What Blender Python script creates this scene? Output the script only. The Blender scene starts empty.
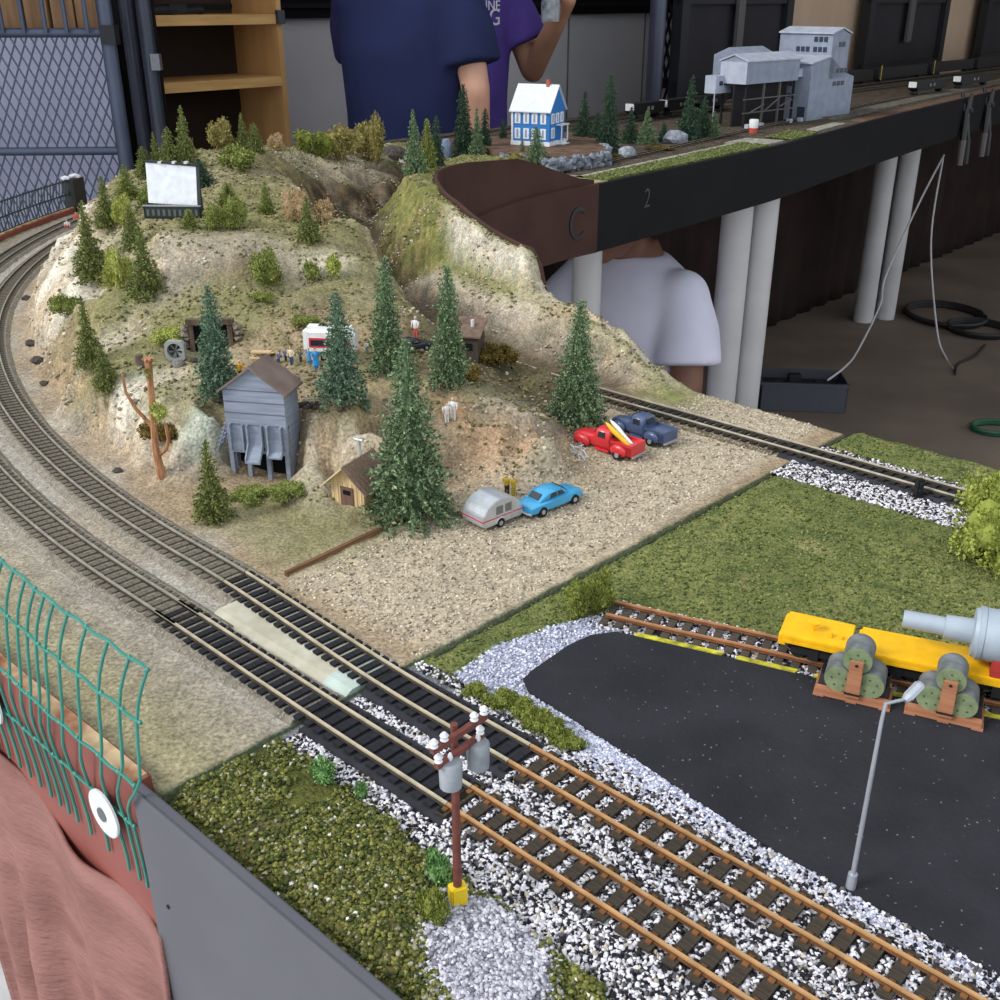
import bpy, bmesh, math, random
import numpy as np
from math import radians as R, sin, cos, pi, hypot, atan2, sqrt
from mathutils import Vector, Matrix, noise, geometry

SC = bpy.context.scene
COL = SC.collection
Z0 = 1.045            # height of the layout's rail top above the floor
H = .355              # camera above the rail top
F = 1065.
P = R(25.2)
CX, CY = .82, 1.80    # centre of the corner module's curves
A = R(-42.2)
ax, ay = cos(A), sin(A)
bx, by = -ay, ax
G = -.007             # scenery ground below the rail top
FL = -Z0

def ray(u, v):
    x = (u - 500) / F; y = (500 - v) / F
    return x, cos(P) + y * sin(P), -sin(P) + y * cos(P)
def W(u, v, z=G):                 # point at height z seen at photo position u, v
    r = ray(u, v); t = (z - H) / r[2]
    return Vector((r[0] * t, r[1] * t, z + Z0))
def WY(u, v, y):                  # point at distance y
    r = ray(u, v); t = y / r[1]
    return Vector((r[0] * t, y, H + r[2] * t + Z0))
def ST(s, t, z=0.):
    return Vector((s * ax + t * bx, s * ay + t * by, z + Z0))
def PO(phi, rho, z=0.):
    return Vector((CX + rho * cos(R(phi)), CY + rho * sin(R(phi)), z + Z0))
def to_st(p):
    return p[0] * ax + p[1] * ay, p[0] * bx + p[1] * by

# ---------------------------------------------------------------- materials
def lin(c):
    return tuple(((x / 255.) / 12.92 if x / 255. <= .04045 else ((x / 255. + .055) / 1.055) ** 2.4) for x in c) + (1.,)
MATS = {}
def pm(name, c1, c2=None, scale=60., rough=.7, metal=0., bump=0., bscale=None, speck=None, spscale=200., spfrac=.35, alpha=1., coat=0., stretch=None):
    """procedural material: two noise-mixed colours, optional speckles and bump"""
    if name in MATS: return MATS[name]
    m = bpy.data.materials.new(name); m.use_nodes = True
    nt = m.node_tree; N = nt.nodes; L = nt.links
    b = N['Principled BSDF']
    b.inputs['Roughness'].default_value = rough; b.inputs['Metallic'].default_value = metal
    b.inputs['Coat Weight'].default_value = coat
    if rough >= .65: b.inputs['Specular IOR Level'].default_value = .2
    tc = N.new('ShaderNodeTexCoord'); src = tc.outputs['Object']
    if stretch:
        mp = N.new('ShaderNodeMapping'); mp.inputs['Scale'].default_value = stretch
        L.new(src, mp.inputs['Vector']); src = mp.outputs['Vector']
    c2 = c2 or tuple(min(255, int(x * .86)) for x in c1)
    nz = N.new('ShaderNodeTexNoise'); nz.inputs['Scale'].default_value = scale; nz.inputs['Detail'].default_value = 6
    L.new(src, nz.inputs['Vector'])
    cr = N.new('ShaderNodeValToRGB')
    cr.color_ramp.elements[0].position = .35; cr.color_ramp.elements[0].color = lin(c2)
    cr.color_ramp.elements[1].position = .65; cr.color_ramp.elements[1].color = lin(c1)
    L.new(nz.outputs['Fac'], cr.inputs['Fac']); out = cr.outputs['Color']
    if speck:
        vo = N.new('ShaderNodeTexVoronoi'); vo.inputs['Scale'].default_value = spscale
        L.new(src, vo.inputs['Vector'])
        sx = N.new('ShaderNodeSeparateColor'); L.new(vo.outputs['Color'], sx.inputs['Color'])
        gt = N.new('ShaderNodeMath'); gt.operation = 'LESS_THAN'; gt.inputs[1].default_value = spfrac
        L.new(sx.outputs['Red'], gt.inputs[0])
        mx = N.new('ShaderNodeMix'); mx.data_type = 'RGBA'
        L.new(gt.outputs[0], mx.inputs[0]); L.new(out, mx.inputs[6]); mx.inputs[7].default_value = lin(speck)
        out = mx.outputs[2]
    L.new(out, b.inputs['Base Color'])
    if bump:
        n2 = N.new('ShaderNodeTexNoise'); n2.inputs['Scale'].default_value = bscale or scale * 3; n2.inputs['Detail'].default_value = 5
        L.new(src, n2.inputs['Vector'])
        bp = N.new('ShaderNodeBump'); bp.inputs['Strength'].default_value = bump; bp.inputs['Distance'].default_value = .002
        L.new(n2.outputs['Fac'], bp.inputs['Height']); L.new(bp.outputs['Normal'], b.inputs['Normal'])
    if alpha < 1: b.inputs['Alpha'].default_value = alpha
    MATS[name] = m; return m
def colattr(name, rough=.95, nscale=90., namp=.35, sscale=450., samp=.5, bump=.6, bscale=350., tint=None):
    """material whose colour comes from the mesh's own colour attribute, broken up by noise and grain"""
    if name in MATS: return MATS[name]
    m = bpy.data.materials.new(name); m.use_nodes = True
    nt = m.node_tree; N = nt.nodes; L = nt.links; b = N['Principled BSDF']
    b.inputs['Roughness'].default_value = rough; b.inputs['Specular IOR Level'].default_value = .15
    at = N.new('ShaderNodeAttribute'); at.attribute_name = 'Col'; out = at.outputs['Color']
    tc = N.new('ShaderNodeTexCoord')
    def mul(out, fac_socket, lo, hi):
        mr = N.new('ShaderNodeMapRange'); mr.inputs[1].default_value = .3; mr.inputs[2].default_value = .7
        mr.inputs[3].default_value = lo; mr.inputs[4].default_value = hi
        L.new(fac_socket, mr.inputs[0])
        vm = N.new('ShaderNodeVectorMath'); vm.operation = 'SCALE'
        L.new(out, vm.inputs[0]); L.new(mr.outputs[0], vm.inputs['Scale']); return vm.outputs[0]
    if namp:
        n1 = N.new('ShaderNodeTexNoise'); n1.inputs['Scale'].default_value = nscale; n1.inputs['Detail'].default_value = 6
        L.new(tc.outputs['Object'], n1.inputs['Vector']); out = mul(out, n1.outputs['Fac'], 1 - namp, 1 + namp)
    if samp:
        n2 = N.new('ShaderNodeTexNoise'); n2.inputs['Scale'].default_value = sscale; n2.inputs['Detail'].default_value = 3
        L.new(tc.outputs['Object'], n2.inputs['Vector']); out = mul(out, n2.outputs['Fac'], 1 - samp, 1 + samp)
    if tint:
        vm = N.new('ShaderNodeVectorMath'); vm.operation = 'MULTIPLY'; L.new(out, vm.inputs[0]); vm.inputs[1].default_value = lin(tint)[:3]; out = vm.outputs[0]
    L.new(out, b.inputs['Base Color'])
    if bump:
        n3 = N.new('ShaderNodeTexNoise'); n3.inputs['Scale'].default_value = bscale; n3.inputs['Detail'].default_value = 4
        L.new(tc.outputs['Object'], n3.inputs['Vector'])
        bp = N.new('ShaderNodeBump'); bp.inputs['Strength'].default_value = bump; bp.inputs['Distance'].default_value = .003
        L.new(n3.outputs['Fac'], bp.inputs['Height']); L.new(bp.outputs['Normal'], b.inputs['Normal'])
    MATS[name] = m; return m
def pl(name, c, rough=.55, metal=0., var=.93):     # plain painted material with slight variation
    return pm(name, c, tuple(int(x * var) for x in c), 120., rough, metal)

# ---------------------------------------------------------------- mesh collector
def _ico(sub):
    bm = bmesh.new(); bmesh.ops.create_icosphere(bm, subdivisions=sub, radius=1.)
    v = np.array([x.co[:] for x in bm.verts]); f = [[q.index for q in p.verts] for p in bm.faces]; bm.free(); return v, f
ICO = {1: _ico(1), 2: _ico(2), 3: _ico(3)}
class MB:
    def __init__(s): s.v = []; s.f = []; s.m = []; s.mi = 0; s.M = Matrix.Identity(4)
    def add(s, vs, fs):
        o = len(s.v)
        s.v += [tuple(s.M @ Vector(p)) for p in vs]
        s.f += [tuple(i + o for i in f) for f in fs]; s.m += [s.mi] * len(fs); return s
    def hexa(s, p):                      # 8 points: bottom ring then top ring
        return s.add(p, [(3, 2, 1, 0), (4, 5, 6, 7), (0, 1, 5, 4), (1, 2, 6, 5), (2, 3, 7, 6), (3, 0, 4, 7)])
    def box(s, x0, x1, y0, y1, z0, z1):
        return s.hexa([(x0, y0, z0), (x1, y0, z0), (x1, y1, z0), (x0, y1, z0), (x0, y0, z1), (x1, y0, z1), (x1, y1, z1), (x0, y1, z1)])
    def prism(s, poly, z0, z1):
        n = len(poly)
        return s.add([(x, y, z0) for x, y in poly] + [(x, y, z1) for x, y in poly],
                     [tuple(range(n))[::-1], tuple(range(n, 2 * n))] + [(i, (i + 1) % n, n + (i + 1) % n, n + i) for i in range(n)])
    def extrude(s, poly, axis, a0, a1):  # poly in the two other axes
        def p(q, a): return (a, q[0], q[1]) if axis == 'x' else (q[0], a, q[1])
        n = len(poly)
        return s.add([p(q, a0) for q in poly] + [p(q, a1) for q in poly],
                     [tuple(range(n))[::-1], tuple(range(n, 2 * n))] + [(i, (i + 1) % n, n + (i + 1) % n, n + i) for i in range(n)])
    def loft(s, secs, caps=True):
        n = len(secs[0]); vs = [p for q in secs for p in q]; fs = []
        for k in range(len(secs) - 1):
            for i in range(n):
                j = (i + 1) % n; fs.append((k * n + i, k * n + j, (k + 1) * n + j, (k + 1) * n + i))
        if caps: fs += [tuple(range(n))[::-1], tuple(range((len(secs) - 1) * n, len(secs) * n))]
        return s.add(vs, fs)
    def tube(s, pts, r, n=8, caps=True):
        pts = [Vector(p) for p in pts]; rs = r if isinstance(r, (list, tuple)) else [r] * len(pts)
        secs = []; ref = None
        for i, p in enumerate(pts):
            d = (pts[min(i + 1, len(pts) - 1)] - pts[max(i - 1, 0)])
            d = d.normalized() if d.length > 1e-9 else Vector((0, 0, 1))
            if ref is None:
                ref = Vector((0, 0, 1)) if abs(d.z) < .9 else Vector((1, 0, 0))
            x = d.cross(ref); x.normalize(); y = x.cross(d); ref = y.normalized() if y.length > 0 else ref
            ref = y
            secs.append([tuple(p + (x * cos(2 * pi * k / n) + y * sin(2 * pi * k / n)) * rs[i]) for k in range(n)])
        return s.loft(secs, caps)
    def cyl(s, p0, p1, r0, r1=None, n=12): return s.tube([p0, p1], [r0, r0 if r1 is None else r1], n)
    def lathe(s, prof, n=16, c=(0, 0, 0)):
        return s.loft([[(c[0] + r * cos(2 * pi * k / n), c[1] + r * sin(2 * pi * k / n), c[2] + z) for k in range(n)] for r, z in prof])
    def ico(s, c, r, sub=1, jit=0., rng=None, rot=None):
        v, f = ICO[sub]; r = r if isinstance(r, (list, tuple)) else (r, r, r); out = []
        for p in v:
            k = 1 + (rng.uniform(-jit, jit) if jit else 0)
            q = Vector((p[0] * r[0] * k, p[1] * r[1] * k, p[2] * r[2] * k))
            if rot: q = rot @ q
            out.append((c[0] + q[0], c[1] + q[1], c[2] + q[2]))
        return s.add(out, f)
    def build(s, name, mats, parent=None, smooth=False, loc=None, bevel=0.):
        me = bpy.data.meshes.new(name); me.from_pydata(s.v, [], s.f)
        for m in (mats if isinstance(mats, (list, tuple)) else [mats]): me.materials.append(m)
        me.polygons.foreach_set('material_index', s.m)
        bm = bmesh.new(); bm.from_mesh(me); bmesh.ops.recalc_face_normals(bm, faces=bm.faces)
        if bevel: bmesh.ops.bevel(bm, geom=bm.edges[:], offset=bevel, segments=2, affect='EDGES', clamp_overlap=True)
        bm.to_mesh(me); bm.free()
        if smooth:
            me.polygons.foreach_set('use_smooth', [True] * len(me.polygons))
            try: me.set_sharp_from_angle(angle=R(40))
            except Exception: pass
        return link(name, me, parent, loc)
def link(name, me, parent=None, loc=None):
    o = bpy.data.objects.new(name, me); COL.objects.link(o)
    if parent: o.parent = parent
    if loc is not None: o.location = loc
    return o
def tag(o, label, cat, group=None, kind=None):
    o['label'] = label
    if kind != 'structure': o['category'] = cat
    if group: o['group'] = group
    if kind: o['kind'] = kind
    return o
def thing(name, label, cat, loc=(0, 0, 0), rz=0., group=None, scale=None):
    o = bpy.data.objects.new(name, None); COL.objects.link(o); o.empty_display_size = .01
    o.location = loc; o.rotation_euler = (0, 0, rz)
    if scale is not None: o.scale = scale if isinstance(scale, (list, tuple)) else (scale,) * 3
    return tag(o, label, cat, group)
def struct(o): o['kind'] = 'structure'; return o
def dup(root, loc, rz, label, group=None, scale=None):
    r = root.copy(); COL.objects.link(r); r.location = loc; r.rotation_euler = (0, 0, rz)
    r['label'] = label
    if group: r['group'] = group
    if scale is not None: r.scale = scale if isinstance(scale, (list, tuple)) else (scale,) * 3
    for ch in list(root.children):
        c = ch.copy(); COL.objects.link(c); c.parent = r
        for g in ch.children:
            d = g.copy(); COL.objects.link(d); d.parent = c
    return r
def npmesh(name, v, f, mat, colors=None, parent=None, loc=None, smooth=False):
    """mesh from numpy arrays; colors per vertex (linear rgb)"""
    me = bpy.data.meshes.new(name)
    v = np.asarray(v, dtype=np.float32); f = np.asarray(f, dtype=np.int32)
    me.vertices.add(len(v)); me.vertices.foreach_set('co', v.ravel())
    k = f.shape[1]; me.loops.add(f.size); me.loops.foreach_set('vertex_index', f.ravel())
    me.polygons.add(len(f)); me.polygons.foreach_set('loop_start', np.arange(0, f.size, k, dtype=np.int32))
    me.polygons.foreach_set('loop_total', np.full(len(f), k, dtype=np.int32))
    me.update(calc_edges=True)
    if colors is not None:
        c = np.ones((len(v), 4), dtype=np.float32); c[:, :3] = colors
        at = me.color_attributes.new('Col', 'FLOAT_COLOR', 'POINT'); at.data.foreach_set('color', c.ravel())
    if smooth: me.polygons.foreach_set('use_smooth', np.ones(len(f), dtype=bool))
    me.materials.append(mat); me.validate()
    return link(name, me, parent, loc)
def lc(c): return np.array(lin(c)[:3])

rnd = random.Random(7)
nprng = np.random.default_rng(5)
def stones(name, pts, size, cols, mat, squash=.75, parent=None, jit=.25, sub=1):
    """many small lumps (each a distorted icosphere) as one mesh"""
    bv, bf = ICO[sub]; bf = np.array(bf); n = len(pts); k = len(bv)
    pts = np.asarray(pts); sz = size[0] + (size[1] - size[0]) * nprng.random(n)
    ang = nprng.random(n) * 2 * pi; tilt = (nprng.random(n) - .5) * 1.6
    V = np.repeat(bv[None], n, 0) * (1 + (nprng.random((n, k, 1)) - .5) * 2 * jit)
    V = V * np.stack([1 + .5 * nprng.random(n), .7 + .4 * nprng.random(n), np.full(n, squash)], -1)[:, None, :]
    ct, st_ = np.cos(tilt)[:, None], np.sin(tilt)[:, None]
    x, z = V[..., 0] * ct - V[..., 2] * st_, V[..., 0] * st_ + V[..., 2] * ct
    ca, sa = np.cos(ang)[:, None], np.sin(ang)[:, None]
    V = np.stack([x * ca - V[..., 1] * sa, x * sa + V[..., 1] * ca, z], -1) * sz[:, None, None] + pts[:, None, :]
    Fc = (bf[None] + (np.arange(n) * k)[:, None, None]).reshape(-1, 3)
    cl = np.array([lc(c) for c, w in cols]); wts = np.array([w for c, w in cols], float); wts /= wts.sum()
    ci = nprng.choice(len(cols), n, p=wts); cc = cl[ci] * (.8 + .4 * nprng.random((n, 1)))
    return npmesh(name, V.reshape(-1, 3), Fc, mat, np.repeat(cc, k, 0), parent)
STONE = lambda: colattr('loose_stone', .85, namp=0., samp=.25, sscale=900., bump=0.)
# ================================================================ corner module terrain
CC = dict(g=(126, 120, 84), d=(150, 131, 106), r=(205, 195, 176), o=(182, 142, 110), b=(92, 80, 64), l=(160, 153, 142),
          v=(172, 158, 136), t=(176, 187, 172), m=(114, 116, 66), k=(66, 56, 46), y=(148, 139, 110), s=(150, 140, 124), p=(182, 170, 152), w=(228, 222, 208))
CP = []
def cp(p, c): CP.append((p.x, p.y, p.z - Z0, c))
def pz(u, v, z, c): cp(W(u, v, z), c)
def py(u, v, y, c): cp(WY(u, v, y), c)
def pr(phi, rho, z, c): cp(PO(phi, rho, z), c)
def ps(s, t, z, c): cp(ST(s, t, z), c)
def interp(tab, x):
    if x <= tab[0][0]: return tab[0][1]
    for (a, fa), (b, fb) in zip(tab, tab[1:]):
        if x <= b: return fa + (fb - fa) * (x - a) / (b - a)
    return tab[-1][1]
RIN = [(137.8, .84), (160, .875), (180, .92), (200, .945), (215, .945), (227.8, .985), (240, 1.0)]
SBF = lambda t: -.4085 + (t - .2) * .045      # joint between the two boards
SC_ = CX * ax + CY * ay       # s of the tangent point, about -.602
TC = CX * bx + CY * by
def q2phi(s): return 227.8 + (s - SC_) / 1.3 * 57.3
# outer flat with the two main lines
for phi in list(range(137, 228, 6)) + [227.8]:
    for rho, c in ((1.72, 'y'), (1.66, 'y'), (1.622, 's'), (1.605, 'l'), (1.562, 'l'), (1.515, 'l'), (1.50, 'd')): pr(phi, rho, G, c)
for s in (-.6, -.55, -.5, -.45, -.40, -.38):
    for t, c in ((.165, 'y'), (.225, 'y'), (.262, 's'), (.28, 'l'), (.323, 'l'), (.368, 'd')): ps(s, t, G, c)
# cliff along the inner side of the middle line
for phi, rb, rl, z in ((137.8, 1.47, 1.44, .03), (146, 1.47, 1.44, .04), (155, 1.48, 1.45, .05), (165, 1.487, 1.458, .064), (175, 1.490, 1.470, .074), (184, 1.492, 1.475, .071), (192, 1.490, 1.469, .06),
                       (200, 1.486, 1.457, .05), (207, 1.485, 1.452, .045), (213, 1.482, 1.455, .04), (218, 1.483, 1.462, .036)):
    pr(phi, rb, G, 'd'); pr(phi, rl, z, 'w'); pr(phi, (rb + rl) / 2 + .002, z * .55, 'r'); pr(phi, rl - .035, z + .007, 'p' if phi > 180 else 'g')
# flat ground in front of the cliff
for u, v, c in ((180, 520, 'd'), (150, 487, 'd'), (225, 525, 'y'), (250, 545, 'y'), (300, 550, 'g'), (330, 530, 'g'), (260, 500, 'g'), (210, 500, 'd'), (350, 525, 'g')): pz(u, v, G, c)
for u, v in ((135, 458), (165, 472), (200, 482), (220, 481), (230, 472), (238, 461), (266, 459), (294, 462), (304, 480), (335, 482), (372, 478)): pz(u, v, G, 'd')
for u, v, z, c in ((110, 398, .034, 'w'), (135, 412, .036, 'r'), (165, 424, .040, 'w'), (190, 416, .042, 't'), (215, 412, .043, 't'), (224, 412, .043, 'r'), (238, 405, .0435, 'd'), (266, 403, .045, 'd'), (296, 406, .046, 'd'), (307, 419, .047, 's'), (345, 421, .047, 'p'), (385, 428, .045, 'd'),
                   (115, 420, .016, 'w'), (140, 438, .015, 'r'), (168, 452, .015, 'r'), (200, 446, .018, 't'), (222, 446, .018, 's'), (310, 450, .022, 'p'), (345, 448, .022, 'w'), (378, 450, .02, 'r')): pz(u, v, z, c)
for u, v, z, c in ((75, 362, .044, 'y'), (110, 380, .042, 'g'), (150, 392, .045, 'g'), (190, 395, .046, 'g'), (240, 388, .047, 'y'), (300, 390, .049, 'd'), (350, 408, .049, 'g'), (150, 365, .048, 'g'), (190, 358, .05, 'g'), (205, 352, .05, 's'),
                   (240, 362, .05, 'd'), (280, 362, .05, 'd'), (320, 362, .05, 'd'), (365, 360, .05, 'd'), (300, 380, .05, 'd'), (350, 385, .05, 'd'), (400, 385, .048, 'd'), (440, 388, .046, 'd'), (380, 372, .05, 'g'), (390, 395, .048, 'd'),
                   (420, 358, .048, 'b'), (455, 360, .045, 'b'), (482, 366, .034, 'b'), (430, 340, .045, 'b'), (400, 345, .05, 'd')): pz(u, v, z, c)
# slope, rock band, upper terrace and crest, as (distance) columns
for u, v, y, c in ((100, 360, .97, 'g'), (100, 330, 1.03, 'g'), (100, 300, 1.10, 'g'), (100, 255, 1.2, 'y'), (100, 215, 1.36, 's'), (105, 190, 1.5, 'g'), (115, 178, 1.58, 'g'), (80, 300, 1.12, 'g'), (80, 260, 1.22, 'p'), (85, 225, 1.34, 'p'),
                   (140, 320, 1.03, 'g'), (140, 295, 1.09, 'g'), (140, 250, 1.16, 'y'), (140, 215, 1.33, 'g'), (140, 185, 1.52, 'g'), (140, 168, 1.64, 'g'),
                   (165, 330, 1.0, 'g'), (165, 290, 1.075, 'p'), (165, 262, 1.095, 'p'), (165, 236, 1.115, 'p'), (170, 228, 1.16, 'g'), (180, 205, 1.28, 'g'), (180, 180, 1.42, 'g'), (185, 162, 1.58, 'g'), (190, 152, 1.7, 'g'),
                   (205, 325, 1.0, 'g'), (205, 288, 1.075, 'g'), (208, 262, 1.095, 's'), (208, 238, 1.12, 's'), (212, 230, 1.17, 'g'), (215, 205, 1.29, 'g'), (220, 180, 1.43, 'y'), (225, 160, 1.6, 'y'), (235, 148, 1.74, 'g'),
                   (245, 320, 1.01, 'g'), (245, 290, 1.07, 'g'), (248, 262, 1.095, 'b'), (250, 236, 1.13, 's'), (252, 228, 1.18, 'g'), (255, 210, 1.28, 'g'), (262, 185, 1.43, 'g'), (270, 165, 1.58, 'g'), (280, 150, 1.75, 'g'),
                   (285, 325, 1.0, 'd'), (285, 305, 1.045, 'g'), (288, 285, 1.08, 'y'), (292, 258, 1.11, 's'), (296, 240, 1.135, 'g'), (298, 222, 1.22, 'g'), (300, 205, 1.34, 'g'), (298, 188, 1.45, 'y'), (285, 172, 1.55, 'b'),
                   (320, 325, 1.0, 'd'), (320, 305, 1.04, 'b'), (322, 285, 1.075, 'g'), (328, 262, 1.105, 'r'), (332, 246, 1.13, 'g'), (335, 230, 1.2, 'g'), (332, 215, 1.29, 'g'),
                   (350, 330, .99, 'd'), (352, 300, 1.045, 'g'), (355, 275, 1.09, 'g'), (360, 256, 1.125, 'y'), (362, 240, 1.2, 'g'), (352, 219, 1.28, 'y'),
                   (380, 330, 1.0, 'd'), (382, 305, 1.05, 'g'), (384, 285, 1.1, 'g'), (385, 270, 1.165, 'y'), (380, 253, 1.2, 'g'), (371, 229, 1.27, 'y'), (405, 325, 1.03, 'd'), (405, 305, 1.08, 'g')): py(u, v, y, c)
# the gorge: near edge drops to the inner line, far wall of carved brown plaster, plateau behind
for u, v, y in ((398, 292, 1.17), (392, 270, 1.2), (388, 252, 1.245)): pz(u, v, G + .002, 'b')
for phi in (137.8, 144, 150, 156, 162, 168, 174, 180, 186, 192, 198, 204, 210, 216, 222, 227.8):
    for rho, c in ((1.098, 'b'), (1.07, 's'), (1.042, 'b')):
        pr(phi, rho, G, c)
for phi, z in ((207, .012), (212, .026), (216, .027), (220, .026), (224, .024), (226.3, .017)):
    pr(phi, 1.103, z, 'b'); pr(phi, 1.115, z * .9, 'b'); pr(phi, 1.092, G, 'b')
for u, v, y, c in ((312, 205, 1.62, 'k'), (340, 222, 1.68, 'k'), (365, 228, 1.75, 'k')): pz(u, v - 4, .02, 'k')
for u, v, y, c in ((310, 188, 1.80, 'k'), (330, 205, 1.86, 'k'), (350, 214, 1.90, 'k'), (375, 216, 1.95, 'k'), (396, 205, 2.02, 'k'),
                   (322, 182, 1.86, 'b'), (345, 186, 1.93, 'b'), (365, 187, 1.98, 'b'), (385, 184, 2.04, 'b'), (402, 176, 2.12, 'b'),
                   (312, 170, 1.92, 's'), (340, 168, 2.02, 's'), (365, 166, 2.10, 's'), (385, 164, 2.16, 'k'), (405, 163, 2.22, 'k'),
                   (300, 158, 1.95, 's'), (330, 157, 2.1, 's'), (360, 156, 2.2, 's'), (300, 150, 2.05, 'y'), (335, 150, 2.2, 'y'), (375, 152, 2.3, 'y'), (410, 158, 2.4, 'g')): py(u, v, y, c)
for phi, rho, z in ((150, 1.25, .03), (144, 1.25, .02), (138, 1.25, .01), (150, 1.38, .05), (144, 1.38, .04), (138, 1.38, .03), (158, 1.4, .075), (165, 1.4, .09), (173, 1.38, .1)): pr(phi, rho, z, 'g')
# bank of dirt between the lot and the inner line
for u, v, z, c in ((450, 393, .046, 'd'), (475, 394, .045, 'y'), (502, 398, .043, 's'), (530, 412, .038, 's'), (550, 428, .03, 's'), (562, 447, .016, 'p'),
                   (452, 412, .036, 'o'), (480, 414, .034, 'o'), (510, 424, .026, 'o'), (538, 440, .016, 'o'), (556, 455, .006, 'p'), (446, 424, .03, 'd'), (480, 432, .017, 'd'), (515, 447, .005, 'd'), (545, 464, G, 'd'), (566, 470, G, 'd'), (578, 455, G, 'd'),
                   (505, 385, .012, 'b'), (535, 398, .006, 'b'), (568, 425, .002, 'b'), (585, 420, G, 'd'), (420, 430, .034, 'd'), (425, 450, .022, 'd'), (450, 455, .012, 'd'), (460, 480, G, 'd'), (420, 480, G, 'd'), (400, 500, G, 'd')): pz(u, v, z, c)
# gravel lot
for u, v in ((500, 490), (560, 485), (620, 460), (660, 440), (700, 430), (440, 530), (500, 560), (420, 590), (380, 620), (330, 590), (300, 580), (560, 540), (640, 500), (720, 465), (760, 455), (400, 560), (740, 445), (600, 515), (480, 600), (410, 630)): pz(u, v, G, 'v')
for s, t, c in ((-.405, .40, 'v'), (-.405, .5, 'v'), (-.405, .6, 'v'), (-.405, .7, 'v'), (-.405, .77, 'v'), (-.405, .8, 'l'), (-.405, .845, 'v'), (-.405, .91, 'v'), (-.55, .87, 'm'), (-.5, .86, 'v'), (-.5, .90, 'v'), (-.55, .91, 'y'), (-.60, .85, 'd')): ps(s, t, G, c)
# grassy ridge along the inner edge of the module
RTOP = [(137.8, .0), (141, .008), (150, .051), (155, .072), (163, .083), (170, .094), (180, .105), (192, .114), (201, .112), (206.5, .098), (211, .089), (214.4, .086), (215.6, .05), (216.5, .036), (219, .042), (221.5, .05), (225, .033), (227.5, .018), (230, .0), (240, -.006)]
for phi in (137.8, 141, 146, 150, 155, 160, 166, 172, 180, 188, 194, 200, 205, 209, 212, 214.4, 215.9, 218, 221.5, 225, 227.5):
    z = max(interp(RTOP, phi), G); ri = interp(RIN, phi); hi = phi < 215
    if 203 < phi < 215.6:      # rock slab standing on a grassy shelf
        pr(phi, 1.026, G, 'b'); pr(phi, 1.013, .020, 's'); pr(phi, 1.004, .032, 'p'); pr(phi, .982, .040, 'm'); pr(phi, .974, .044, 'm'); pr(phi, .966, .3 * .044 + .7 * z, 'w'); pr(phi, .958, z * .98, 'p'); pr(phi, ri, z * .95, 'm'); pr(phi, ri - .03, z * .93, 'm'); continue
    pr(phi, 1.026, G, 'b'); pr(phi, 1.008, G + .36 * (z - G), 's' if phi > 215 else 'm'); pr(phi, .985, G + .72 * (z - G), 'o' if 218 < phi < 224 else ('p' if phi > 215 else 'm'))
    pr(phi, max(.965, ri + .02), z * .98 + .001, 'm' if hi else 'y'); pr(phi, ri, z * .95, 'm' if hi else 'p'); pr(phi, ri - .03, z * .93, 'm')
for u, v, z, c in ((470, 292, .07, 'p'), (500, 285, .073, 'w'), (440, 270, .075, 'o'), (410, 268, .055, 'w')): pass

tri_v = [Vector((x, y)) for x, y, z, c in CP]
dv, de, df, ov, oe, of = geometry.delaunay_2d_cdt(tri_v, [], [], 0, 1e-5)
src = [o[0] for o in ov]
TZ = np.array([CP[i][2] for i in src]); TCOL = np.array([lc(CC[CP[i][3]]) for i in src]); TXY = np.array([v[:] for v in dv])
NR, NQ1, NQ2 = 196, 430, 56
qs = [('a', 137.8 + (227.8 - 137.8) * i / NQ1) for i in range(NQ1)] + [('s', SC_ + (-.402 - SC_) * i / NQ2) for i in range(NQ2 + 1)]  # straight part, stretched to the joint below
ROUTT = [(137.8, 1.628), (171, 1.631), (175, 1.635), (181, 1.644), (190, 1.652), (205, 1.672), (218, 1.686), (230, 1.686)]
ROUT = 1.686
gx = np.zeros((len(qs), NR)); gy = np.zeros_like(gx)
for i, (k, q) in enumerate(qs):
    phi = q if k == 'a' else q2phi(q)
    rr = np.linspace(interp(RIN, phi), interp(ROUTT, phi), NR)
    if k == 'a': gx[i] = CX + rr * cos(R(q)); gy[i] = CY + rr * sin(R(q))
    else:
        qq = SC_ + (q - SC_) / (-.402 - SC_) * (SBF(TC - rr) - SC_)
        gx[i] = qq * ax + (TC - rr) * bx; gy[i] = qq * ay + (TC - rr) * by
px_, py_ = gx.ravel(), gy.ravel()
gz = np.full(px_.shape, G); gc = np.tile(lc(CC['d']), (len(px_), 1))
for f in df:
    (x0, y0), (x1, y1), (x2, y2) = TXY[f[0]], TXY[f[1]], TXY[f[2]]
    det = (y1 - y2) * (x0 - x2) + (x2 - x1) * (y0 - y2)
    if abs(det) < 1e-12: continue
    m = np.nonzero((px_ >= min(x0, x1, x2)) & (px_ <= max(x0, x1, x2)) & (py_ >= min(y0, y1, y2)) & (py_ <= max(y0, y1, y2)))[0]
    if not len(m): continue
    a = ((y1 - y2) * (px_[m] - x2) + (x2 - x1) * (py_[m] - y2)) / det; b_ = ((y2 - y0) * (px_[m] - x2) + (x0 - x2) * (py_[m] - y2)) / det; c_ = 1 - a - b_
    ok = (a >= -1e-6) & (b_ >= -1e-6) & (c_ >= -1e-6); m = m[ok]; w3 = np.stack([a[ok], b_[ok], c_[ok]], -1)
    gz[m] = w3 @ TZ[list(f)]; gc[m] = w3 @ TCOL[list(f)]
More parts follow.
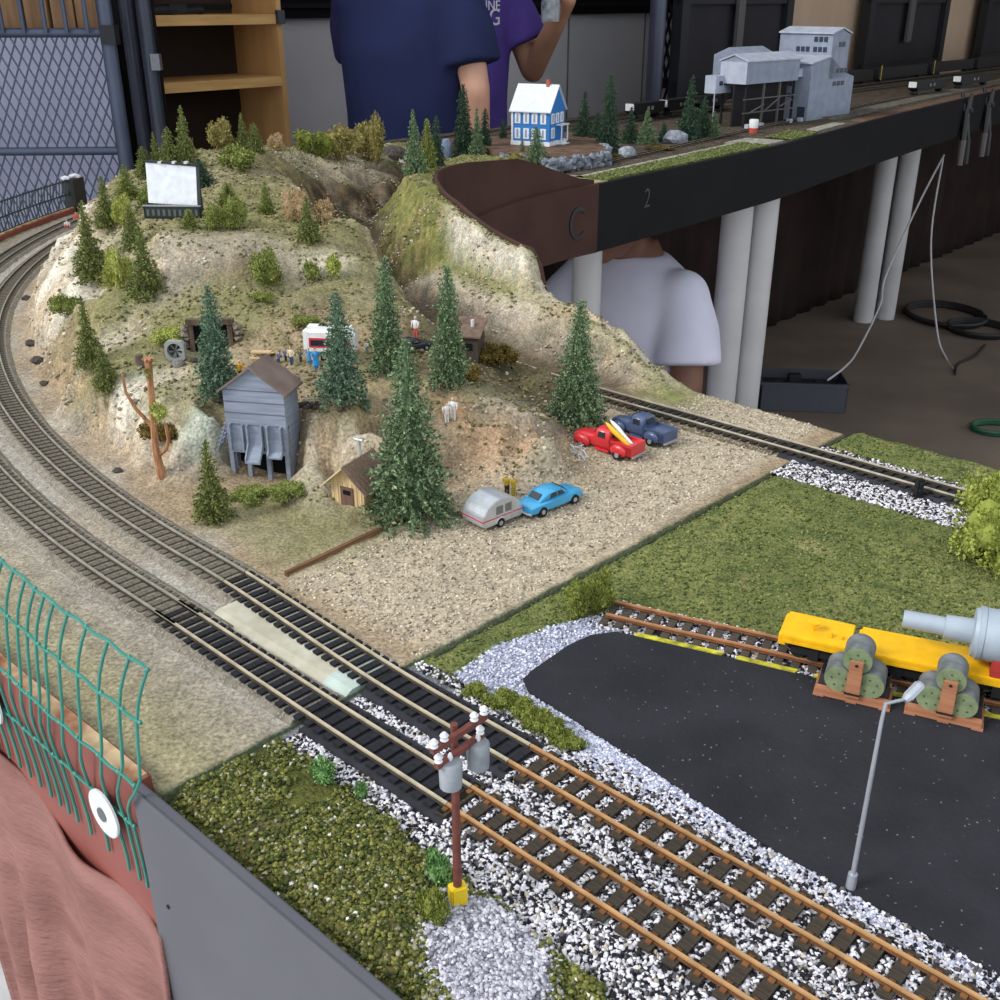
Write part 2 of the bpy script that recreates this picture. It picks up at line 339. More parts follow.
def blur(a, n):
    for _ in range(n):
        p = np.pad(a, [(1, 1), (1, 1)] + [(0, 0)] * (a.ndim - 2), mode='edge')
        a = (p[:-2, 1:-1] + p[2:, 1:-1] + p[1:-1, :-2] + p[1:-1, 2:] + 2 * p[1:-1, 1:-1]) / 6
    return a
gz = blur(gz.reshape(gx.shape), 5); gc = blur(gc.reshape(gx.shape + (3,)), 5)
# roughness: fine everywhere, craggy where steep
dzr = np.abs(np.gradient(gz, axis=1)) / ((ROUT - .92) / NR); dzq = np.abs(np.gradient(gz, axis=0)) / .0055
slope = blur(np.clip(np.hypot(dzr, dzq), 0, 2.5), 4)
fz = np.zeros_like(gz); crag = np.zeros_like(gz); fine = np.zeros_like(gz); blot = np.zeros_like(gz)
for i in range(gx.shape[0]):
    for j in range(NR):
        x, y, z = gx[i, j], gy[i, j], gz[i, j]
        crag[i, j] = noise.ridged_multi_fractal((x * 22, y * 22, z * 55), .9, 2.1, 4, 1., 2.) - 1.1
        fine[i, j] = noise.fractal((x * 60, y * 60, 3.1), .7, 2.1, 4)
        blot[i, j] = noise.fractal((x * 16, y * 16, 9.3), .8, 2.1, 3)
step = np.abs(((gz * 95 + blot * .8) % 1.) - .5) * 2 - .5   # ledges in the rock faces
rho = np.hypot(gx - CX, gy - CY)
sq = gx * ax + gy * ay; tq = gx * bx + gy * by
rho_eff = np.where(sq > SC_, np.where(tq < TC, TC - tq, rho), rho)
onflat = np.clip(np.minimum(np.abs(rho_eff - 1.535), np.minimum(np.abs(rho_eff - 1.59), np.abs(rho_eff - 1.07))) / .02 - .6, 0, 1)
hill = np.clip((gz - G) / .03, 0, 1)
wallm = np.clip((slope - .5) / .9, 0, 1)
gz = gz + onflat * (fine * .0013 + hill * (blot * .0035 + np.abs(fine) * .0028 + np.maximum(blot, 0) ** 2 * .004) + wallm * (crag * .0085 + step * .004))
# colour: grassy clumps on gentle slopes, strata and stains on steep ones
gcn = gc * (1 + .22 * blot[..., None] * (.3 + hill[..., None]))
mossy = np.clip((blot + fine * .7) * 1.4, 0, .75) * (1 - wallm) * hill
gcn = gcn * (1 - mossy[..., None] * .55) + lc((100, 104, 64)) * mossy[..., None] * .55
pale = np.clip((-blot - .1) * 1.6, 0, .6) * (1 - wallm) * hill
gcn = gcn * (1 - pale[..., None] * .5) + lc((176, 164, 136)) * pale[..., None] * .5
dark = np.clip(crag * .8 + fine * .5, -.35, .5) * wallm
gcn = gcn * (1 + dark[..., None] * .6)
mossw = np.clip((gc[..., 1] - gc[..., 0]) * 40 + .5, 0, 1) * .75
streak = np.clip(step + fine * .6, -.5, .7) * wallm * (1 - mossw)
gcn = gcn * (1 + .38 * streak[..., None])
ochre = np.clip(fine * 1.2, 0, .5) * wallm
gcn = gcn * (1 - ochre[..., None] * .5) + lc((176, 138, 100)) * ochre[..., None] * .5
gcn[-1:, :] = gcn[-1:, :] * .3 + lc((62, 86, 60)) * .7
gcn = np.clip(gcn, .005, .9)
TER = colattr('scenery_ground', .97, nscale=120., namp=.22, sscale=420., samp=.38, bump=.55, bscale=300.)
NQ = len(qs)
V = np.stack([gx, gy, gz + Z0], -1).reshape(-1, 3)
I = np.arange(NQ * NR).reshape(NQ, NR)
Fq = np.stack([I[:-1, :-1], I[1:, :-1], I[1:, 1:], I[:-1, 1:]], -1).reshape(-1, 4)
# make it a solid: skirt and underside
def skirt(line):
    return [tuple(p) for p in line]
low = -.03 + Z0
ring = np.concatenate([I[:, 0], I[-1, 1:], I[::-1, -1][1:], I[0, ::-1][1:-1]])
base = len(V); VB = V[ring].copy(); VB[:, 2] = low
V2 = np.concatenate([V, VB]); n = len(ring); k = np.arange(n); k2 = (k + 1) % n
Fs = np.stack([ring[k], base + k, base + k2, ring[k2]], -1)
corner = thing('layout_module', 'mountain corner board with grassy hill, carved cliffs, gorge and tan gravel lot', 'model railway module', ST(-.6, .3, 0), 0)
def kid(o, parent):         # parent without moving: child keeps world coordinates
    o.parent = parent; o.matrix_parent_inverse = (Matrix.Translation(parent.location) @ parent.rotation_euler.to_matrix().to_4x4()).inverted(); return o
terr = npmesh('terrain', V2, np.concatenate([Fq, Fs]), TER, np.concatenate([gcn.reshape(-1, 3), np.tile(lc((48, 66, 46)), (n, 1))]), smooth=True)
kid(terr, corner)
from mathutils.bvhtree import BVHTree
BV = BVHTree.FromPolygons([tuple(p) for p in V], [tuple(int(i) for i in f) for f in Fq])
CAMP = Vector((0, 0, H + Z0))
def HIT(u, v):
    h = BV.ray_cast(CAMP, Vector(ray(u, v)).normalized())
    return h[0] if h[0] else W(u, v)
def DOWN(x, y):
    h = BV.ray_cast(Vector((x, y, 3)), Vector((0, 0, -1))); return h[0].z if h[0] else 99.
def depth(p): return p.y * cos(P) - (p.z - Z0 - H) * sin(P)
def size(u, v, vtop, p=None):     # height of something standing at pixel (u,v) whose top is at vtop
    p = p or HIT(u, v); return WY(u, vtop, p.y).z - p.z
def wid(px, p): return px * depth(p) / F
def yaw(u0, v0, u1, v1, z=G):
    a, b = W(u0, v0, z), W(u1, v1, z); return atan2(b.y - a.y, b.x - a.x)

# edges of the corner module
red = pm('red_brown_board', (142, 76, 66), (122, 62, 54), 14., .6, bump=.1)
rawwood = pm('raw_wood_edge', (205, 178, 140), (150, 95, 70), 60., .75)
mb = MB(); mb2 = MB()
def strip(mb, pts0, pts1, z0, z1):       # solid strip between two parallel lines
    secs = [[(p.x, p.y, Z0 + z0), (q.x, q.y, Z0 + z0), (q.x, q.y, Z0 + z1), (p.x, p.y, Z0 + z1)] for p, q in zip(pts0, pts1)]
    mb.loft(secs)
arc = lambda r: [PO(a, interp(ROUTT, a) + r) for a in np.linspace(137.8, 227.8, 60)] + [ST(s, TC - 1.686 - r) for s in np.linspace(SC_ + .01, -.4175, 6)]
strip(mb, arc(.0), arc(.0095), -.112, .0005); strip(mb2, arc(.002), arc(.0100), .0005, .003)
kid(mb.build('edge_board', red), corner)['label'] = 'red-brown painted edge board of the corner'
kid(mb2.build('edge_strip', rawwood), corner)
brown = pm('dark_brown_board', (76, 53, 46), (64, 44, 39), 8., .85)
mb = MB(); an = [137.8 + (226 - 137.8) * i / 80 for i in range(81)]
inn = lambda d: [PO(a, interp(RIN, a) - d) for a in an]
def vstrip(mb, d0, d1, zb, ztop):
    mb.loft([[(p.x, p.y, Z0 + zb), (q.x, q.y, Z0 + zb), (q.x, q.y, Z0 + zt), (p.x, p.y, Z0 + zt)] for p, q, zt in zip(inn(d0), inn(d1), ztop)])
vstrip(mb, .000, .006, -.03, [interp(RTOP, a) * .95 + .004 if a < 215 else interp(RTOP, a) * .9 - .006 for a in an])
kid(mb.build('backdrop_board', brown), corner)
mb = MB(); vstrip(mb, .006, .020, -.15, [-.004 - .002 * (a > 216) for a in an]); kid(mb.build('inner_fascia', brown), corner)
mb = MB(); mb.mi = 0
strip(mb, [ST(s, .20) for s in (-.60, -.41)], [ST(s, .88) for s in (-.60, -.41)], -.05, -.031); kid(mb.build('frame_board', pl('ply', (170, 140, 105))), corner)
# letter C on the inner fascia
fnt = lambda txt, size, ext=.001: txt
def text_mesh(name, txt, h, depth, mat, parent, M):
    cu = bpy.data.curves.new(name, 'FONT'); cu.body = txt; cu.size = h; cu.extrude = depth; cu.align_x = 'CENTER'; cu.align_y = 'CENTER'
    o = bpy.data.objects.new(name, cu); COL.objects.link(o)
    dg = bpy.context.evaluated_depsgraph_get(); me = bpy.data.meshes.new_from_object(o.evaluated_get(dg)); bpy.data.objects.remove(o)
    me.materials.clear(); me.materials.append(mat); me.transform(M)
    q = link(name, me); 
    if parent: kid(q, parent)
    return q
def wallM(p, d, up=Vector((0, 0, 1)), sx=1.):   # text lying in the vertical plane through p with reading direction d
    d = Vector(d).normalized(); n = d.cross(up)
    return Matrix(((d.x * sx, up.x, n.x, p[0]), (d.y * sx, up.y, n.y, p[1]), (d.z * sx, up.z, n.z, p[2]), (0, 0, 0, 1)))
pC = PO(142.6, interp(RIN, 142.6) - .0215, -.082); dC = PO(141.6, interp(RIN, 141.6)) - PO(143.6, interp(RIN, 143.6))
text_mesh('letter_c', 'C', .098, .0012, pl('black_gloss', (22, 20, 22), .35), corner, wallM(pC, dC, sx=.8))

# loose foam, twigs and rubble on the hill: nobody could count them
def hill_scatter():
    gp, rp = [], []
    gl = lc(CC['r'])[0]
    gsl = slope.ravel(); hl = hill.ravel(); lum = gcn.reshape(-1, 3).mean(1); ys = V[:, 1]; tr_ = onflat.ravel()
    idx = np.nonzero(hl > .25)[0]
    while len(gp) < 15000:
        i = int(rnd.choice(idx)); p = V[i]
        if gsl[i] < .75 and noise.noise((p[0] * 26, p[1] * 26, 2.)) > -.12 + rnd.uniform(-.25, .25) and lum[i] < .34: gp.append((p[0] + rnd.uniform(-.003, .003), p[1] + rnd.uniform(-.003, .003), p[2] + .0004))
    while len(rp) < 3800:
        i = int(rnd.choice(idx)); p = V[i]
        if (gsl[i] > .5 or lum[i] > .36) and noise.noise((p[0] * 20, p[1] * 20, 7.)) > .05: rp.append((p[0], p[1], p[2] + .0003))
    return gp, rp
_g, _r = hill_scatter()
HFO = colattr('hill_foam', .98, namp=0., samp=.45, sscale=900., bump=0.)
tag(stones('ground_foam', _g, (.0007, .0021), [((122, 116, 78), 4), ((106, 106, 66), 3), ((138, 130, 92), 3), ((98, 90, 64), 1.5), ((158, 148, 116), 1)], HFO, jit=.45), 'olive and brown scrub crumbs strewn over the hill', 'scrub', kind='stuff')
tag(stones('rubble', _r, (.0007, .0026), [((178, 168, 148), 4), ((156, 144, 124), 4), ((202, 194, 176), 1.5), ((128, 114, 96), 2), ((182, 148, 116), 1)], HFO, jit=.4), 'pale broken stones lying on the rock faces of the hill', 'rubble', kind='stuff')
# ================================================================ near module
def poly_st(px, z=G): return [to_st(W(u, v, z)) for u, v in px]
def inpoly(poly, X, Y):
    r = np.zeros(X.shape, bool); n = len(poly)
    for i in range(n):
        x0, y0 = poly[i]; x1, y1 = poly[(i + 1) % n]
        if y0 == y1: continue
        c = ((y0 > Y) != (y1 > Y)) & (X < (x1 - x0) * (Y - y0) / (y1 - y0) + x0); r ^= c
    return r
SID = [(-.345, .487), (-.30, .501), (-.26, .5145), (-.19, .5365), (-.12, .560), (-.05, .586), (.05, .624), (.25, .71)]
sid_t = lambda s: interp(SID, s)
PAD = [(-.341, .405), (-.339, .394), (-.328, .387), (-.246, .379), (-.167, .369), (-.06, .367), (.26, .365), (.26, sid_t(.25) - .019), (.05, sid_t(.05) - .019), (-.12, sid_t(-.12) - .019), (-.31, sid_t(-.31) - .019), (-.33, .472), (-.339, .458), (-.342, .44)]
BORD = [(-.374, .372), (-.35, .364), (-.246, .358), (.26, .354), (.26, sid_t(.25) + .022), (-.12, sid_t(-.12) + .02), (-.335, .499), (-.352, .48), (-.366, .45), (-.376, .41)]
FRONT = [(-.40, .262), (-.36, .262), (-.30, .261), (-.255, .258), (-.20, .252), (-.16, .250), (-.12, .245), (-.05, .236), (.26, .22)]
front_t = lambda s: interp(FRONT, s)
near = thing('layout_module', 'front board with green turf, twin straight tracks and black asphalt pad', 'model railway module', ST(0, .5, 0))
S_, T_ = np.meshgrid(np.arange(-.3985, .26, .0028), np.arange(.1925, .902, .0028), indexing='ij')
SB0 = -.3985
S_ = .26 - (.26 - S_) / (.26 - SB0) * (.26 - (SBF(T_) + .0015))
nf = np.zeros_like(S_); nb = np.zeros_like(S_); nh = np.zeros_like(S_)
for i in range(S_.shape[0]):
    for j in range(S_.shape[1]):
        p = (S_[i, j] * 70, T_[i, j] * 70, 1.7); nf[i, j] = noise.fractal(p, .6, 2.2, 4); nb[i, j] = noise.fractal((p[0] * .22, p[1] * .22, 5.), .8, 2., 3)
        nh[i, j] = noise.noise((p[0] * 4.5, p[1] * 4.5, 8.))
wob = nf * .004
sidv = np.interp(S_, [p[0] for p in SID], [p[1] for p in SID])
frv = np.interp(S_, [p[0] for p in FRONT], [p[1] for p in FRONT])
z_bal = (T_ > frv + wob) & (T_ < .362 + wob * .6)
z_bord = inpoly(BORD, S_ + wob, T_ + wob)
z_sid = (np.abs(T_ + wob - sidv) < .021) & (S_ > -.345)
z_patch = (((S_ + .218) / .036) ** 2 + ((T_ - .232 + .2 * (S_ + .218)) / .024) ** 2 + nf * .5 < 1)
z_bal2 = (T_ > .764 + wob) & (T_ < .846 + wob) & (S_ < -.21 + nf * .01)
front = T_ <= frv + wob
gr = np.empty(S_.shape + (3,))
gr[:] = lc((98, 106, 60))
k = np.clip(.5 + nb * 1.1, 0, 1)[..., None]; gr = gr * (1 - k) + lc((124, 126, 76)) * k
k = np.clip(nf * .9 - .1, 0, .7)[..., None]; gr = gr * (1 - k) + lc((62, 78, 46)) * k
k = np.clip(-nb * 1.2 - .45, 0, .6)[..., None]; gr = gr * (1 - k) + lc((160, 150, 104)) * k
fg = np.empty_like(gr); fg[:] = lc((84, 86, 44))
k = np.clip(.4 + nb * 1.3, 0, 1)[..., None]; fg = fg * (1 - k) + lc((104, 104, 54)) * k
k = np.clip(nf * 1.1, 0, .8)[..., None]; fg = fg * (1 - k) + lc((52, 62, 26)) * k
k = (np.clip((T_ - .2) / .035, 0, 1) < np.clip(.55 + nb, 0, 1))[..., None] * .45; fg = fg * (1 - k) + lc((104, 92, 66)) * k
gr[front] = fg[front]
bk = (T_ - .2 < 1)
gr[z_bal | z_bal2] = lc((120, 120, 126))
gr[z_bord] = lc((168, 170, 186)); gr[z_patch] = lc((166, 164, 174)); gr[z_sid] = lc((128, 126, 126))
edge = (S_ < SBF(T_) + .004)
gr[edge] = lc((54, 74, 44))
zz = np.full(S_.shape, G) + np.where(z_bord | z_sid, nh * .0004, np.where(z_bal | z_bal2, nh * .0006, np.clip(nf, -.6, 1.4) * .0016 + nh * .0011))
zz = zz + np.where(front & ~z_bal, .002 + .003 * np.clip(nb + .3, 0, 1), 0)
zz = np.where(z_patch, zz + .002, zz)
zz = zz - np.clip(1 - (S_ - SBF(T_)) / .01, 0, 1) * .004 * (np.abs(T_ - .32) > .06) * (np.abs(T_ - .816) > .03) - np.clip(1 - (T_ - .1925) / .014, 0, 1) * .009
Vn = np.stack([S_ * ax + T_ * bx, S_ * ay + T_ * by, zz + Z0], -1).reshape(-1, 3)
I2 = np.arange(S_.size).reshape(S_.shape)
Fn = np.stack([I2[:-1, :-1], I2[1:, :-1], I2[1:, 1:], I2[:-1, 1:]], -1).reshape(-1, 4)
ring = np.concatenate([I2[:, 0], I2[-1, 1:], I2[::-1, -1][1:], I2[0, ::-1][1:-1]])
VB = Vn[ring].copy(); VB[:, 2] = Z0 - .03; n = len(ring); k = np.arange(n); k2 = (k + 1) % n; base = len(Vn)
TURF = colattr('turf_ground', .97, nscale=260., namp=.25, sscale=700., samp=.4, bump=.8, bscale=500.)
kid(npmesh('turf', np.concatenate([Vn, VB]), np.concatenate([Fn, np.stack([ring[k], base + k, base + k2, ring[k2]], -1)]), TURF,
           np.concatenate([gr.reshape(-1, 3), np.tile(lc((52, 66, 42)), (n, 1))]), smooth=True), near)
def NZ(s, t):
    i = min(max(int(round((SB0 + 0 + (s - SBF(t) - .0015) * (.26 - SB0) / (.26 - SBF(t) - .0015) + .3985) / .0028)), 0), S_.shape[0] - 1); j = min(max(int(round((t - .1925) / .0028)), 0), S_.shape[1] - 1); return zz[i, j]
asph = pm('asphalt', (46, 46, 51), (36, 36, 40), 22., .85, bump=.35, bscale=300., speck=(110, 110, 114), spscale=1300., spfrac=.004)
mb = MB()
from mathutils import geometry as _g
mb.prism([ST(s, t)[:2] for s, t in PAD], Z0 - .02, Z0 + G + .0018); kid(mb.build('asphalt_pad', asph), near)
mb = MB(); ye = pm('yellow_paint', (214, 204, 60), (130, 124, 50), 150., .7)
for s0, s1 in ((-.318, -.266), (-.258, -.224), (-.214, -.15), (-.142, .0)):
    mb.prism([ST(s, sid_t(s) + d)[:2] for s, d in ((s0, -.0195), (s1, -.0195), (s1, -.0155), (s0, -.0155))], Z0 + G + .0005, Z0 + G + .0024)
kid(mb.build('edge_line', ye), near)['label'] = 'worn yellow line along the asphalt edge'
panel_m = pm('charcoal_panel', (84, 84, 91), (76, 76, 83), 10., .42, bump=.04)
mb = MB(); mb.prism([ST(-.4165, .186)[:2], ST(.3, .186)[:2], ST(.3, .192)[:2], ST(-.4165, .192)[:2]], Z0 - .27, Z0 + .002)
kid(mb.build('side_panel', panel_m, bevel=.0012), near)['label'] = 'charcoal painted side panel of the front board'
for s, z in ((-.398, -.066), (-.30, -.09)):
    mb = MB(); mb.cyl(tuple(ST(s, .1862, z)), tuple(ST(s, .1853, z)), .0012, n=8); kid(mb.build('screw_hole', pl('hole', (18, 18, 20))), near)
mb = MB(); mb.prism([ST(s, t)[:2] for s, t in ((-.39, .21), (.25, .21), (.25, .87), (-.39, .87))], Z0 - .06, Z0 - .031)
kid(mb.build('frame_board', MATS['ply']), near)

# ================================================================ tracks
def rail_mats(top, side): return [pm('railtop_%d%d%d' % top, top, tuple(int(x * .85) for x in top), 90., .45, .25), pm('railside_%d%d%d' % side, side, tuple(int(x * .7) for x in side), 90., .8)]
def path_norm(pts):
    out = []
    for i, p in enumerate(pts):
        d = pts[min(i + 1, len(pts) - 1)] - pts[max(i - 1, 0)]; d.z = 0; d.normalize(); out.append((p, d, Vector((-d.y, d.x, 0))))
    return out
def resample(pts, step):
    out = [pts[0].copy()]; acc = 0.
    for a, b in zip(pts, pts[1:]):
        L = (b - a).length; pos = step - acc
        while pos <= L: out.append(a.lerp(b, pos / L)); pos += step
        acc = (L - (pos - step))
    return out
def track(name, label, pts, top, side, tie_col, pitch, tw=.0042, tl=.029, spikes=False, gauge=.0172, visible=None, tz=-.0024, group=None):
    loc = pts[0].copy(); root = thing(name, label, 'railway track', loc, 0, group)
    pn = path_norm(pts); mats = rail_mats(top, side)
    for sg in (1, -1):
        mb = MB(); o = sg * gauge / 2
        def sec(w0, w1, z0, z1): mb.loft([[tuple(p - loc + n * (o - w0) + Vector((0, 0, z0))), tuple(p - loc + n * (o + w0) + Vector((0, 0, z0))), tuple(p - loc + n * (o + w1) + Vector((0, 0, z1))), tuple(p - loc + n * (o - w1) + Vector((0, 0, z1)))] for p, d, n in pn])
        mb.mi = 1; sec(.0013, .0013, -.0026, -.0021); sec(.0005, .0005, -.0021, -.0010); mb.mi = 0; sec(.00085, .0008, -.0010, 0.)
        mb.build('rail', mats, root)
    tm = [pm('tie_%d%d%d' % tie_col, tie_col, tuple(int(x * .75) for x in tie_col), 200., .9, bump=.3, stretch=(1, 6, 1)), mats[1]]
    mb = MB(); mb.box(-tw / 2, tw / 2, -tl / 2, tl / 2, tz - .0016, tz)
    if spikes:
        mb.mi = 1
        for y in (gauge / 2 + .0022, gauge / 2 - .0022, -gauge / 2 + .0022, -gauge / 2 - .0022): mb.box(-tw * .22, tw * .22, y - .0012, y + .0012, tz, tz + .0009)
    proto = None; q = path_norm(resample(pts, pitch)); order = sorted(range(len(q)), key=lambda i: (q[i][0] - CAMP).length)
    keep = set(order[:96]); rest = MB()
    for i, (p, d, n) in enumerate(q):
        ang = atan2(d.y, d.x)
        if i in keep:
            if proto is None: o = proto = mb.build('tie', tm, root)
            else: o = proto.copy(); COL.objects.link(o); o.parent = root
            o.location = p - loc; o.rotation_euler = (0, 0, ang)
        else:
            rest.M = Matrix.Translation(p - loc) @ Matrix.Rotation(ang, 4, 'Z'); rest.box(-tw / 2, tw / 2, -tl / 2, tl / 2, tz - .0016, tz)
    if rest.v: rest.build('ties', tm[0], root)['kind'] = 'stuff'
    return root
def line_st(t, s0, s1, step=.02): n = max(2, int(abs(s1 - s0) / step) + 1); return [ST(s, t) for s in np.linspace(s0, s1, n)]
def main_pts(t0, rho, s0, phi1):
    """straight from s0 towards the corner, easing into the arc, up to angle phi1"""
    pts = []; tarc = TC - rho
    for s in np.linspace(s0, SC_, max(3, int(abs(SC_ - s0) / .01))):
        k = min(max((-.35 - s) / (-.35 - SC_), 0), 1); k = k * k * (3 - 2 * k); pts.append(ST(s, t0 + (tarc - t0) * k))
    for ph in np.linspace(227.8, phi1, max(3, int((227.8 - phi1) / .6)))[1:]: pts.append(PO(ph, rho))
    return pts
RUST, RUSTS = (204, 158, 108), (132, 88, 54)
track('railway_track', 'near straight track with rusty tan rails, closer to the charcoal panel', line_st(.293, .2, -.2925), RUST, RUSTS, (74, 66, 56), .012, .006, spikes=True)
track('railway_track', 'near straight track with rusty tan rails, closer to the asphalt pad', line_st(.3375, .2, -.292), RUST, RUSTS, (74, 66, 56), .012, .006, spikes=True)
JT, JS = (208, 192, 164), (84, 76, 68)
track('railway_track', 'short track with black new sleepers bridging the board joint, on the outer line', main_pts(.293, 1.588, -.293, 227.0)[:-1][:26], JT, JS, (44, 45, 50), .0086, .0048, .028)
track('railway_track', 'short track with black new sleepers bridging the board joint, beside the gravel lot', [p for p in main_pts(.3375, 1.535, -.2925, 227.)][:26], JT, JS, (44, 45, 50), .0086, .0048, .028)
CT, CS_ = (170, 163, 148), (86, 78, 68)
track('railway_track', 'weathered curved track sweeping around the hill on the outer side', main_pts(.293, 1.588, -.536, 137.8), CT, CS_, (122, 114, 100), .0088, .0048)
track('railway_track', 'weathered curved track hugging the foot of the rocky hill', main_pts(.3375, 1.535, -.56, 137.8), CT, CS_, (118, 110, 97), .0088, .0048)
BT = .816; BR = TC - BT
track('railway_track', 'track with bright rails and black sleepers at the rear of the turf board', [ST(s, BT) for s in np.linspace(.1, -.56, 34)], (214, 204, 184), (92, 82, 70), (50, 47, 44), .0092, .005)
track('railway_track', 'old track running through the gorge behind the hill', [ST(s, BT) for s in (-.5605, -.58)] + [PO(a, BR) for a in np.linspace(227.8, 137.8, 100)], (190, 175, 150), (92, 80, 66), (66, 56, 48), .0092, .005)
track('railway_track', 'rusty siding half buried in ballast beside the asphalt pad', [ST(s, t) for s, t in SID], (196, 140, 98), (140, 88, 58), (88, 80, 72), .010, .005, tz=-.0034)

# roadbeds
def roadbed(pts, wt, wb, zt, mat, parent, name='roadbed'):
    mb = MB(); pn = path_norm(pts)
    mb.loft([[tuple(p + n * -wb + Vector((0, 0, G - .002))), tuple(p + n * wb + Vector((0, 0, G - .002))), tuple(p + n * wt + Vector((0, 0, zt))), tuple(p + n * -wt + Vector((0, 0, zt)))] for p, d, n in pn])
    return kid(mb.build(name, mat), parent)
rb_grey = pm('weathered_ballast', (142, 134, 120), (112, 104, 92), 160., .95, bump=.6, bscale=600., speck=(154, 147, 134), spscale=900., spfrac=.25)
rb_teal = pm('teal_roadbed', (186, 200, 192), (166, 178, 166), 60., .85, bump=.2)
rb_black = pm('black_roadbed', (56, 56, 62), (46, 46, 50), 80., .9, bump=.3)
rb_bal = pm('near_ballast', (196, 194, 200), (150, 148, 152), 300., .9, bump=.9, bscale=500., speck=(38, 37, 42), spscale=520., spfrac=.5)
rb_brown = pm('brown_ballast', (112, 100, 84), (84, 74, 62), 160., .95, bump=.6, bscale=600., speck=(150, 138, 118), spscale=700., spfrac=.2)
roadbed(main_pts(.293, 1.588, -.515, 137.8), .0165, .024, -.0036, rb_grey, corner)
roadbed(main_pts(.3375, 1.535, -.537, 137.8), .0165, .024, -.0036, rb_grey, corner)
rb_cream = pm('cream_roadbed', (192, 188, 170), (168, 162, 142), 60., .9, bump=.3)
roadbed([ST(s, .293 + .001) for s in (-.406, -.46, -.515)], .0165, .02, -.0042, rb_grey, corner)
roadbed([ST(s, .3375 - .002) for s in (-.425, -.47, -.537)], .0165, .026, -.0042, rb_cream, corner)
roadbed([ST(s, .3375 - .002) for s in (-.404, -.425)], .0165, .026, -.0042, rb_teal, corner)['label'] = 'pale teal end of the roadbed'
roadbed([ST(s, BT) for s in (-.403, -.5, -.6)] + [PO(a, BR) for a in np.linspace(227.5, 137.8, 60)], .016, .022, -.004, rb_brown, corner)
for t in (.293, .3375): roadbed([ST(s, t) for s in (-.3975, -.34, -.288)], .0175, .0185, -.0042, rb_black, near)
for t in (.293, .3375): roadbed([ST(s, t) for s in (-.288, 0, .24)], .015, .021, -.0044, rb_bal, near)
roadbed([ST(s, BT) for s in (-.3975, -.3, .1)], .015, .021, -.0042, rb_black, near)
roadbed([ST(s, t) for s, t in SID], .013, .017, -.005, rb_bal, near)

# ---------------------------------------------------------------- loose ballast, gravel and turf crumbs: nobody could count them
BW = [((218, 215, 220), 5), ((190, 187, 193), 2), ((40, 39, 44), 4), ((92, 88, 90), 1.5), ((180, 168, 150), .6)]
def scatter(n, smin, smax, tfun, test):
    out = []
    while len(out) < n:
        s = rnd.uniform(smin, smax); a, b = tfun(s); t = rnd.uniform(a, b)
        if test(s, t): out.append((s, t))
    return out
def free(s, t):
    """clear of the rails and sleepers"""
    for tt in (.293, .3375):
        d = abs(t - tt)
        if d < .018:
            if s < -.288: return False
            if abs(d - .0086) < .0022: return False
            k = ((.2 - s) / .012) % 1.
            if d < .016 and min(k, 1 - k) < .34: return False
    return True
pt = scatter(27000, -.397, .12, lambda s: (front_t(s) - .006, .368), lambda s, t: free(s, t) and (t > front_t(s) or rnd.random() < .3) and (t < .359 or rnd.random() < .35) and not (t < .36 and s < -.36 and t > .355))
P3 = [ST(s, t, (-.0042 if min(abs(t - .293), abs(t - .3375)) < .0165 else G + .0004 + rnd.uniform(0, .0012))) for s, t in pt]
tag(stones('ballast', [p[:] for p in P3], (.0007, .0014), BW, STONE()), 'black and white ballast stones around the twin straight tracks', 'ballast', kind='stuff')
pt = scatter(6000, -.397, -.1, lambda s: (.762, .848), lambda s, t: s > SBF(t) and abs(t - BT) > .0135 and (abs(t - BT) > .02 or rnd.random() < .4) and rnd.random() < (1.2 if t < BT else .35))
tag(stones('ballast', [ST(s, t, G + .0006)[:] for s, t in pt], (.0008, .0015), BW, STONE()), 'black and white ballast stones beside the rear track', 'ballast', kind='stuff')
pt = scatter(4500, -.35, .06, lambda s: (sid_t(s) - .017, sid_t(s) + .021), lambda s, t: abs(abs(t - sid_t(s)) - .0086) > .0025)
tag(stones('ballast', [ST(s, t, -.0048 if abs(t - sid_t(s)) < .013 else G + .0006)[:] for s, t in pt], (.0006, .0012), BW + [((190, 160, 130), 1.5)], STONE()), 'mixed stones half covering the rusty siding', 'ballast', kind='stuff')
Bp, Pp = BORD, PAD
def onb(s, t): 
    a = np.array([s]); b = np.array([t]); return bool(inpoly(Bp, a, b)[0]) and not bool(inpoly(Pp, a + .0015 * rnd.uniform(-1, 1), b + .002 * rnd.uniform(-1, 1))[0]) and (t < sid_t(s) - .01 or s < -.345)
pt = scatter(9000, -.377, .06, lambda s: (.353, .5) if s < -.33 else (.353, .386), onb)
LG = [((186, 188, 206), 4), ((214, 214, 226), 3), ((150, 152, 170), 2), ((120, 122, 138), .6)]
tag(stones('gravel', [ST(s, t, G + .0004)[:] for s, t in pt], (.0006, .0012), LG, STONE()), 'fine lilac grey gravel edging the asphalt pad', 'gravel', kind='stuff')
pt = scatter(2600, -.262, -.172, lambda s: (.20, .264), lambda s, t: ((s + .218) / .038) ** 2 + ((t - .232 + .2 * (s + .218)) / .026) ** 2 + rnd.uniform(-.25, .25) < 1)
tag(stones('gravel', [ST(s, t, NZ(s, t) + .0003)[:] for s, t in pt], (.0007, .0014), [((196, 194, 202), 4), ((168, 166, 176), 3), ((122, 120, 130), 1.5)], STONE()), 'patch of pale gravel around the foot of the utility pole', 'gravel', kind='stuff')
FO = colattr('ground_foam', .98, namp=0., samp=.45, sscale=900., bump=0.)
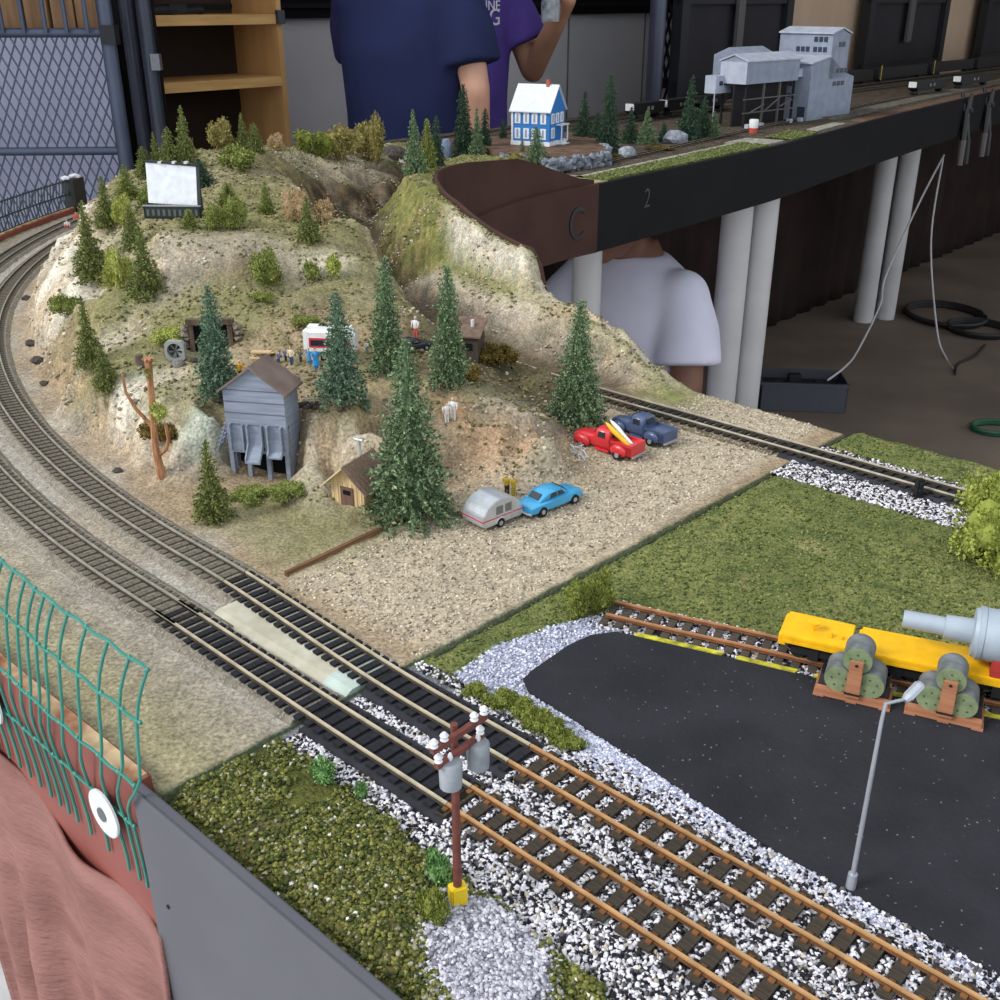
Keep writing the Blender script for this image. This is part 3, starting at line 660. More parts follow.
pt = scatter(17000, -.402, .02, lambda s: (.196, front_t(s) + .004), lambda s, t: not (((s + .218) / .036) ** 2 + ((t - .232 + .2 * (s + .218)) / .024) ** 2 < .9) and noise.noise((s * 30, t * 30, 1.)) > -.35 + rnd.uniform(-.3, .3))
tag(stones('ground_foam', [ST(s, t, NZ(s, t) + .0005)[:] for s, t in pt], (.0005, .0015), [((102, 103, 52), 4), ((80, 86, 44), 3), ((126, 124, 66), 2.5), ((62, 72, 40), 2), ((150, 146, 124), .9), ((206, 204, 196), .1)], FO, jit=.45), 'mossy olive turf crumbs between the charcoal panel and the ballast', 'turf', kind='stuff')
pt = scatter(15000, -.40, .1, lambda s: (.366, .898), lambda s, t: not (onb(s, t) or bool(inpoly(Bp, np.array([s]), np.array([t]))[0])) and not (.762 < t < .848 and s < -.2) and s > SBF(t) + .003 and noise.noise((s * 14, t * 14, 4.)) > -.5 + rnd.uniform(-.4, .4))
tag(stones('ground_foam', [ST(s, t, NZ(s, t) + .0002)[:] for s, t in pt], (.0005, .0012), [((104, 112, 62), 4), ((86, 98, 54), 3), ((128, 130, 76), 2), ((70, 86, 48), 2)], FO, jit=.45), 'green turf crumbs on the lawn between rear track and asphalt pad', 'turf', kind='stuff')
pt = []
while len(pt) < 7000:
    s = rnd.uniform(-.62, -.403); t = rnd.uniform(.37, .91)
    if (.365 + .14 * max(0, (-.53 - s) / .1) < t) and not abs(t - BT) < .02 and (s > -.535 or (t > .5 and t < .78 and rnd.random() < .5)): pt.append((s, t))
pp = [ST(s, t) for s, t in pt]
tag(stones('gravel', [(p.x, p.y, DOWN(p.x, p.y) + .0002) for p in pp if DOWN(p.x, p.y) < Z0 + .004], (.0006, .0013), [((182, 170, 150), 4), ((204, 194, 176), 2), ((146, 132, 112), 2), ((108, 98, 84), .6)], STONE()), 'loose tan gravel strewn over the parking lot', 'gravel', kind='stuff')
# ================================================================ trees and bushes
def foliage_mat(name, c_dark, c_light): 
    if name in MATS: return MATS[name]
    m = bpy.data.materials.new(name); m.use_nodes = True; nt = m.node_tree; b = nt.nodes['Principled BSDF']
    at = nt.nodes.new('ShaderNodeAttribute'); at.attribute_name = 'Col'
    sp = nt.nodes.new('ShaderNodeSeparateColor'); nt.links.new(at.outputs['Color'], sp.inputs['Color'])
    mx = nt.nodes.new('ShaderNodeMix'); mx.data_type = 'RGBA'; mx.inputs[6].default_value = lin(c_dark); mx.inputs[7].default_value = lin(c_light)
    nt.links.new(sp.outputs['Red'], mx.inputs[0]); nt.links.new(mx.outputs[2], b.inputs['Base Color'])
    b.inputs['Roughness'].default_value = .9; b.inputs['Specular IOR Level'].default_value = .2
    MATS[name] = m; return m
def leaf_arrays(P0, D, L, Wd, rng):
    """diamond leaves: base point, direction, length, width"""
    n = len(P0); D = D / np.linalg.norm(D, axis=1, keepdims=True)
    r = rng.normal(size=(n, 3)); s = np.cross(D, r); s /= np.linalg.norm(s, axis=1, keepdims=True) + 1e-9
    nrm = np.cross(D, s)
    a = P0; b = P0 + D * L[:, None] * .5 + s * Wd[:, None] + nrm * Wd[:, None] * .35; c = P0 + D * L[:, None]; d = P0 + D * L[:, None] * .5 - s * Wd[:, None] + nrm * Wd[:, None] * .35
    V = np.stack([a, b, c, d], 1).reshape(-1, 3); Fq = np.arange(4 * n).reshape(n, 4)
    return V, Fq
def conifer_meshes(seed, layers=17, leaf=.034, rad=.2, base=.10, lean=0., dens=1., shape=.9):
    rng = np.random.default_rng(seed); P0 = []; D = []; L = []
    for k in range(layers):
        h = base + (1 - base) * (k / (layers - .4)) ** .95
        rr = rad * ((1 - h) / (1 - base)) ** shape * (1 + .22 * rng.normal() * .7) + .012
        nb = max(5, int((13 * ((1 - h) ** .6) + 8) * dens)); off = rng.random() * 6.28
        for j in range(nb):
            a = off + 6.283 * j / nb + rng.normal() * .14; r1 = rr * (1 + .18 * rng.normal()); dz = -.30 * r1 * (1 - .6 * h) + .012 * rng.normal()
            nl = max(3, int(r1 / leaf * 3.0 * dens))
            for q in range(nl):
                f = (q + .8 * rng.random()) / nl; f = f ** .75
                p = np.array([cos(a) * r1 * f, sin(a) * r1 * f, h + dz * f ** 1.5 + .004 * rng.normal()])
                P0.append(p); d = np.array([cos(a), sin(a), -.05]) + rng.normal(size=3) * .75; d[2] += .25; D.append(d); L.append(leaf * (.75 + .5 * rng.random()) * (1 - .35 * h))
    for q in range(10): P0.append(np.array([0, 0, .93 + .05 * rng.random()])); D.append(np.array([rng.normal() * .3, rng.normal() * .3, 1.])); L.append(leaf)
    P0 = np.array(P0); D = np.array(D); L = np.array(L)
    P0 = np.concatenate([P0, P0 * (.8 + .25 * rng.random((len(P0), 1))) * np.array([1, 1, 0]) + P0 * np.array([0, 0, 1]) + np.array([0, 0, .012]) * rng.normal(size=(len(P0), 1))]); D = np.concatenate([D, D + rng.normal(size=D.shape) * .8]); L = np.concatenate([L, L * .9])
    P0[:, 0] += lean * P0[:, 2] ** 2
    V, Fq = leaf_arrays(P0, D, L, L * .24, rng)
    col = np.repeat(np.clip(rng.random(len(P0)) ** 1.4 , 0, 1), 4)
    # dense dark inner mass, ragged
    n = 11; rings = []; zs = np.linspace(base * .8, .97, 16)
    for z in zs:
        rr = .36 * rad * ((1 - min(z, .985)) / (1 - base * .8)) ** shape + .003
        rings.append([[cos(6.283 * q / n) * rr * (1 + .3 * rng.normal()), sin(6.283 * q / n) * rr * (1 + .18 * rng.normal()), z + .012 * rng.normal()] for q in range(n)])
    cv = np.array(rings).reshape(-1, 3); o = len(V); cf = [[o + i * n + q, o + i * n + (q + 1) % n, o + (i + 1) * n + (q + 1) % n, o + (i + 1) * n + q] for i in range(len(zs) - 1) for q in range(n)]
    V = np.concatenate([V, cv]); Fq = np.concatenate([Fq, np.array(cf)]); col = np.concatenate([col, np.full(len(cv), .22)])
    c3 = np.stack([col] * 3, -1)
    return V, Fq, c3
def bush_meshes(seed, n=520, leaf=.13, lumps=7, flat=.75):
    rng = np.random.default_rng(seed); P0 = []; D = []
    cs = [(np.array([0, 0, .42 * flat]), .4)] + [(np.array([rng.uniform(-.34, .34), rng.uniform(-.34, .34), rng.uniform(.2, .72) * flat]), rng.uniform(.16, .27)) for _ in range(lumps)]
    for i in range(n):
        c, r = cs[rng.integers(len(cs))]; d = rng.normal(size=3); d /= np.linalg.norm(d); p = c + d * r * rng.uniform(.5, 1.02) * np.array([1, 1, flat + .1])
        if p[2] < 0: p[2] = abs(p[2]) * .3
        P0.append(p); D.append(d + rng.normal(size=3) * .6 + np.array([0, 0, .3]))
    P0 = np.array(P0); V, Fq = leaf_arrays(P0, np.array(D), leaf * (.7 + .6 * rng.random(n)), np.full(n, leaf * .33), rng)
    col = np.repeat(rng.random(n) ** 1.3, 4)
    bv, bf = ICO[2]; Vs = [V]; Cs = [col]; o = len(V); F3 = []
    for c, r in cs:
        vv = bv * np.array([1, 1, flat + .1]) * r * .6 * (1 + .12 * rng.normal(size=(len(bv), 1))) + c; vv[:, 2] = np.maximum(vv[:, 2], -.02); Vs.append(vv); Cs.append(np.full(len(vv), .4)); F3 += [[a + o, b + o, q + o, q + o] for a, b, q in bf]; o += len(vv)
    c = np.concatenate(Cs); return np.concatenate(Vs), (Fq, F3), np.stack([c] * 3, -1)
def fol_mesh(name, V, Fq, F3, col):
    me = bpy.data.meshes.new(name); fs = [tuple(int(i) for i in f) for f in Fq] + [tuple(int(i) for i in f[:3]) for f in F3]
    me.from_pydata([tuple(float(x) for x in v) for v in V], [], fs)
    c = np.ones((len(V), 4), np.float32); c[:, :3] = col; at = me.color_attributes.new('Col', 'FLOAT_COLOR', 'POINT'); at.data.foreach_set('color', c.ravel())
    me.materials.append(None); return me
CONI = []
for sd, ly, lf, rd, bs, ln, dn, sh in ((1, 22, .036, .185, .10, .0, 1.1, .72), (2, 21, .040, .2, .13, .02, 1.05, .68), (3, 24, .032, .23, .06, -.02, 1.15, .82), (4, 17, .05, .24, .04, .01, 1., .8), (5, 16, .052, .2, .03, -.02, 1., .62)):
    V, Fq, c3 = conifer_meshes(sd, ly, lf, rd, bs, ln, dn, sh); CONI.append((fol_mesh('foliage', V, Fq, [], c3), rd))
BUSH = []
for sd, n_, lf, lm, fl in ((11, 2500, .07, 9, .7), (12, 2300, .075, 7, .95), (13, 2400, .065, 11, .5), (14, 1000, .11, 6, .8), (15, 5200, .042, 12, .9)):
    V, (Fq, F3), c3 = bush_meshes(sd, n_, lf, lm, fl); BUSH.append(fol_mesh('foliage', V, Fq, F3, c3))
mbt = MB(); mbt.tube([(0, 0, -.03), (0.004, 0, .3), (0, 0, .95)], [.022, .016, .004], 7); TRUNK = None
bark = pm('bark', (112, 92, 78), (78, 62, 52), 300., .9, stretch=(1, 1, .15))
mbt2 = MB(); 
for k in range(9): mbt2.ico((.05 * cos(k * .7), .05 * sin(k * .7), .0), (.035, .03, .02), 1, .3, rnd)
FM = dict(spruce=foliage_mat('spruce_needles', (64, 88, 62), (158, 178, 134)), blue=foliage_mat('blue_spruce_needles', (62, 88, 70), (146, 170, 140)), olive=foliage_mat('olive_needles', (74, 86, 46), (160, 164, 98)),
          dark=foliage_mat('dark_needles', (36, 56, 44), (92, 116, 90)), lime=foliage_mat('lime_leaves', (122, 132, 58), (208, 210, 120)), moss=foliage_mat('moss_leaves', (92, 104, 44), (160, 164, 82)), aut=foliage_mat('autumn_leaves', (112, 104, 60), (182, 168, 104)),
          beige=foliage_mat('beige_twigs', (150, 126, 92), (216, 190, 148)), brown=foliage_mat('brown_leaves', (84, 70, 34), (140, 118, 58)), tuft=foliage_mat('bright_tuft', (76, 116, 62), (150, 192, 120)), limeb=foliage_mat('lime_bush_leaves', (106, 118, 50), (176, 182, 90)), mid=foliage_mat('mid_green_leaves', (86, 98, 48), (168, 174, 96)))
TRUNKME = mbt.build('trunk', bark); ROOTME = mbt2.build('roots', bark)
TRUNKME_, ROOTME_ = TRUNKME.data, ROOTME.data; bpy.data.objects.remove(TRUNKME); bpy.data.objects.remove(ROOTME)
def fol_child(me, mat, root, name='foliage'):
    o = link(name, me, root); o.material_slots[0].link = 'OBJECT'; o.material_slots[0].material = mat; return o
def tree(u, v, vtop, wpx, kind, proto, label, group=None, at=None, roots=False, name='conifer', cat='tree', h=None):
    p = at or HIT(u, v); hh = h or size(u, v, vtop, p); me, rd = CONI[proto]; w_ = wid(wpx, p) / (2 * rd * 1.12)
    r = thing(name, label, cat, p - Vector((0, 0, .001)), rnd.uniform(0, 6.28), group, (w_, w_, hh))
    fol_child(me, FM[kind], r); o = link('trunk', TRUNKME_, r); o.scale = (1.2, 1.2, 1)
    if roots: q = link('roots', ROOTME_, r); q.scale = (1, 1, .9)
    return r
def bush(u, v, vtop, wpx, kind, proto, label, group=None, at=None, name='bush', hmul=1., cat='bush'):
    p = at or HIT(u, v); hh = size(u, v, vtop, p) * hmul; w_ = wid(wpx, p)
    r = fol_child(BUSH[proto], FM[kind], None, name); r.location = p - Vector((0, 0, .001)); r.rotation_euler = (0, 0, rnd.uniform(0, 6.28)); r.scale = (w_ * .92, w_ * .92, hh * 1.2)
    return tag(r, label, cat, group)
# big spruces
tree(220, 398, 284, 44, 'blue', 0, 'tall dark spruce just left of the grey coal tipple roof', roots=True)
tree(343, 408, 291, 46, 'blue', 1, 'dark spruce in front of the white and red camper', roots=True)
tree(389, 374, 256, 40, 'spruce', 0, 'tall spruce on the dirt clearing right of the camper', roots=True)
tree(449, 386, 265, 42, 'spruce', 0, 'tall spruce left of the brown shed, at the gorge side', roots=True)
tree(412, 515, 338, 88, 'spruce', 2, 'largest spruce, beside the small tan hut', roots=True)
tree(576, 424, 298, 60, 'spruce', 2, 'broad spruce behind the red pickup')
# lighter trees on the hill
OL = 'olive conifers on the hill'
tree(214, 519, 440, 40, 'olive', 3, 'olive conifer at the front left foot of the coal tipple', OL)
tree(92, 364, 296, 28, 'olive', 3, 'olive conifer on the left slope above the white cliff', OL)
tree(107, 388, 344, 26, 'olive', 4, 'short olive conifer below another, above the white cliff', OL)
tree(93, 278, 201, 36, 'olive', 3, 'tall olive conifer at the left edge of the hill', OL)
tree(148, 295, 226, 38, 'olive', 3, 'olive conifer left of the rock band below the billboard', OL)
tree(134, 248, 204, 22, 'olive', 4, 'slim olive conifer above the two left slope trees', OL)
tree(113, 284, 246, 18, 'lime', 4, 'small yellow-green tree between two olive conifers on the left slope', OL)
tree(108, 226, 176, 26, 'olive', 3, 'olive conifer on the left crest beside the mesh fence end', OL)
tree(187, 168, 106, 26, 'olive', 3, 'tallest conifer on the crest behind the billboard', OL)
tree(171, 170, 126, 22, 'olive', 4, 'second tallest conifer on the crest, left of the tallest', OL)
tree(158, 172, 132, 18, 'olive', 3, 'slim crest conifer above the left end of the billboard', OL)
tree(146, 176, 146, 22, 'olive', 4, 'leftmost conifer on the crest above the billboard', OL)
tree(128, 198, 164, 26, 'mid', 3, 'rounded green tree on the crest left of the billboard', OL)
tree(202, 186, 158, 26, 'dark', 4, 'dark tree right behind the billboard', OL)
tree(244, 150, 112, 16, 'olive', 3, 'slim conifer on the crest beside the big olive bush', OL)
tree(256, 152, 122, 18, 'olive', 4, 'shorter conifer on the crest right of the slim one', OL)
tree(229, 206, 182, 26, 'mid', 4, 'bushy green tree on the terrace right of the billboard', OL)
tree(267, 214, 181, 18, 'mid', 3, 'small light tree on the terrace left of the beige bushes', OL)
tree(309, 240, 196, 26, 'olive', 3, 'olive conifer in front of the beige bushes', OL)
tree(190, 226, 208, 18, 'mid', 4, 'little green tree at the foot of the billboard', OL)
BK = 'conifers behind the gorge'
tree(415, 172, 110, 24, 'spruce', 3, 'dark conifer on the left of the trio behind the gorge', BK)
tree(428, 168, 118, 18, 'mid', 4, 'yellow-green conifer in the middle of the trio behind the gorge', BK)
tree(437, 166, 115, 16, 'dark', 4, 'slim dark conifer on the right of the trio behind the gorge', BK)
# bushes on the hill
bush(240, 168, 136, 46, 'mid', 0, 'large olive bush on the crest right of the tallest conifer')
bush(222, 150, 120, 28, 'aut', 1, 'rounded golden bush on the crest behind the olive bush')
bush(276, 151, 134, 18, 'beige', 1, 'small beige bush on the crest above the gorge')
bush(309, 152, 130, 28, 'moss', 1, 'green bush on the crest left of the autumn trees')
for k, (u, v, vt, w_, kd, lb) in enumerate(((335, 158, 126, 34, 'aut', 'autumn tree at the left of the row in front of the navy shirt'), (360, 158, 124, 34, 'aut', 'autumn tree in the middle of the row in front of the navy shirt'), (374, 160, 116, 20, 'aut', 'tallest autumn tree, at the right of the row in front of the navy shirt'))):
    bush(u, v, vt, w_, kd, 1, lb, 'autumn trees behind the gorge', name='tree', cat='tree')
bush(325, 158, 132, 22, 'moss', 1, 'green bush beside the autumn trees')
bush(212, 228, 204, 22, 'mid', 1, 'yellow-green bush on the terrace lip below the billboard')
bush(236, 228, 196, 26, 'mid', 1, 'bush on the terrace lip right of the smaller bush')
bush(228, 222, 200, 30, 'mid', 0, 'wide bush on the terrace behind the lip')
bush(298, 222, 184, 30, 'beige', 4, 'large round beige bush on the terrace')
bush(326, 224, 196, 28, 'beige', 3, 'twiggy beige bush right of the round beige one')
bush(269, 288, 252, 34, 'mid', 1, 'dark green bush at the right end of the rock band')
bush(311, 281, 259, 22, 'mid', 3, 'small bush right of the dark green bush on the rock band')
bush(333, 277, 252, 20, 'lime', 3, 'small lime bush right of another small bush on the rock band')
bush(126, 288, 250, 24, 'lime', 1, 'bright lime bush between the left slope conifers')
bush(68, 314, 286, 34, 'mid', 0, 'round green bush at the far left edge of the cliff')
bush(168, 340, 318, 34, 'lime', 2, 'low lime hedge left of the mine portal')
bush(188, 334, 312, 22, 'lime', 2, 'low lime hedge touching the mine portal')
bush(160, 438, 415, 40, 'brown', 0, 'brown bush at the middle of the white cliff behind the bare trunk')
bush(124, 226, 196, 22, 'lime', 1, 'lime bush on the left crest beside an olive conifer')
bush(150, 206, 178, 34, 'mid', 0, 'dense green bush left of the billboard')
bush(306, 326, 306, 30, 'mid', 2, 'low green bush on the slope behind the camper')
bush(262, 300, 286, 24, 'mid', 2, 'low bush below the rock band')
bush(495, 362, 335, 46, 'brown', 0, 'olive-brown thicket right of the brown shed')
bush(465, 378, 358, 34, 'brown', 2, 'low olive growth in front of the brown shed')
bush(288, 494, 474, 40, 'mid', 2, 'low green bush at the right foot of the coal tipple')
bush(250, 498, 478, 40, 'mid', 2, 'low bush in front of the legs of the coal tipple')
bush(366, 412, 396, 12, 'blue', 3, 'tiny blue-green shrub right of the spruce by the camper')
# bushes on the front board
bush(574, 615, 578, 28, 'moss', 1, 'left one of two green bushes by the gravel edge')
bush(601, 613, 573, 30, 'moss', 1, 'right one of two green bushes by the gravel edge')
bush(577, 597, 578, 18, 'tuft', 3, 'bright green tuft on top of the left green bush by the gravel edge')
for u, v, vt, w_, pr_, lb in ((476, 694, 674, 26, 2, 'first moss clump from the top along the gravel edge'), (500, 708, 682, 36, 0, 'second moss clump from the top along the gravel edge'), (528, 722, 692, 38, 0, 'third moss clump from the top along the gravel edge'), (550, 736, 702, 38, 0, 'fourth moss clump from the top along the gravel edge'), (568, 748, 722, 34, 2, 'lowest moss clump along the gravel edge')):
    bush(u, v, vt, w_, 'moss', pr_, lb, 'moss clumps between track and pad')
bush(988, 562, 468, 116, 'limeb', 4, 'big lime green bush at the right edge of the turf')
bush(432, 925, 872, 38, 'moss', 0, 'green bush left of the yellow pole foot')
for u, v, vt, w_, lb in ((438, 888, 848, 34, 'bright green grass tuft above the bush by the utility pole'), (322, 782, 758, 34, 'bright green grass tuft beside the ballast, nearest the board joint'), (362, 800, 778, 16, 'small green grass tuft at the ballast edge')):
    bush(u, v, vt, w_, 'tuft', 3, lb, cat='grass', name='grass_tuft')
# bare tree with broken branches
p = HIT(162, 476); h = size(162, 476, 356, p); t = thing('bare_tree', 'bare orange-brown dead trunk with two broken branches before the white cliff', 'tree', p)
tb = pm('orange_bark', (192, 142, 104), (140, 94, 68), 400., .85, stretch=(1, 1, .2)); k = h / 118.
mb = MB(); mb.tube([(0, 0, -.002), (-.002 * 1, 0, 30 * k), (0 * k, 0, 60 * k), (2 * k, 0, 95 * k), (3 * k, 0, 116 * k)], [4.2 * k, 3.4 * k, 3.1 * k, 2.9 * k, 3.6 * k], 9)
for a in range(7): mb.ico((4 * k * cos(a * .9) + 3 * k, 4 * k * sin(a * .9), 115 * k), 1.8 * k, 1, .3, rnd)
mb.build('trunk', tb, t, True)
mb = MB(); mb.tube([(-2 * k, 0, 50 * k), (-14 * k, -2 * k, 68 * k), (-20 * k, -4 * k, 84 * k), (-21 * k, -4 * k, 102 * k)], [2. * k, 1.7 * k, 1.4 * k, 1.1 * k], 7); mb.build('branch', tb, t, True)
mb = MB(); mb.tube([(1 * k, 0, 22 * k), (8 * k, -2 * k, 28 * k), (12 * k, -2 * k, 38 * k), (11 * k, -2 * k, 54 * k)], [2.2 * k, 2 * k, 1.8 * k, 1.4 * k], 7); mb.build('branch', tb, t, True)
o = fol_child(BUSH[3], FM['lime'], t); o.location = (6 * k, -4 * k, 55 * k); o.scale = (19 * k, 17 * k, 26 * k)
o = fol_child(BUSH[3], FM['aut'], t); o.location = (2 * k, -4 * k, 96 * k); o.scale = (8 * k, 8 * k, 16 * k)
# ================================================================ buildings on the hill
def hz(u, v, p): return WY(u, v, p.y).z - p.z
p = W(261.5, 478); t = thing('coal_tipple', 'blue-grey wooden coal tipple with loading chutes built against the white cliff', 'building', p, yaw(232, 475, 291, 480))
w_ = (W(291, 480) - W(232, 475)).length; He, Hp, Hb, Hc = hz(261, 391, p), hz(256, 368, p), hz(261, 425, p), hz(261, 452, p); dp = w_ * .56; hw = w_ / 2
bg_ = pm('blue_grey_boards', (150, 158, 174), (130, 138, 154), 30., .75, bump=.15, stretch=(1, 1, 12)); rf_ = pm('rusty_brown_roof', (134, 116, 108), (108, 92, 84), 40., .75)
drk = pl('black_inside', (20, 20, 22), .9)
mb = MB(); mb.extrude([(-hw, Hb), (hw, Hb), (hw, He), (0, Hp), (-hw, He)], 'y', 0, dp); mb.build('upper_storey', bg_, t)
mb = MB()
for z in (Hb + (He - Hb) * .33, Hb + (He - Hb) * .66, He): mb.box(-hw, hw, -.0004, 0, z - .0003, z + .0003)
mb.build('board_seam', pl('seam', (96, 104, 120)), t)
for sg in (-1, 1):
    mb = MB(); ov = w_ * .07; sl = (Hp - He) / hw; x1 = sg * (hw + ov)
    mb.hexa([(0, -ov, Hp), (x1, -ov, He - sl * ov), (x1, dp + ov, He - sl * ov), (0, dp + ov, Hp), (0, -ov, Hp + .0022), (x1, -ov, He - sl * ov + .0018), (x1, dp + ov, He - sl * ov + .0018), (0, dp + ov, Hp + .0022)]); mb.build('roof', rf_, t)
for x in (-hw + .0018, -hw * .36, hw * .30, hw - .0018):
    mb = MB(); mb.box(x - .0018, x + .0018, 0, .0036, -.003, Hb); mb.build('post', bg_, t)
for x in (-hw + .0018, hw - .0018):
    mb = MB(); mb.box(x - .0018, x + .0018, .006, dp, -.003, Hb); mb.build('side_wall', bg_, t)
mb = MB(); mb.box(-hw + .003, hw - .003, dp * .45, dp * .5, -.003, Hb); mb.build('inner_wall', drk, t)  # coloured near black for the shade inside the open lower storey
mb = MB(); mb.box(-hw, hw, -.0002, .003, Hc - .0015, Hc + .0015); mb.build('beam', bg_, t)
def chute(x0, x1, ztop, zmid, yb, zlow, nm='chute'):
    mb = MB(); mb.hexa([(x0, -.001, zmid), (x1, -.001, zmid), (x1, .001, zmid), (x0, .001, zmid), (x0, .0015, ztop), (x1, .0015, ztop), (x1, .003, ztop), (x0, .003, ztop)])
    if zlow < zmid: mb.hexa([(x0, -yb, zlow), (x1, -yb, zlow), (x1, -yb, zlow + .0015), (x0, -yb, zlow + .0015), (x0, -.001, zmid), (x1, -.001, zmid), (x1, -.001, zmid + .002), (x0, -.001, zmid + .002)])
    for x in (x0, x1):
        mb.box(x - .0007, x + .0007, -.0035, .002, zmid, ztop)
        if zlow < zmid: mb.hexa([(x - .0006, -yb, zlow), (x + .0006, -yb, zlow), (x + .0006, -yb, zlow + .004), (x - .0006, -yb, zlow + .004), (x - .0006, -.001, zmid), (x + .0006, -.001, zmid), (x + .0006, -.003, zmid + .005), (x - .0006, -.003, zmid + .005)])
    mb.build(nm, bg_, t)
chute(-hw * .86, -hw * .44, Hb, Hc + .001, .006, Hc + .001); chute(hw * .38, hw * .82, Hb, Hc - .001, .006, Hc - .003); chute(-hw * .28, hw * .18, Hb, Hc + .004, .011, Hc * .72)
st_ = thing('stairs', 'narrow grey staircase climbing the left side of the coal tipple', 'stairs', p, t.rotation_euler.z)
for y in (.004, .012):
    mb = MB(); mb.tube([(-hw * 1.75, y - .004, 0), (-hw * 1.04, y, He * .62)], .0008, 5); mb.build('stringer', bg_, st_)
for k in range(12):
    f = (k + .5) / 12; mb = MB(); x = -hw * 1.75 + hw * .71 * f; mb.box(x - .0012, x + .0012, .001, .012, He * .62 * f, He * .62 * f + .0008); mb.build('step', bg_, st_)
# tan hut
p = W(349, 513); t = thing('hut', 'small tan plank hut with brown door beside the largest spruce', 'hut', p, yaw(332, 508, 365, 516)); w_ = (W(364, 515) - W(331, 508)).length; hw = w_ / 2; dp = w_ * 1.25
He, Hp = hz(349, 483, p), hz(346, 467, p)
tanw = pm('tan_planks', (222, 196, 150), (196, 166, 120), 90., .8, stretch=(8, 8, .3)); dbr = pm('brown_planks', (118, 92, 80), (96, 74, 64), 200., .8, stretch=(6, 6, .2))
mb = MB(); mb.extrude([(-hw, -.004), (hw, -.004), (hw, He), (0, Hp), (-hw, He)], 'y', 0, dp); mb.build('wall', tanw, t)
mb = MB()
for k in range(7): x = -hw + w_ * (k + .5) / 7; mb.box(x - .0002, x + .0002, -.0003, 0, 0, He)
mb.build('plank_batten', pl('tan_batten', (186, 160, 118)), t)
mb = MB(); mb.box(-hw * .42, hw * .36, -.0008, 0, -.002, He * .86); d_ = mb.build('door', dbr, t)
mb = MB(); mb.box(-hw * .24, hw * .2, -.0012, -.0006, He * .62, He * .76); mb.build('door_window', drk, d_)
sl = (Hp - He) / hw; ov = hw * .42
for sg, m_ in ((-1, pm('pale_roof_boards', (212, 194, 160), (186, 166, 132), 60., .8)), (1, pm('brown_roof_boards', (140, 118, 102), (108, 88, 76), 120., .85, stretch=(.3, 8, 8)))):
    x1 = sg * (hw + ov); mb = MB(); mb.hexa([(0, -ov, Hp), (x1, -ov, He - sl * ov), (x1, dp, He - sl * ov), (0, dp, Hp), (0, -ov, Hp + .0018), (x1, -ov, He - sl * ov + .0014), (x1, dp, He - sl * ov + .0014), (0, dp, Hp + .0018)])
    if sg > 0:
        for k in range(9): y = -ov + (dp + ov) * (k + .5) / 9; mb.hexa([(0, y - .0003, Hp + .0018), (x1, y - .0003, He - sl * ov + .0014), (x1, y + .0003, He - sl * ov + .0014), (0, y + .0003, Hp + .0018), (0, y - .0003, Hp + .0026), (x1, y - .0003, He - sl * ov + .0022), (x1, y + .0003, He - sl * ov + .0022), (0, y + .0003, Hp + .0026)])
    mb.build('roof', m_, t)
chm = pl('pale_metal', (196, 200, 204), .4, .4)
mb = MB(); mb.cyl((-hw * .55, dp * .8, He), (-hw * .55, dp * .8, Hp + .010), .0016); mb.cyl((-hw * .55 - .004, dp * .8, Hp + .010), (-hw * .55 + .004, dp * .8, Hp + .010), .0012); mb.build('stove_pipe', chm, t, True)
# brown shed by the gorge
p = HIT(462, 357); t = thing('shed', 'weathered brown shed half hidden behind a spruce at the gorge', 'hut', p, R(-14)); sc = depth(p) / F
a, b, hgt = 22 * sc, 26 * sc, size(462, 357, 337, p)
mb = MB(); mb.box(-a, a * .75, 0, b, -.01, hgt); mb.build('wall', pm('dark_brown_planks', (84, 74, 66), (62, 54, 48), 200., .85, stretch=(6, 6, .3)), t)
mb = MB(); mb.hexa([(-a * 1.1, -.003, hgt), (a * .9, -.003, hgt), (a * .9, b, hgt + .012), (-a * 1.1, b, hgt + .012), (-a * 1.1, -.003, hgt + .0015), (a * .9, -.003, hgt + .0015), (a * .9, b, hgt + .0135), (-a * 1.1, b, hgt + .0135)]); mb.build('roof', pm('brown_shingle', (122, 100, 86), (96, 80, 70), 150., .85), t)
mb = MB(); mb.box(a * .1, a * .5, -.0005, 0, hgt * .35, hgt * .7); mb.build('window', drk, t)
mb = MB(); mb.cyl((a * .35, b * .5, hgt), (a * .35, b * .5, hgt + .014), .0018); mb.build('chimney', pl('white_pipe', (214, 214, 216)), t, True)
# mine portal with timber frame
p = HIT(213, 351); t = thing('mine_portal', 'timber framed mine entrance in the slope, behind the tall dark spruce', 'tunnel entrance', p, R(4)); k = depth(p) / F
hh = size(213, 351, 322, p); hw = 19 * k; tim = pm('old_timber', (112, 96, 82), (80, 66, 56), 200., .9, stretch=(1, 1, .2))
for x in (-hw, hw): mb = MB(); mb.box(x - .0022, x + .0022, -.002, .004, -.004, hh); mb.build('post', tim, t)
mb = MB(); mb.box(-hw - .004, hw + .004, -.003, .004, hh - .002, hh + .003); mb.build('lintel', tim, t)
mb = MB(); mb.box(-hw + .002, hw - .002, .0005, .02, -.004, hh - .002); mb.build('opening_shade', pl('mine_black', (14, 13, 12), .95), t)  # solid black box: the darkness of the tunnel is put into its colour
for x in (-hw - .006, hw + .006):
    mb = MB()
    for q in range(5): mb.ico((x + rnd.uniform(-.002, .002), .003, q * hh / 5), (.005, .006, hh / 8), 1, .3, rnd)
    mb.build('stone_cheek', pm('grey_stone', (150, 138, 122), (112, 102, 90), 150., .9, bump=.4), t)
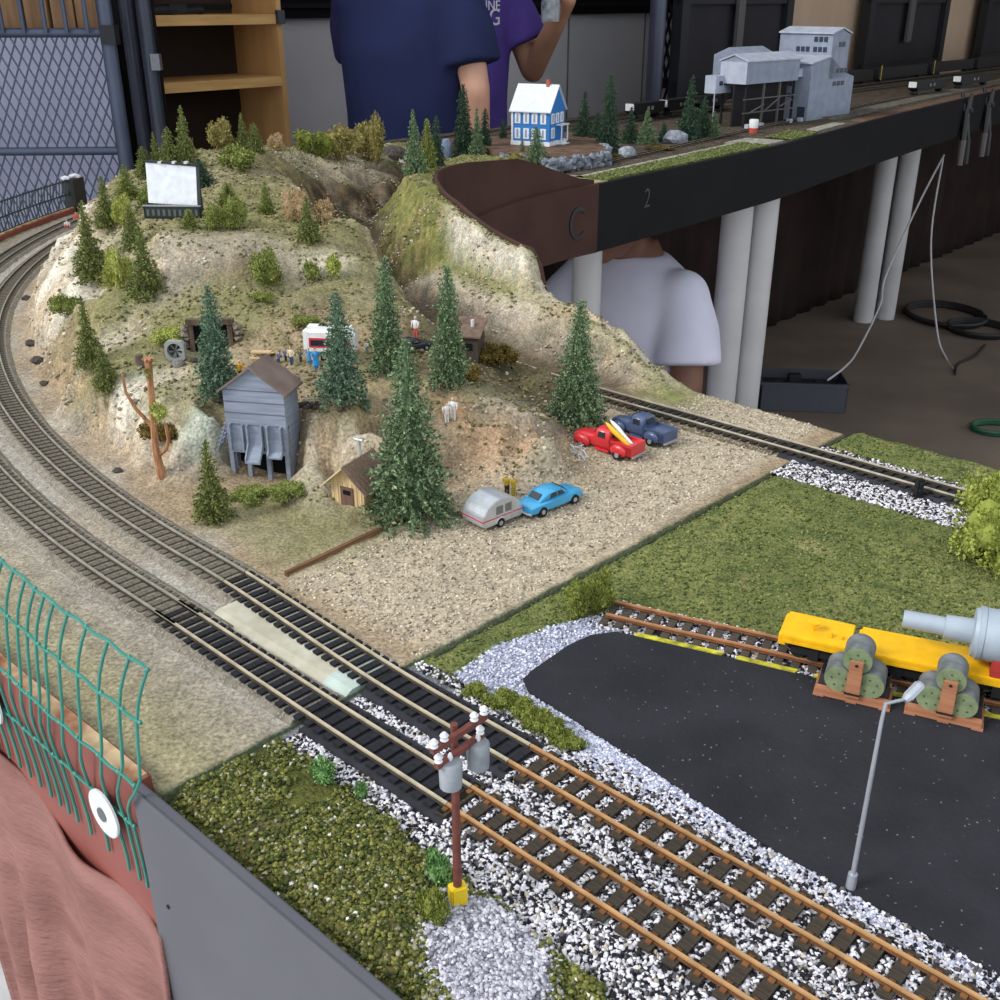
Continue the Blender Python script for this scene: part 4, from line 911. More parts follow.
# ventilation fan in its frame
p = HIT(177, 360); t = thing('ventilation_fan', 'square grey frame with a round fan left of the mine entrance', 'fan', p, R(-6)); k = depth(p) / F; a = 10 * k; g_ = pl('fan_grey', (150, 152, 150))
mb = MB(); n = 20
for i in range(n):
    a0, a1 = 2 * pi * i / n, 2 * pi * (i + 1) / n
    def sq(an): c, s = cos(an), sin(an); m_ = max(abs(c), abs(s)); return c / m_ * a, s / m_ * a
    (x0, y0), (x1, y1) = sq(a0), sq(a1); r_ = a * .78
    q = [(x0, y0), (x1, y1), (r_ * cos(a1), r_ * sin(a1)), (r_ * cos(a0), r_ * sin(a0))]
    mb.hexa([(x, -.003, y + a) for x, y in q] + [(x, .003, y + a) for x, y in q])
mb.build('frame', g_, t)
for i in range(6):
    mb = MB(); an = i * pi / 3; c, s = cos(an), sin(an); c2, s2 = cos(an + .5), sin(an + .5)
    mb.hexa([(0, -.001, a), (a * .72 * c, -.001, a + a * .72 * s), (a * .72 * c2, .001, a + a * .72 * s2), (.0003, .001, a), (0, -.0004, a), (a * .72 * c, -.0004, a + a * .72 * s), (a * .72 * c2, .0016, a + a * .72 * s2), (.0003, .0016, a)]); mb.build('blade', g_, t)
mb = MB(); mb.box(-a * .9, a * .9, .002, .0028, .1 * a, 1.9 * a); mb.build('back_plate', pl('dark_grey', (58, 58, 56)), t)
def lump(u, v, wpx, hpx, m, label, cat='rock', name='rock', group=None, sub=2, jit=.16, at=None, zf=.35):
    p = at or HIT(u, v); k = depth(p) / F; mb = MB(); mb.ico((0, 0, hpx * k * zf), (wpx * k * .5, wpx * k * .42, hpx * k * .62), sub, jit, rnd)
    return tag(mb.build(name, m, None, False, p), label, cat, group)
gst = pm('grey_rock', (142, 138, 134), (104, 100, 96), 120., .9, bump=.5); dst = pm('dark_rock', (92, 86, 80), (60, 56, 52), 160., .9, bump=.5); lst = pm('bluish_rock', (164, 170, 180), (122, 126, 136), 120., .9, bump=.5)
p = HIT(140, 364); k = depth(p) / F; mb = MB(); mb.cyl((0, 0, -.001), (0, 0, 10 * k), 4.2 * k, 3.9 * k, 10); tag(mb.build('barrel', pm('old_barrel', (122, 110, 98), (88, 80, 72), 200., .8), None, False, p), 'small grey-brown barrel left of the fan frame', 'barrel')
lump(178, 366, 14, 7, gst, 'pinkish grey rubble in front of the fan frame'); lump(194, 362, 9, 5, dst, 'dark rock at the foot of the mine entrance'); lump(145, 367, 7, 5, dst, 'dark stone beside the barrel')
lump(396, 518, 14, 7, gst, 'grey rock at the foot of the largest spruce'); lump(38, 363, 14, 7, dst, 'dark rock beside the inner curved track, lower of two'); lump(32, 345, 12, 6, dst, 'dark rock beside the inner curved track, upper of two')
for i, (u, v) in enumerate(((27, 300), (45, 385), (118, 472))): lump(u, v, 10, 5, dst, ('dark rock beside the inner curved track below the cliff top', 'dark stone at the foot of the left cliff', 'small dark stone below the white cliff')[i])
ft = pm('firewood', (96, 84, 78), (62, 54, 50), 300., .9)
for i, (u, v) in enumerate(((300, 408), (309, 409), (318, 410), (304, 403), (314, 404))):
    p = HIT(u, 409); k = depth(p) / F; mb = MB(); z = 2.2 * k if i < 3 else 5.6 * k; mb.cyl((0, -5 * k, z), (0, 5 * k, z), 2.3 * k, n=8); o = mb.build('log', ft, None, False, W(u, 409, p.z - Z0)); o.rotation_euler.z = R(-60)
    tag(o, ('log at the left bottom of the woodpile behind the coal tipple', 'log in the bottom middle of the woodpile behind the coal tipple', 'log at the right bottom of the woodpile behind the coal tipple', 'left upper log of the woodpile behind the coal tipple', 'right upper log of the woodpile behind the coal tipple')[i], 'log', 'woodpile logs')
# billboard
p = HIT(178, 217); k = depth(p) / F; t = thing('billboard', 'blank white billboard with black trough base on the hill terrace', 'billboard', p, R(-3)); blk = pl('dark_green_black', (40, 48, 46), .6)
mb = MB(); mb.hexa([(-27 * k, -.003, 14 * k), (22 * k, -.003, 12 * k), (22 * k, -.0005, 12 * k), (-27 * k, -.0005, 14 * k), (-27 * k, .004, 52 * k), (23 * k, .004, 48 * k), (23 * k, .0065, 48 * k), (-27 * k, .0065, 52 * k)]); mb.build('panel', pl('white_panel', (236, 238, 242), .5), t)
mb = MB(); mb.hexa([(22 * k, -.003, 12 * k), (25.5 * k, -.003, 12 * k), (25.5 * k, .0005, 12 * k), (22 * k, .0005, 12 * k), (23 * k, .004, 50 * k), (26 * k, .004, 50 * k), (26 * k, .008, 50 * k), (23 * k, .008, 50 * k)])
mb.hexa([(-28 * k, .003, 52 * k), (25 * k, .003, 48.5 * k), (25 * k, .0075, 48.5 * k), (-28 * k, .0075, 52 * k), (-28 * k, .003, 54 * k), (25 * k, .003, 50.5 * k), (25 * k, .0075, 50.5 * k), (-28 * k, .0075, 54 * k)]); mb.build('frame', blk, t)
mb = MB(); mb.box(-30 * k, 27 * k, -.012, .0, 0, 1.5 * k); mb.box(-30 * k, 27 * k, -.012, -.010, 0, 12 * k); mb.box(-30 * k, -28.5 * k, -.012, .0, 0, 12 * k); mb.box(25.5 * k, 27 * k, -.012, .0, 0, 12 * k); mb.build('trough', blk, t)
mb = MB(); mb.box(-30.5 * k, 27.5 * k, -.0128, -.0098, 12 * k, 13.2 * k); mb.build('rim', pl('grey_rim', (150, 154, 156)), t)
for i in range(10): mb = MB(); mb.box(-27 * k + i * 5.4 * k, -24.6 * k + i * 5.4 * k, -.0124, -.0119, 3 * k, 9 * k); mb.build('lattice_bar', pl('lattice', (92, 100, 98)), t)
for x in (-26 * k, 24 * k): mb = MB(); mb.cyl((x, .005, 0), (x, .007, 50 * k), .001, n=6); mb.build('post', blk, t)
for i, x in enumerate((-14 * k, 0, 12 * k)): mb = MB(); mb.box(x, x + 3 * k, .001, .008, 51 * k, 53 * k); mb.build('lamp', pl('lamp_white', (220, 220, 222)), t)

# ================================================================ vehicles
tyre = pl('tyre', (34, 34, 36), .8); hub = pl('hub_metal', (196, 196, 198), .35, .6); glass = pm('dark_glass', (46, 54, 60), (38, 44, 50), 50., .15, coat=.4)
def rsec(x, hw, z0, z1, n=14, e=.5):
    out = []
    for i in range(n):
        a = 2 * pi * i / n; c, s = cos(a), sin(a)
        out.append((x, hw * math.copysign(abs(c) ** e, c), (z0 + z1) / 2 + (z1 - z0) / 2 * math.copysign(abs(s) ** e, s)))
    return out
def wheels(root, xs, y, r, w):
    for x in xs:
        for sg in (-1, 1):
            mb = MB(); mb.cyl((x, sg * (y - w), r), (x, sg * y, r), r, n=16); o = mb.build('wheel', tyre, root, True)
            mb = MB(); mb.cyl((x, sg * (y - w * .3), r), (x, sg * (y + w * .12), r), r * .55, r * .45, 12); mb.build('hubcap', hub, o, True)
def quad(mb, a, b, c, d, nrm):
    n = Vector(nrm); A_ = [Vector(q) for q in (a, b, c, d)]; mb.hexa([tuple(q) for q in A_] + [tuple(q + n) for q in A_])
def coupe(u0, v0, u1, v1, paint, label, z=G, L=None):
    a, b = W(u0, v0, z), W(u1, v1, z); d = (b - a); L = L or d.length / .58; d.normalize(); n = Vector((-d.y, d.x, 0)); W2 = L * .19
    o = (a + b) / 2 + n * W2 + d * L * .02
    t = thing('car', label, 'car', o, atan2(d.y, d.x)); k = L / 60.; g = 2.6 * k
    mb = MB(); mb.loft([rsec(x * k, hw * k, z0 * k, z1 * k) for x, hw, z0, z1 in ((-30, 7, 4.5, 8), (-29, 10, 3.4, 10), (-25, 11, 3, 11.2), (-14, 11.4, 2.6, 12), (0, 11.4, 2.6, 12.3), (14, 11.2, 2.6, 12), (24, 10.6, 3, 11.2), (28.5, 9.4, 3.4, 9.6), (29.5, 7, 4.4, 8))]); mb.build('body', paint, t, True)
    mb = MB(); mb.loft([rsec(x * k, hw * k, 10.5 * k, z1 * k, e=.62) for x, hw, z1 in ((-19, 8.2, 12), (-14, 9, 16.2), (-8, 9.2, 18.4), (0, 9.2, 18.8), (6, 9, 17.8), (11, 8.6, 14.6), (13.5, 8, 11.8))]); mb.build('roof', paint, t, True)
    for sg in (-1, 1):
        mb = MB(); quad(mb, (-9 * k, sg * 8.9 * k, 13 * k), (-1 * k, sg * 8.9 * k, 13 * k), (-1 * k, sg * 8.4 * k, 16.6 * k), (-7 * k, sg * 8.4 * k, 16.4 * k), (0, sg * .6 * k, 0)); quad(mb, (0, sg * 8.9 * k, 13 * k), (8 * k, sg * 8.8 * k, 13 * k), (5 * k, sg * 8.3 * k, 16.2 * k), (0, sg * 8.4 * k, 16.6 * k), (0, sg * .6 * k, 0)); mb.build('side_window', glass, t)
    mb = MB(); quad(mb, (12.9 * k, -6 * k, 12.6 * k), (12.9 * k, 6 * k, 12.6 * k), (7.4 * k, 5.6 * k, 17.2 * k), (7.4 * k, -5.6 * k, 17.2 * k), (.5 * k, 0, .5 * k)); mb.build('windscreen', glass, t)
    mb = MB(); quad(mb, (-18.4 * k, -5.6 * k, 12.6 * k), (-18.4 * k, 5.6 * k, 12.6 * k), (-13.6 * k, 5.4 * k, 16.4 * k), (-13.6 * k, -5.4 * k, 16.4 * k), (-.5 * k, 0, .5 * k)); mb.build('rear_window', glass, t)
    for x in (-30, 29.2): mb = MB(); mb.tube([(x * k, -10.5 * k, 5 * k), ((x + (.8 if x > 0 else -.8)) * k, -6 * k, 4.8 * k), ((x + (.8 if x > 0 else -.8)) * k, 6 * k, 4.8 * k), (x * k, 10.5 * k, 5 * k)], .9 * k, 8); mb.build('bumper', hub, t, True)
    wheels(t, (-17.5 * k, 18 * k), 11.5 * k, 4.3 * k, 3 * k)
    return t
coupe(542.6, 517.5, 573.5, 505, pm('sky_blue_paint', (64, 168, 214), (54, 150, 200), 60., .3, coat=.5), 'sky blue fifties car towing a silver caravan on the gravel lot')
p = HIT(414, 352); coupe(408, 354, 420, 352, pl('black_paint', (40, 40, 44), .3), 'black car parked between two spruces near the brown shed', z=p.z - Z0, L=.042)
def pickup(u0, v0, u1, v1, paint, label):
    a, b = W(u0, v0), W(u1, v1); d = b - a; L = d.length / .58; d.normalize(); n = Vector((-d.y, d.x, 0)); o = (a + b) / 2 - n * L * .17
    t = thing('pickup_truck', label, 'pickup truck', o, atan2(d.y, d.x)); k = L / 60.
    mb = MB(); mb.loft([rsec(x * k, hw * k, z0 * k, z1 * k, e=.55) for x, hw, z0, z1 in ((4, 8.6, 4, 14), (10, 8.4, 4, 14.4), (20, 7.6, 4, 14), (27, 6.4, 4.5, 12.6), (29.5, 5, 6, 10.5))]); mb.build('hood', paint, t, True)
    mb = MB(); mb.loft([rsec(x * k, hw * k, 4 * k, z1 * k, e=.5) for x, hw, z1 in ((-8, 8.6, 19), (-7, 9.2, 21), (0, 9.4, 22), (5, 9.2, 21.2), (8.5, 8.8, 15))]); mb.build('cab', paint, t, True)
    for sg in (-1, 1):
        mb = MB(); quad(mb, (-4 * k, sg * 9.2 * k, 14.5 * k), (3 * k, sg * 9.2 * k, 14.5 * k), (2.4 * k, sg * 8.8 * k, 19 * k), (-4 * k, sg * 8.8 * k, 19.2 * k), (0, sg * .55 * k, 0)); mb.build('side_window', glass, t)
    mb = MB(); quad(mb, (-8.4 * k, -5.5 * k, 15.5 * k), (-8.4 * k, 5.5 * k, 15.5 * k), (-7.8 * k, 5 * k, 19.4 * k), (-7.8 * k, -5 * k, 19.4 * k), (-.5 * k, 0, 0)); mb.build('rear_window', glass, t)
    mb = MB(); quad(mb, (8.3 * k, -6 * k, 15.5 * k), (8.3 * k, 6 * k, 15.5 * k), (5.4 * k, 5.6 * k, 20.4 * k), (5.4 * k, -5.6 * k, 20.4 * k), (.6 * k, 0, .3 * k)); mb.build('windscreen', glass, t)
    mb = MB(); x0, x1, y, z0, z1, q = -30 * k, -8.5 * k, 9.4 * k, 5 * k, 14.5 * k, 1. * k
    mb.box(x0, x1, -y, y, z0, z1 - 2.2 * k); mb.box(x0, x1, -y, -y + q, z0, z1); mb.box(x0, x1, y - q, y, z0, z1); mb.box(x1 - q, x1, -y, y, z0, z1); bed = mb.build('bed', paint, t)
    mb = MB(); mb.box(x0 - q * .6, x0 + q * .4, -y, y, z0, z1); mb.build('tailgate', paint, t, bevel=.3 * k)
    for x in (-17.5, 18.5):
        for sg in (-1, 1): mb = MB(); mb.ico((x * k, sg * 9.4 * k, 7.4 * k), (8. * k, 2.6 * k, 5.4 * k), 2); mb.build('fender', paint, t, True)
    for x in (-31.6, 29.6): mb = MB(); mb.box(x * k, (x + 1.2) * k, -9.5 * k, 9.5 * k, 3.6 * k, 5.6 * k); mb.build('bumper', hub, t, bevel=.3 * k)
    mb = MB(); mb.box(-8 * k, 6 * k, -9.8 * k, 9.8 * k, 3.4 * k, 4.8 * k); mb.build('running_board', paint, t)
    wheels(t, (-17.5 * k, 18.5 * k), 11.6 * k, 4.3 * k, 3 * k)
    return t, k
tr, k = pickup(617, 460, 582, 449, pm('red_paint', (216, 52, 58), (190, 42, 48), 50., .35, coat=.4), 'red pickup truck carrying kayaks on the gravel lot')
pickup(650, 446, 618, 435, pm('navy_paint', (76, 92, 128), (60, 74, 106), 50., .4, coat=.3), 'dusty navy pickup truck parked behind the red one')
for i, (y, c, nm) in enumerate(((3, (236, 190, 40), 'yellow kayak leaning in the bed of the red pickup'), (-2, (232, 232, 236), 'white kayak leaning in the bed of the red pickup'))):
    M_ = Matrix.Translation(tr.location) @ Matrix.Rotation(tr.rotation_euler.z, 4, 'Z'); mb = MB()
    pts = [M_ @ Vector((x * k, (y * (1.25 if x > -12 else .8) + (0)) * k, z * k)) for x, z in ((-27, 9.2), (-22, 11.6), (-14, 16.4), (-8, 20.6), (-3, 24.2), (0, 26))]
    mb.tube(pts, [.3 * k, 1.7 * k, 2.2 * k, 2.2 * k, 1.5 * k, .3 * k], 10); tag(mb.build('kayak', pl('kayak_%d' % i, c, .4), None, True), nm, 'kayak', 'kayaks on the red pickup')
# bicycle beside the red pickup
a = W(571, 456); b = W(582, 461); d = (b - a); t = thing('bicycle', 'tiny silver bicycle standing beside the nose of the red pickup', 'bicycle', (a + b) / 2, atan2(d.y, d.x)); L = d.length; r_ = L * .36; sil = pl('silver', (206, 210, 216), .3, .6)
for x in (-L * .5, L * .5):
    mb = MB(); mb.tube([(x + r_ * cos(q * pi / 8), 0, r_ + r_ * sin(q * pi / 8)) for q in range(17)], .0006, 5); w__ = mb.build('wheel', sil, t, True)
    mb = MB(); [mb.tube([(x - r_ * cos(q), 0, r_ - r_ * sin(q)), (x + r_ * cos(q), 0, r_ + r_ * sin(q))], .0003, 4) for q in (0, .8, 1.6, 2.4)]; mb.build('spokes', sil, w__)
mb = MB(); [mb.tube(q, .0005, 5) for q in ([(-L * .5, 0, r_), (-.1 * L, 0, 2.1 * r_), (L * .4, 0, 2.2 * r_), (0, 0, r_), (-.1 * L, 0, 2.1 * r_)], [(L * .5, 0, r_), (L * .36, 0, 2.7 * r_)], [(L * .36, -.003, 2.7 * r_), (L * .36, .003, 2.7 * r_)], [(-L * .5, 0, r_), (0, 0, r_)])]; mb.build('frame', sil, t)
# silver teardrop caravan
a, b = W(486, 534), W(523, 519); d = (b - a); L = d.length * 1.08; d.normalize(); n = Vector((-d.y, d.x, 0)); o = (a + b) / 2 + n * L * .33
t = thing('caravan', 'silver teardrop caravan with a thin red stripe hitched to the sky blue car', 'caravan', o, atan2(d.y, d.x)); k = L / 50.; alu = pl('polished_silver', (204, 208, 214), .3, .55); hw = 15 * k
prof = [(-25, 6), (-25.5, 10), (-24, 16), (-20, 22), (-13, 26.5), (-4, 28.5), (6, 28), (15, 24.5), (21, 19), (24.5, 12), (25, 6), (22, 4), (-22, 4)]
mb = MB(); mb.extrude([(x * k, z * k) for x, z in prof], 'y', -hw, hw); mb.build('body', alu, t, False, bevel=.7 * k)
rs = pl('red_stripe', (196, 60, 66), .5)
for sg in (-1, 1):
    mb = MB(); mb.box(-25 * k, 24.6 * k, sg * hw - .0002 * (sg < 0), sg * hw + .0003, 10.6 * k, 11.6 * k); mb.build('stripe', rs, t)
    for x0, x1 in ((-9, -1), (2, 9)): mb = MB(); mb.box(x0 * k, x1 * k, sg * hw - .0003, sg * hw + .0004, 14 * k, 22 * k); mb.build('side_window', pl('window_grey', (112, 112, 110), .3), t)
    mb = MB(); mb.box(9.6 * k, 11 * k, sg * hw - .0003, sg * hw + .0006, 5 * k, 23 * k); mb.build('door_trim', hub, t)
    mb = MB(); mb.cyl((-4 * k, sg * (hw - 3 * k), 4.6 * k), (-4 * k, sg * (hw + 1 * k), 4.6 * k), 4.6 * k, n=16); w__ = mb.build('wheel', tyre, t, True)
    mb = MB(); mb.cyl((-4 * k, sg * hw, 4.6 * k), (-4 * k, sg * (hw + 1.3 * k), 4.6 * k), 2.4 * k, n=12); mb.build('hubcap', hub, w__, True)
    mb = MB(); mb.tube([(-4 * k + 5.6 * k * cos(q), sg * (hw + .4 * k), 4.6 * k + 5.8 * k * sin(q)) for q in np.linspace(.1, 3.0, 10)], .9 * k, 6); mb.build('mudguard', alu, t, True)
mb = MB(); mb.box(-25.9 * k, -25.2 * k, -hw, hw, 10.6 * k, 11.6 * k); mb.build('stripe', rs, t)
mb = MB(); mb.tube([(22 * k, 0, 4.6 * k), (31 * k, 0, 4.6 * k)], 1 * k, 6); mb.build('tow_bar', tyre, t)
# white camper
p = HIT(328, 362); za = p.z - Z0; a, b = W(303, 361, za), W(355, 363, za); d = b - a; L = d.length; d.normalize(); n = Vector((-d.y, d.x, 0)); hh = size(328, 362, 326, p) * .93
t = thing('camper', 'white camper trailer with red band parked behind a spruce on the dirt clearing', 'camper', (a + b) / 2 + n * L * .2, atan2(d.y, d.x)); wht = pl('camper_white', (240, 240, 238), .4); hw = L * .19
mb = MB(); mb.box(-L / 2, L / 2, -hw, hw, hh * .16, hh); mb.build('body', wht, t, False, bevel=hh * .14)
redp = pl('camper_red', (200, 56, 66), .45)
for sg in (-1, 1):
    mb = MB(); mb.box(-L * .36, L * .42, sg * hw - .0004, sg * hw + .0004, hh * .42, hh * .70); bn = mb.build('red_band', redp, t)
    mb = MB(); mb.box(-L * .33, L * .05, sg * hw - .0006, sg * hw + .0007, hh * .48, hh * .64); mb.build('window', glass, bn)
    mb = MB(); mb.box(L * .12, L * .36, sg * hw - .0006, sg * hw + .0007, hh * .48, hh * .64); mb.build('window', glass, bn)
mb = MB(); mb.box(-L * .2, -L * .06, -hw * .3, hw * .3, hh, hh * 1.03); mb.build('roof_vent', glass, t)
wheels(t, (-L * .08, L * .1), hw * 1.02, hh * .15, .004)
# pick-nick table
p = HIT(262, 360); k = depth(p) / F; t = thing('picnic_table', 'light wooden picnic table at the left side of the dirt clearing', 'table', p, R(-4)); lw = pl('light_wood', (206, 178, 136))
mb = MB(); mb.box(-10 * k, 10 * k, -.004, .004, 8 * k, 9.2 * k); mb.build('top', lw, t)
for y in (-.0085, .0085): mb = MB(); mb.box(-10 * k, 10 * k, y - .0015, y + .0015, 4 * k, 5 * k); mb.build('bench', lw, t)
for x in (-7 * k, 7 * k): mb = MB(); mb.tube([(x, -.009, 0), (x, -.001, 8 * k)], .0008, 4); mb.tube([(x, .009, 0), (x, .001, 8 * k)], .0008, 4); mb.build('leg', lw, t)

# ================================================================ miniature people
SK, HB = (222, 178, 150), (70, 54, 42)
def fig(u, v, vtop, shirt, pants, label, hair=HB, rz=None, dress=False, sit=False, arm=0., h=None, group=None):
    p = HIT(u, v); h = h or size(u, v, vtop, p); h = max(h, .012); mb = MB(); mb.M = Matrix.Scale(h, 4); q = -.28 if sit else 0
    mb.mi = 2
    for sg in (-1, 1):
        if sit: mb.tube([(.06 * sg, -.22, .0), (.06 * sg, -.2, .22), (.06 * sg, 0, .26)], [.05, .055, .07], 7)
        else: mb.tube([(.065 * sg, -.03, 0), (.06 * sg, 0, .03), (.06 * sg, 0, .26), (.055 * sg, 0, .5)], [.04, .045, .055, .075], 7)
    mb.mi = 1
    if dress: mb.loft([[(r * cos(a), r * .8 * sin(a), z) for a in np.linspace(0, 2 * pi, 10)[:-1]] for r, z in ((.17, .2), (.14, .4), (.1, .58), (.125, .74), (.06, .83))])
    else: mb.loft([[(r * 1.25 * cos(a), r * .75 * sin(a), z + q) for a in np.linspace(0, 2 * pi, 10)[:-1]] for r, z in ((.1, .46), (.1, .58), (.125, .74), (.055, .83))])
    for sg in (-1, 1): mb.tube([(.15 * sg, 0, .79 + q), (.19 * sg, -.03, .63 + q)], [.05, .042], 6); mb.mi = 0; mb.tube([(.19 * sg, -.03, .64 + q), ((.17 + arm * .1) * sg, -.1 - arm * .1, .50 + q + arm * .2)], [.036, .028], 6); mb.mi = 1
    mb.mi = 0; mb.tube([(0, 0, .8 + q), (0, -.01, .87 + q)], .035, 6); mb.ico((0, -.012, .925 + q), (.058, .068, .075), 2); mb.ico((0, -.085, .92 + q), .014, 1)
    mb.mi = 3; mb.ico((0, .008, .945 + q), (.064, .07, .066), 2)
    def fm(n_, c): return pl('figure_%d_%d_%d' % c, c, .6)
    o = mb.build('person', [fm('s', SK), fm('c', shirt), fm('p', pants), fm('h', hair)], None, True, p - Vector((0, 0, .0003))); o.rotation_euler.z = R(rnd.uniform(-40, 40)) if rz is None else R(rz)
    return tag(o, label, 'person', group)
fig(507, 494, 474, (214, 184, 60), (52, 46, 44), 'tiny person in yellow jacket and dark trousers behind the silver caravan', rz=-20)
fig(513.5, 496, 475, (206, 178, 62), (204, 176, 66), 'tiny person dressed all in yellow behind the silver caravan', rz=30)
fig(447, 422, 402, (232, 228, 222), (226, 222, 214), 'tiny person in white, left of a white pair on the dirt road', rz=10)
fig(453, 420, 397, (240, 238, 232), (236, 232, 226), 'taller tiny person in white, right of a white pair on the dirt road', rz=-10, hair=(190, 170, 140))
fig(309.5, 363, 348, (70, 150, 206), (70, 150, 206), 'tiny person in blue beside the camper end, left of a blue pair', dress=True)
fig(316.5, 369, 348, (44, 156, 226), (44, 140, 214), 'taller tiny person in bright blue before the camper, right of a blue pair', dress=True)
fig(292, 365, 346, (228, 214, 180), (66, 84, 124), 'tiny person in cream shirt and jeans left of the camper')
fig(280, 362, 347, (66, 88, 130), (56, 66, 96), 'tiny person in dark blue sitting at the right end of the picnic table', sit=True)
fig(286, 361, 349, (84, 104, 150), (60, 60, 66), 'tiny person in greyish blue between picnic table and cream shirt', sit=False)
fig(301, 362, 350, (70, 92, 96), (52, 60, 62), 'tiny person in dark teal at the camper corner')
fig(241, 379, 360, (232, 172, 40), (60, 48, 40), 'tiny person in orange-yellow shirt behind the coal tipple roof', hair=(226, 190, 70))
fig(416, 338, 316, (226, 226, 230), (206, 96, 92), 'tiny person in white top and red trousers on the slope right of the camper', hair=(150, 190, 220))
fig(68, 229, 215, (222, 226, 230), (196, 60, 60), 'tiny person in white and red sitting on the left cliff top', sit=True)
fig(77, 222, 208, (226, 96, 74), (200, 90, 70), 'tiny person in orange-red sitting on the left cliff top, behind the other', sit=True)
p = HIT(368, 352); fig(367, 353, 343, (228, 228, 232), (150, 150, 156), 'tiny person in white low between spruces right of the camper')
# wooden kerb of the lot
a, b = W(286, 576), W(414, 515); d = b - a; t = MB(); t.box(0, d.length, -.0016, .0016, -.001, .0032); o = t.build('kerb_board', pm('brown_strip', (128, 94, 66), (92, 66, 46), 60., .8, stretch=(.3, 6, 6)), None, False, a); o.rotation_euler.z = atan2(d.y, d.x); tag(o, 'thin brown wooden strip along the left edge of the gravel lot', 'wood strip')
# ================================================================ front board: pole, lamp, wagons, loads
p = W(458, 905, G + .004); t = thing('utility_pole', 'rust-brown utility pole with two transformers and yellow foot by the twin tracks', 'utility pole', p)
zt = WY(462, 728, p.y).z - p.z; rb = pm('rust_brown', (116, 62, 52), (92, 46, 40), 200., .6); k = depth(p) / F
mb = MB(); mb.box(-8.5 * k, 8.5 * k, -6.5 * k, 6.5 * k, -4 * k, 27 * k); o = mb.build('yellow_foot', pl('bright_yellow', (244, 208, 36), .45), t, bevel=1.5 * k); o.rotation_euler.z = R(25)
mb = MB(); mb.tube([(0, 0, 22 * k), (0, 0, zt + .002)], [4.6 * k, 3.6 * k], 10); mb.build('pole', rb, t, True)
za = p.z - Z0 + zt - .001; A_ = W(437, 767, za); B_ = W(492, 729, za); dv_ = (B_ - A_); half = dv_.length / 2; dv_.normalize()
ins = pl('insulator_white', (226, 226, 230), .3); gt_ = pm('transformer_grey', (150, 154, 160), (126, 130, 136), 120., .5)
def bar(z, h, off):
    mb = MB(); q = Vector((dv_.x, dv_.y, 0)); n = Vector((-q.y, q.x, 0)); c = Vector((0, 0, z))
    mb.hexa([tuple(c + q * a + n * (b + off) + Vector((0, 0, e))) for e in (-.0012, .0012) for a, b in ((-h, -.0012), (h, -.0012), (h, .0012), (-h, .0012))]); return mb.build('crossarm', rb, t)
n_ = Vector((-dv_.y, dv_.x, 0))
for z, h in ((zt - .001, half), (zt - .0095, half * .86)):
    ca = bar(z, h, -.003)
    for f in ((-.92, -.55, .55, .92) if h == half else (-.9, .9)):
        q = Vector((dv_.x, dv_.y, 0)) * h * f + n_ * -.003 + Vector((0, 0, z)); mb = MB(); mb.lathe([(.0008, .001), (.0018, .0018), (.0013, .0028), (.0019, .0038), (.0008, .0052)], 10, tuple(q)); mb.build('insulator', ins, ca, True)
for f, kk in ((-.42, 1.), (.62, .85)):
    q = Vector((dv_.x, dv_.y, 0)) * half * f + n_ * -.004 + Vector((0, 0, zt - .017)); mb = MB(); mb.lathe([(.0005, -.006), (.0046, -.0056), (.0048, .0058), (.0040, .0068), (.0008, .0072)], 14, tuple(q)); tf = mb.build('transformer', gt_, t, True); mb = MB(); mb.lathe([(.0007, .007), (.0012, .0085), (.0006, .0105)], 8, tuple(q)); mb.build('bushing', ins, tf, True)
# street lamp
p = W(850, 890); k = depth(p) / F; t = thing('street_lamp', 'slender silver street lamp standing at the edge of the asphalt', 'street lamp', p); zt = WY(884.5, 712, p.y).z - p.z; slv = pl('lamp_silver', (188, 192, 200), .35, .5)
mb = MB(); mb.tube([(0, 0, 0), (0, 0, zt * .1)], [5.2 * k, 4.6 * k], 12); mb.build('base', slv, t, True)
e1 = WY(906, 699, p.y + .005) - p; e2 = WY(921, 684, p.y + .010) - p
mb = MB(); mb.tube([(0, 0, zt * .08), (0, 0, zt * .7), (0, 0, zt * .97), tuple(Vector((0, 0, zt)) + e1 * .04), tuple(e1)], [2.6 * k, 2.2 * k, 1.9 * k, 1.9 * k, 1.7 * k], 9); mb.build('pole', slv, t, True)
mb = MB(); dd = (e2 - e1); mb.tube([tuple(e1 - dd * .1), tuple(e1 + dd * .15), tuple(e1 + dd * .85), tuple(e2)], [3 * k, 5.2 * k, 5.4 * k, 4 * k], 8); mb.build('lamp_head', slv, t)
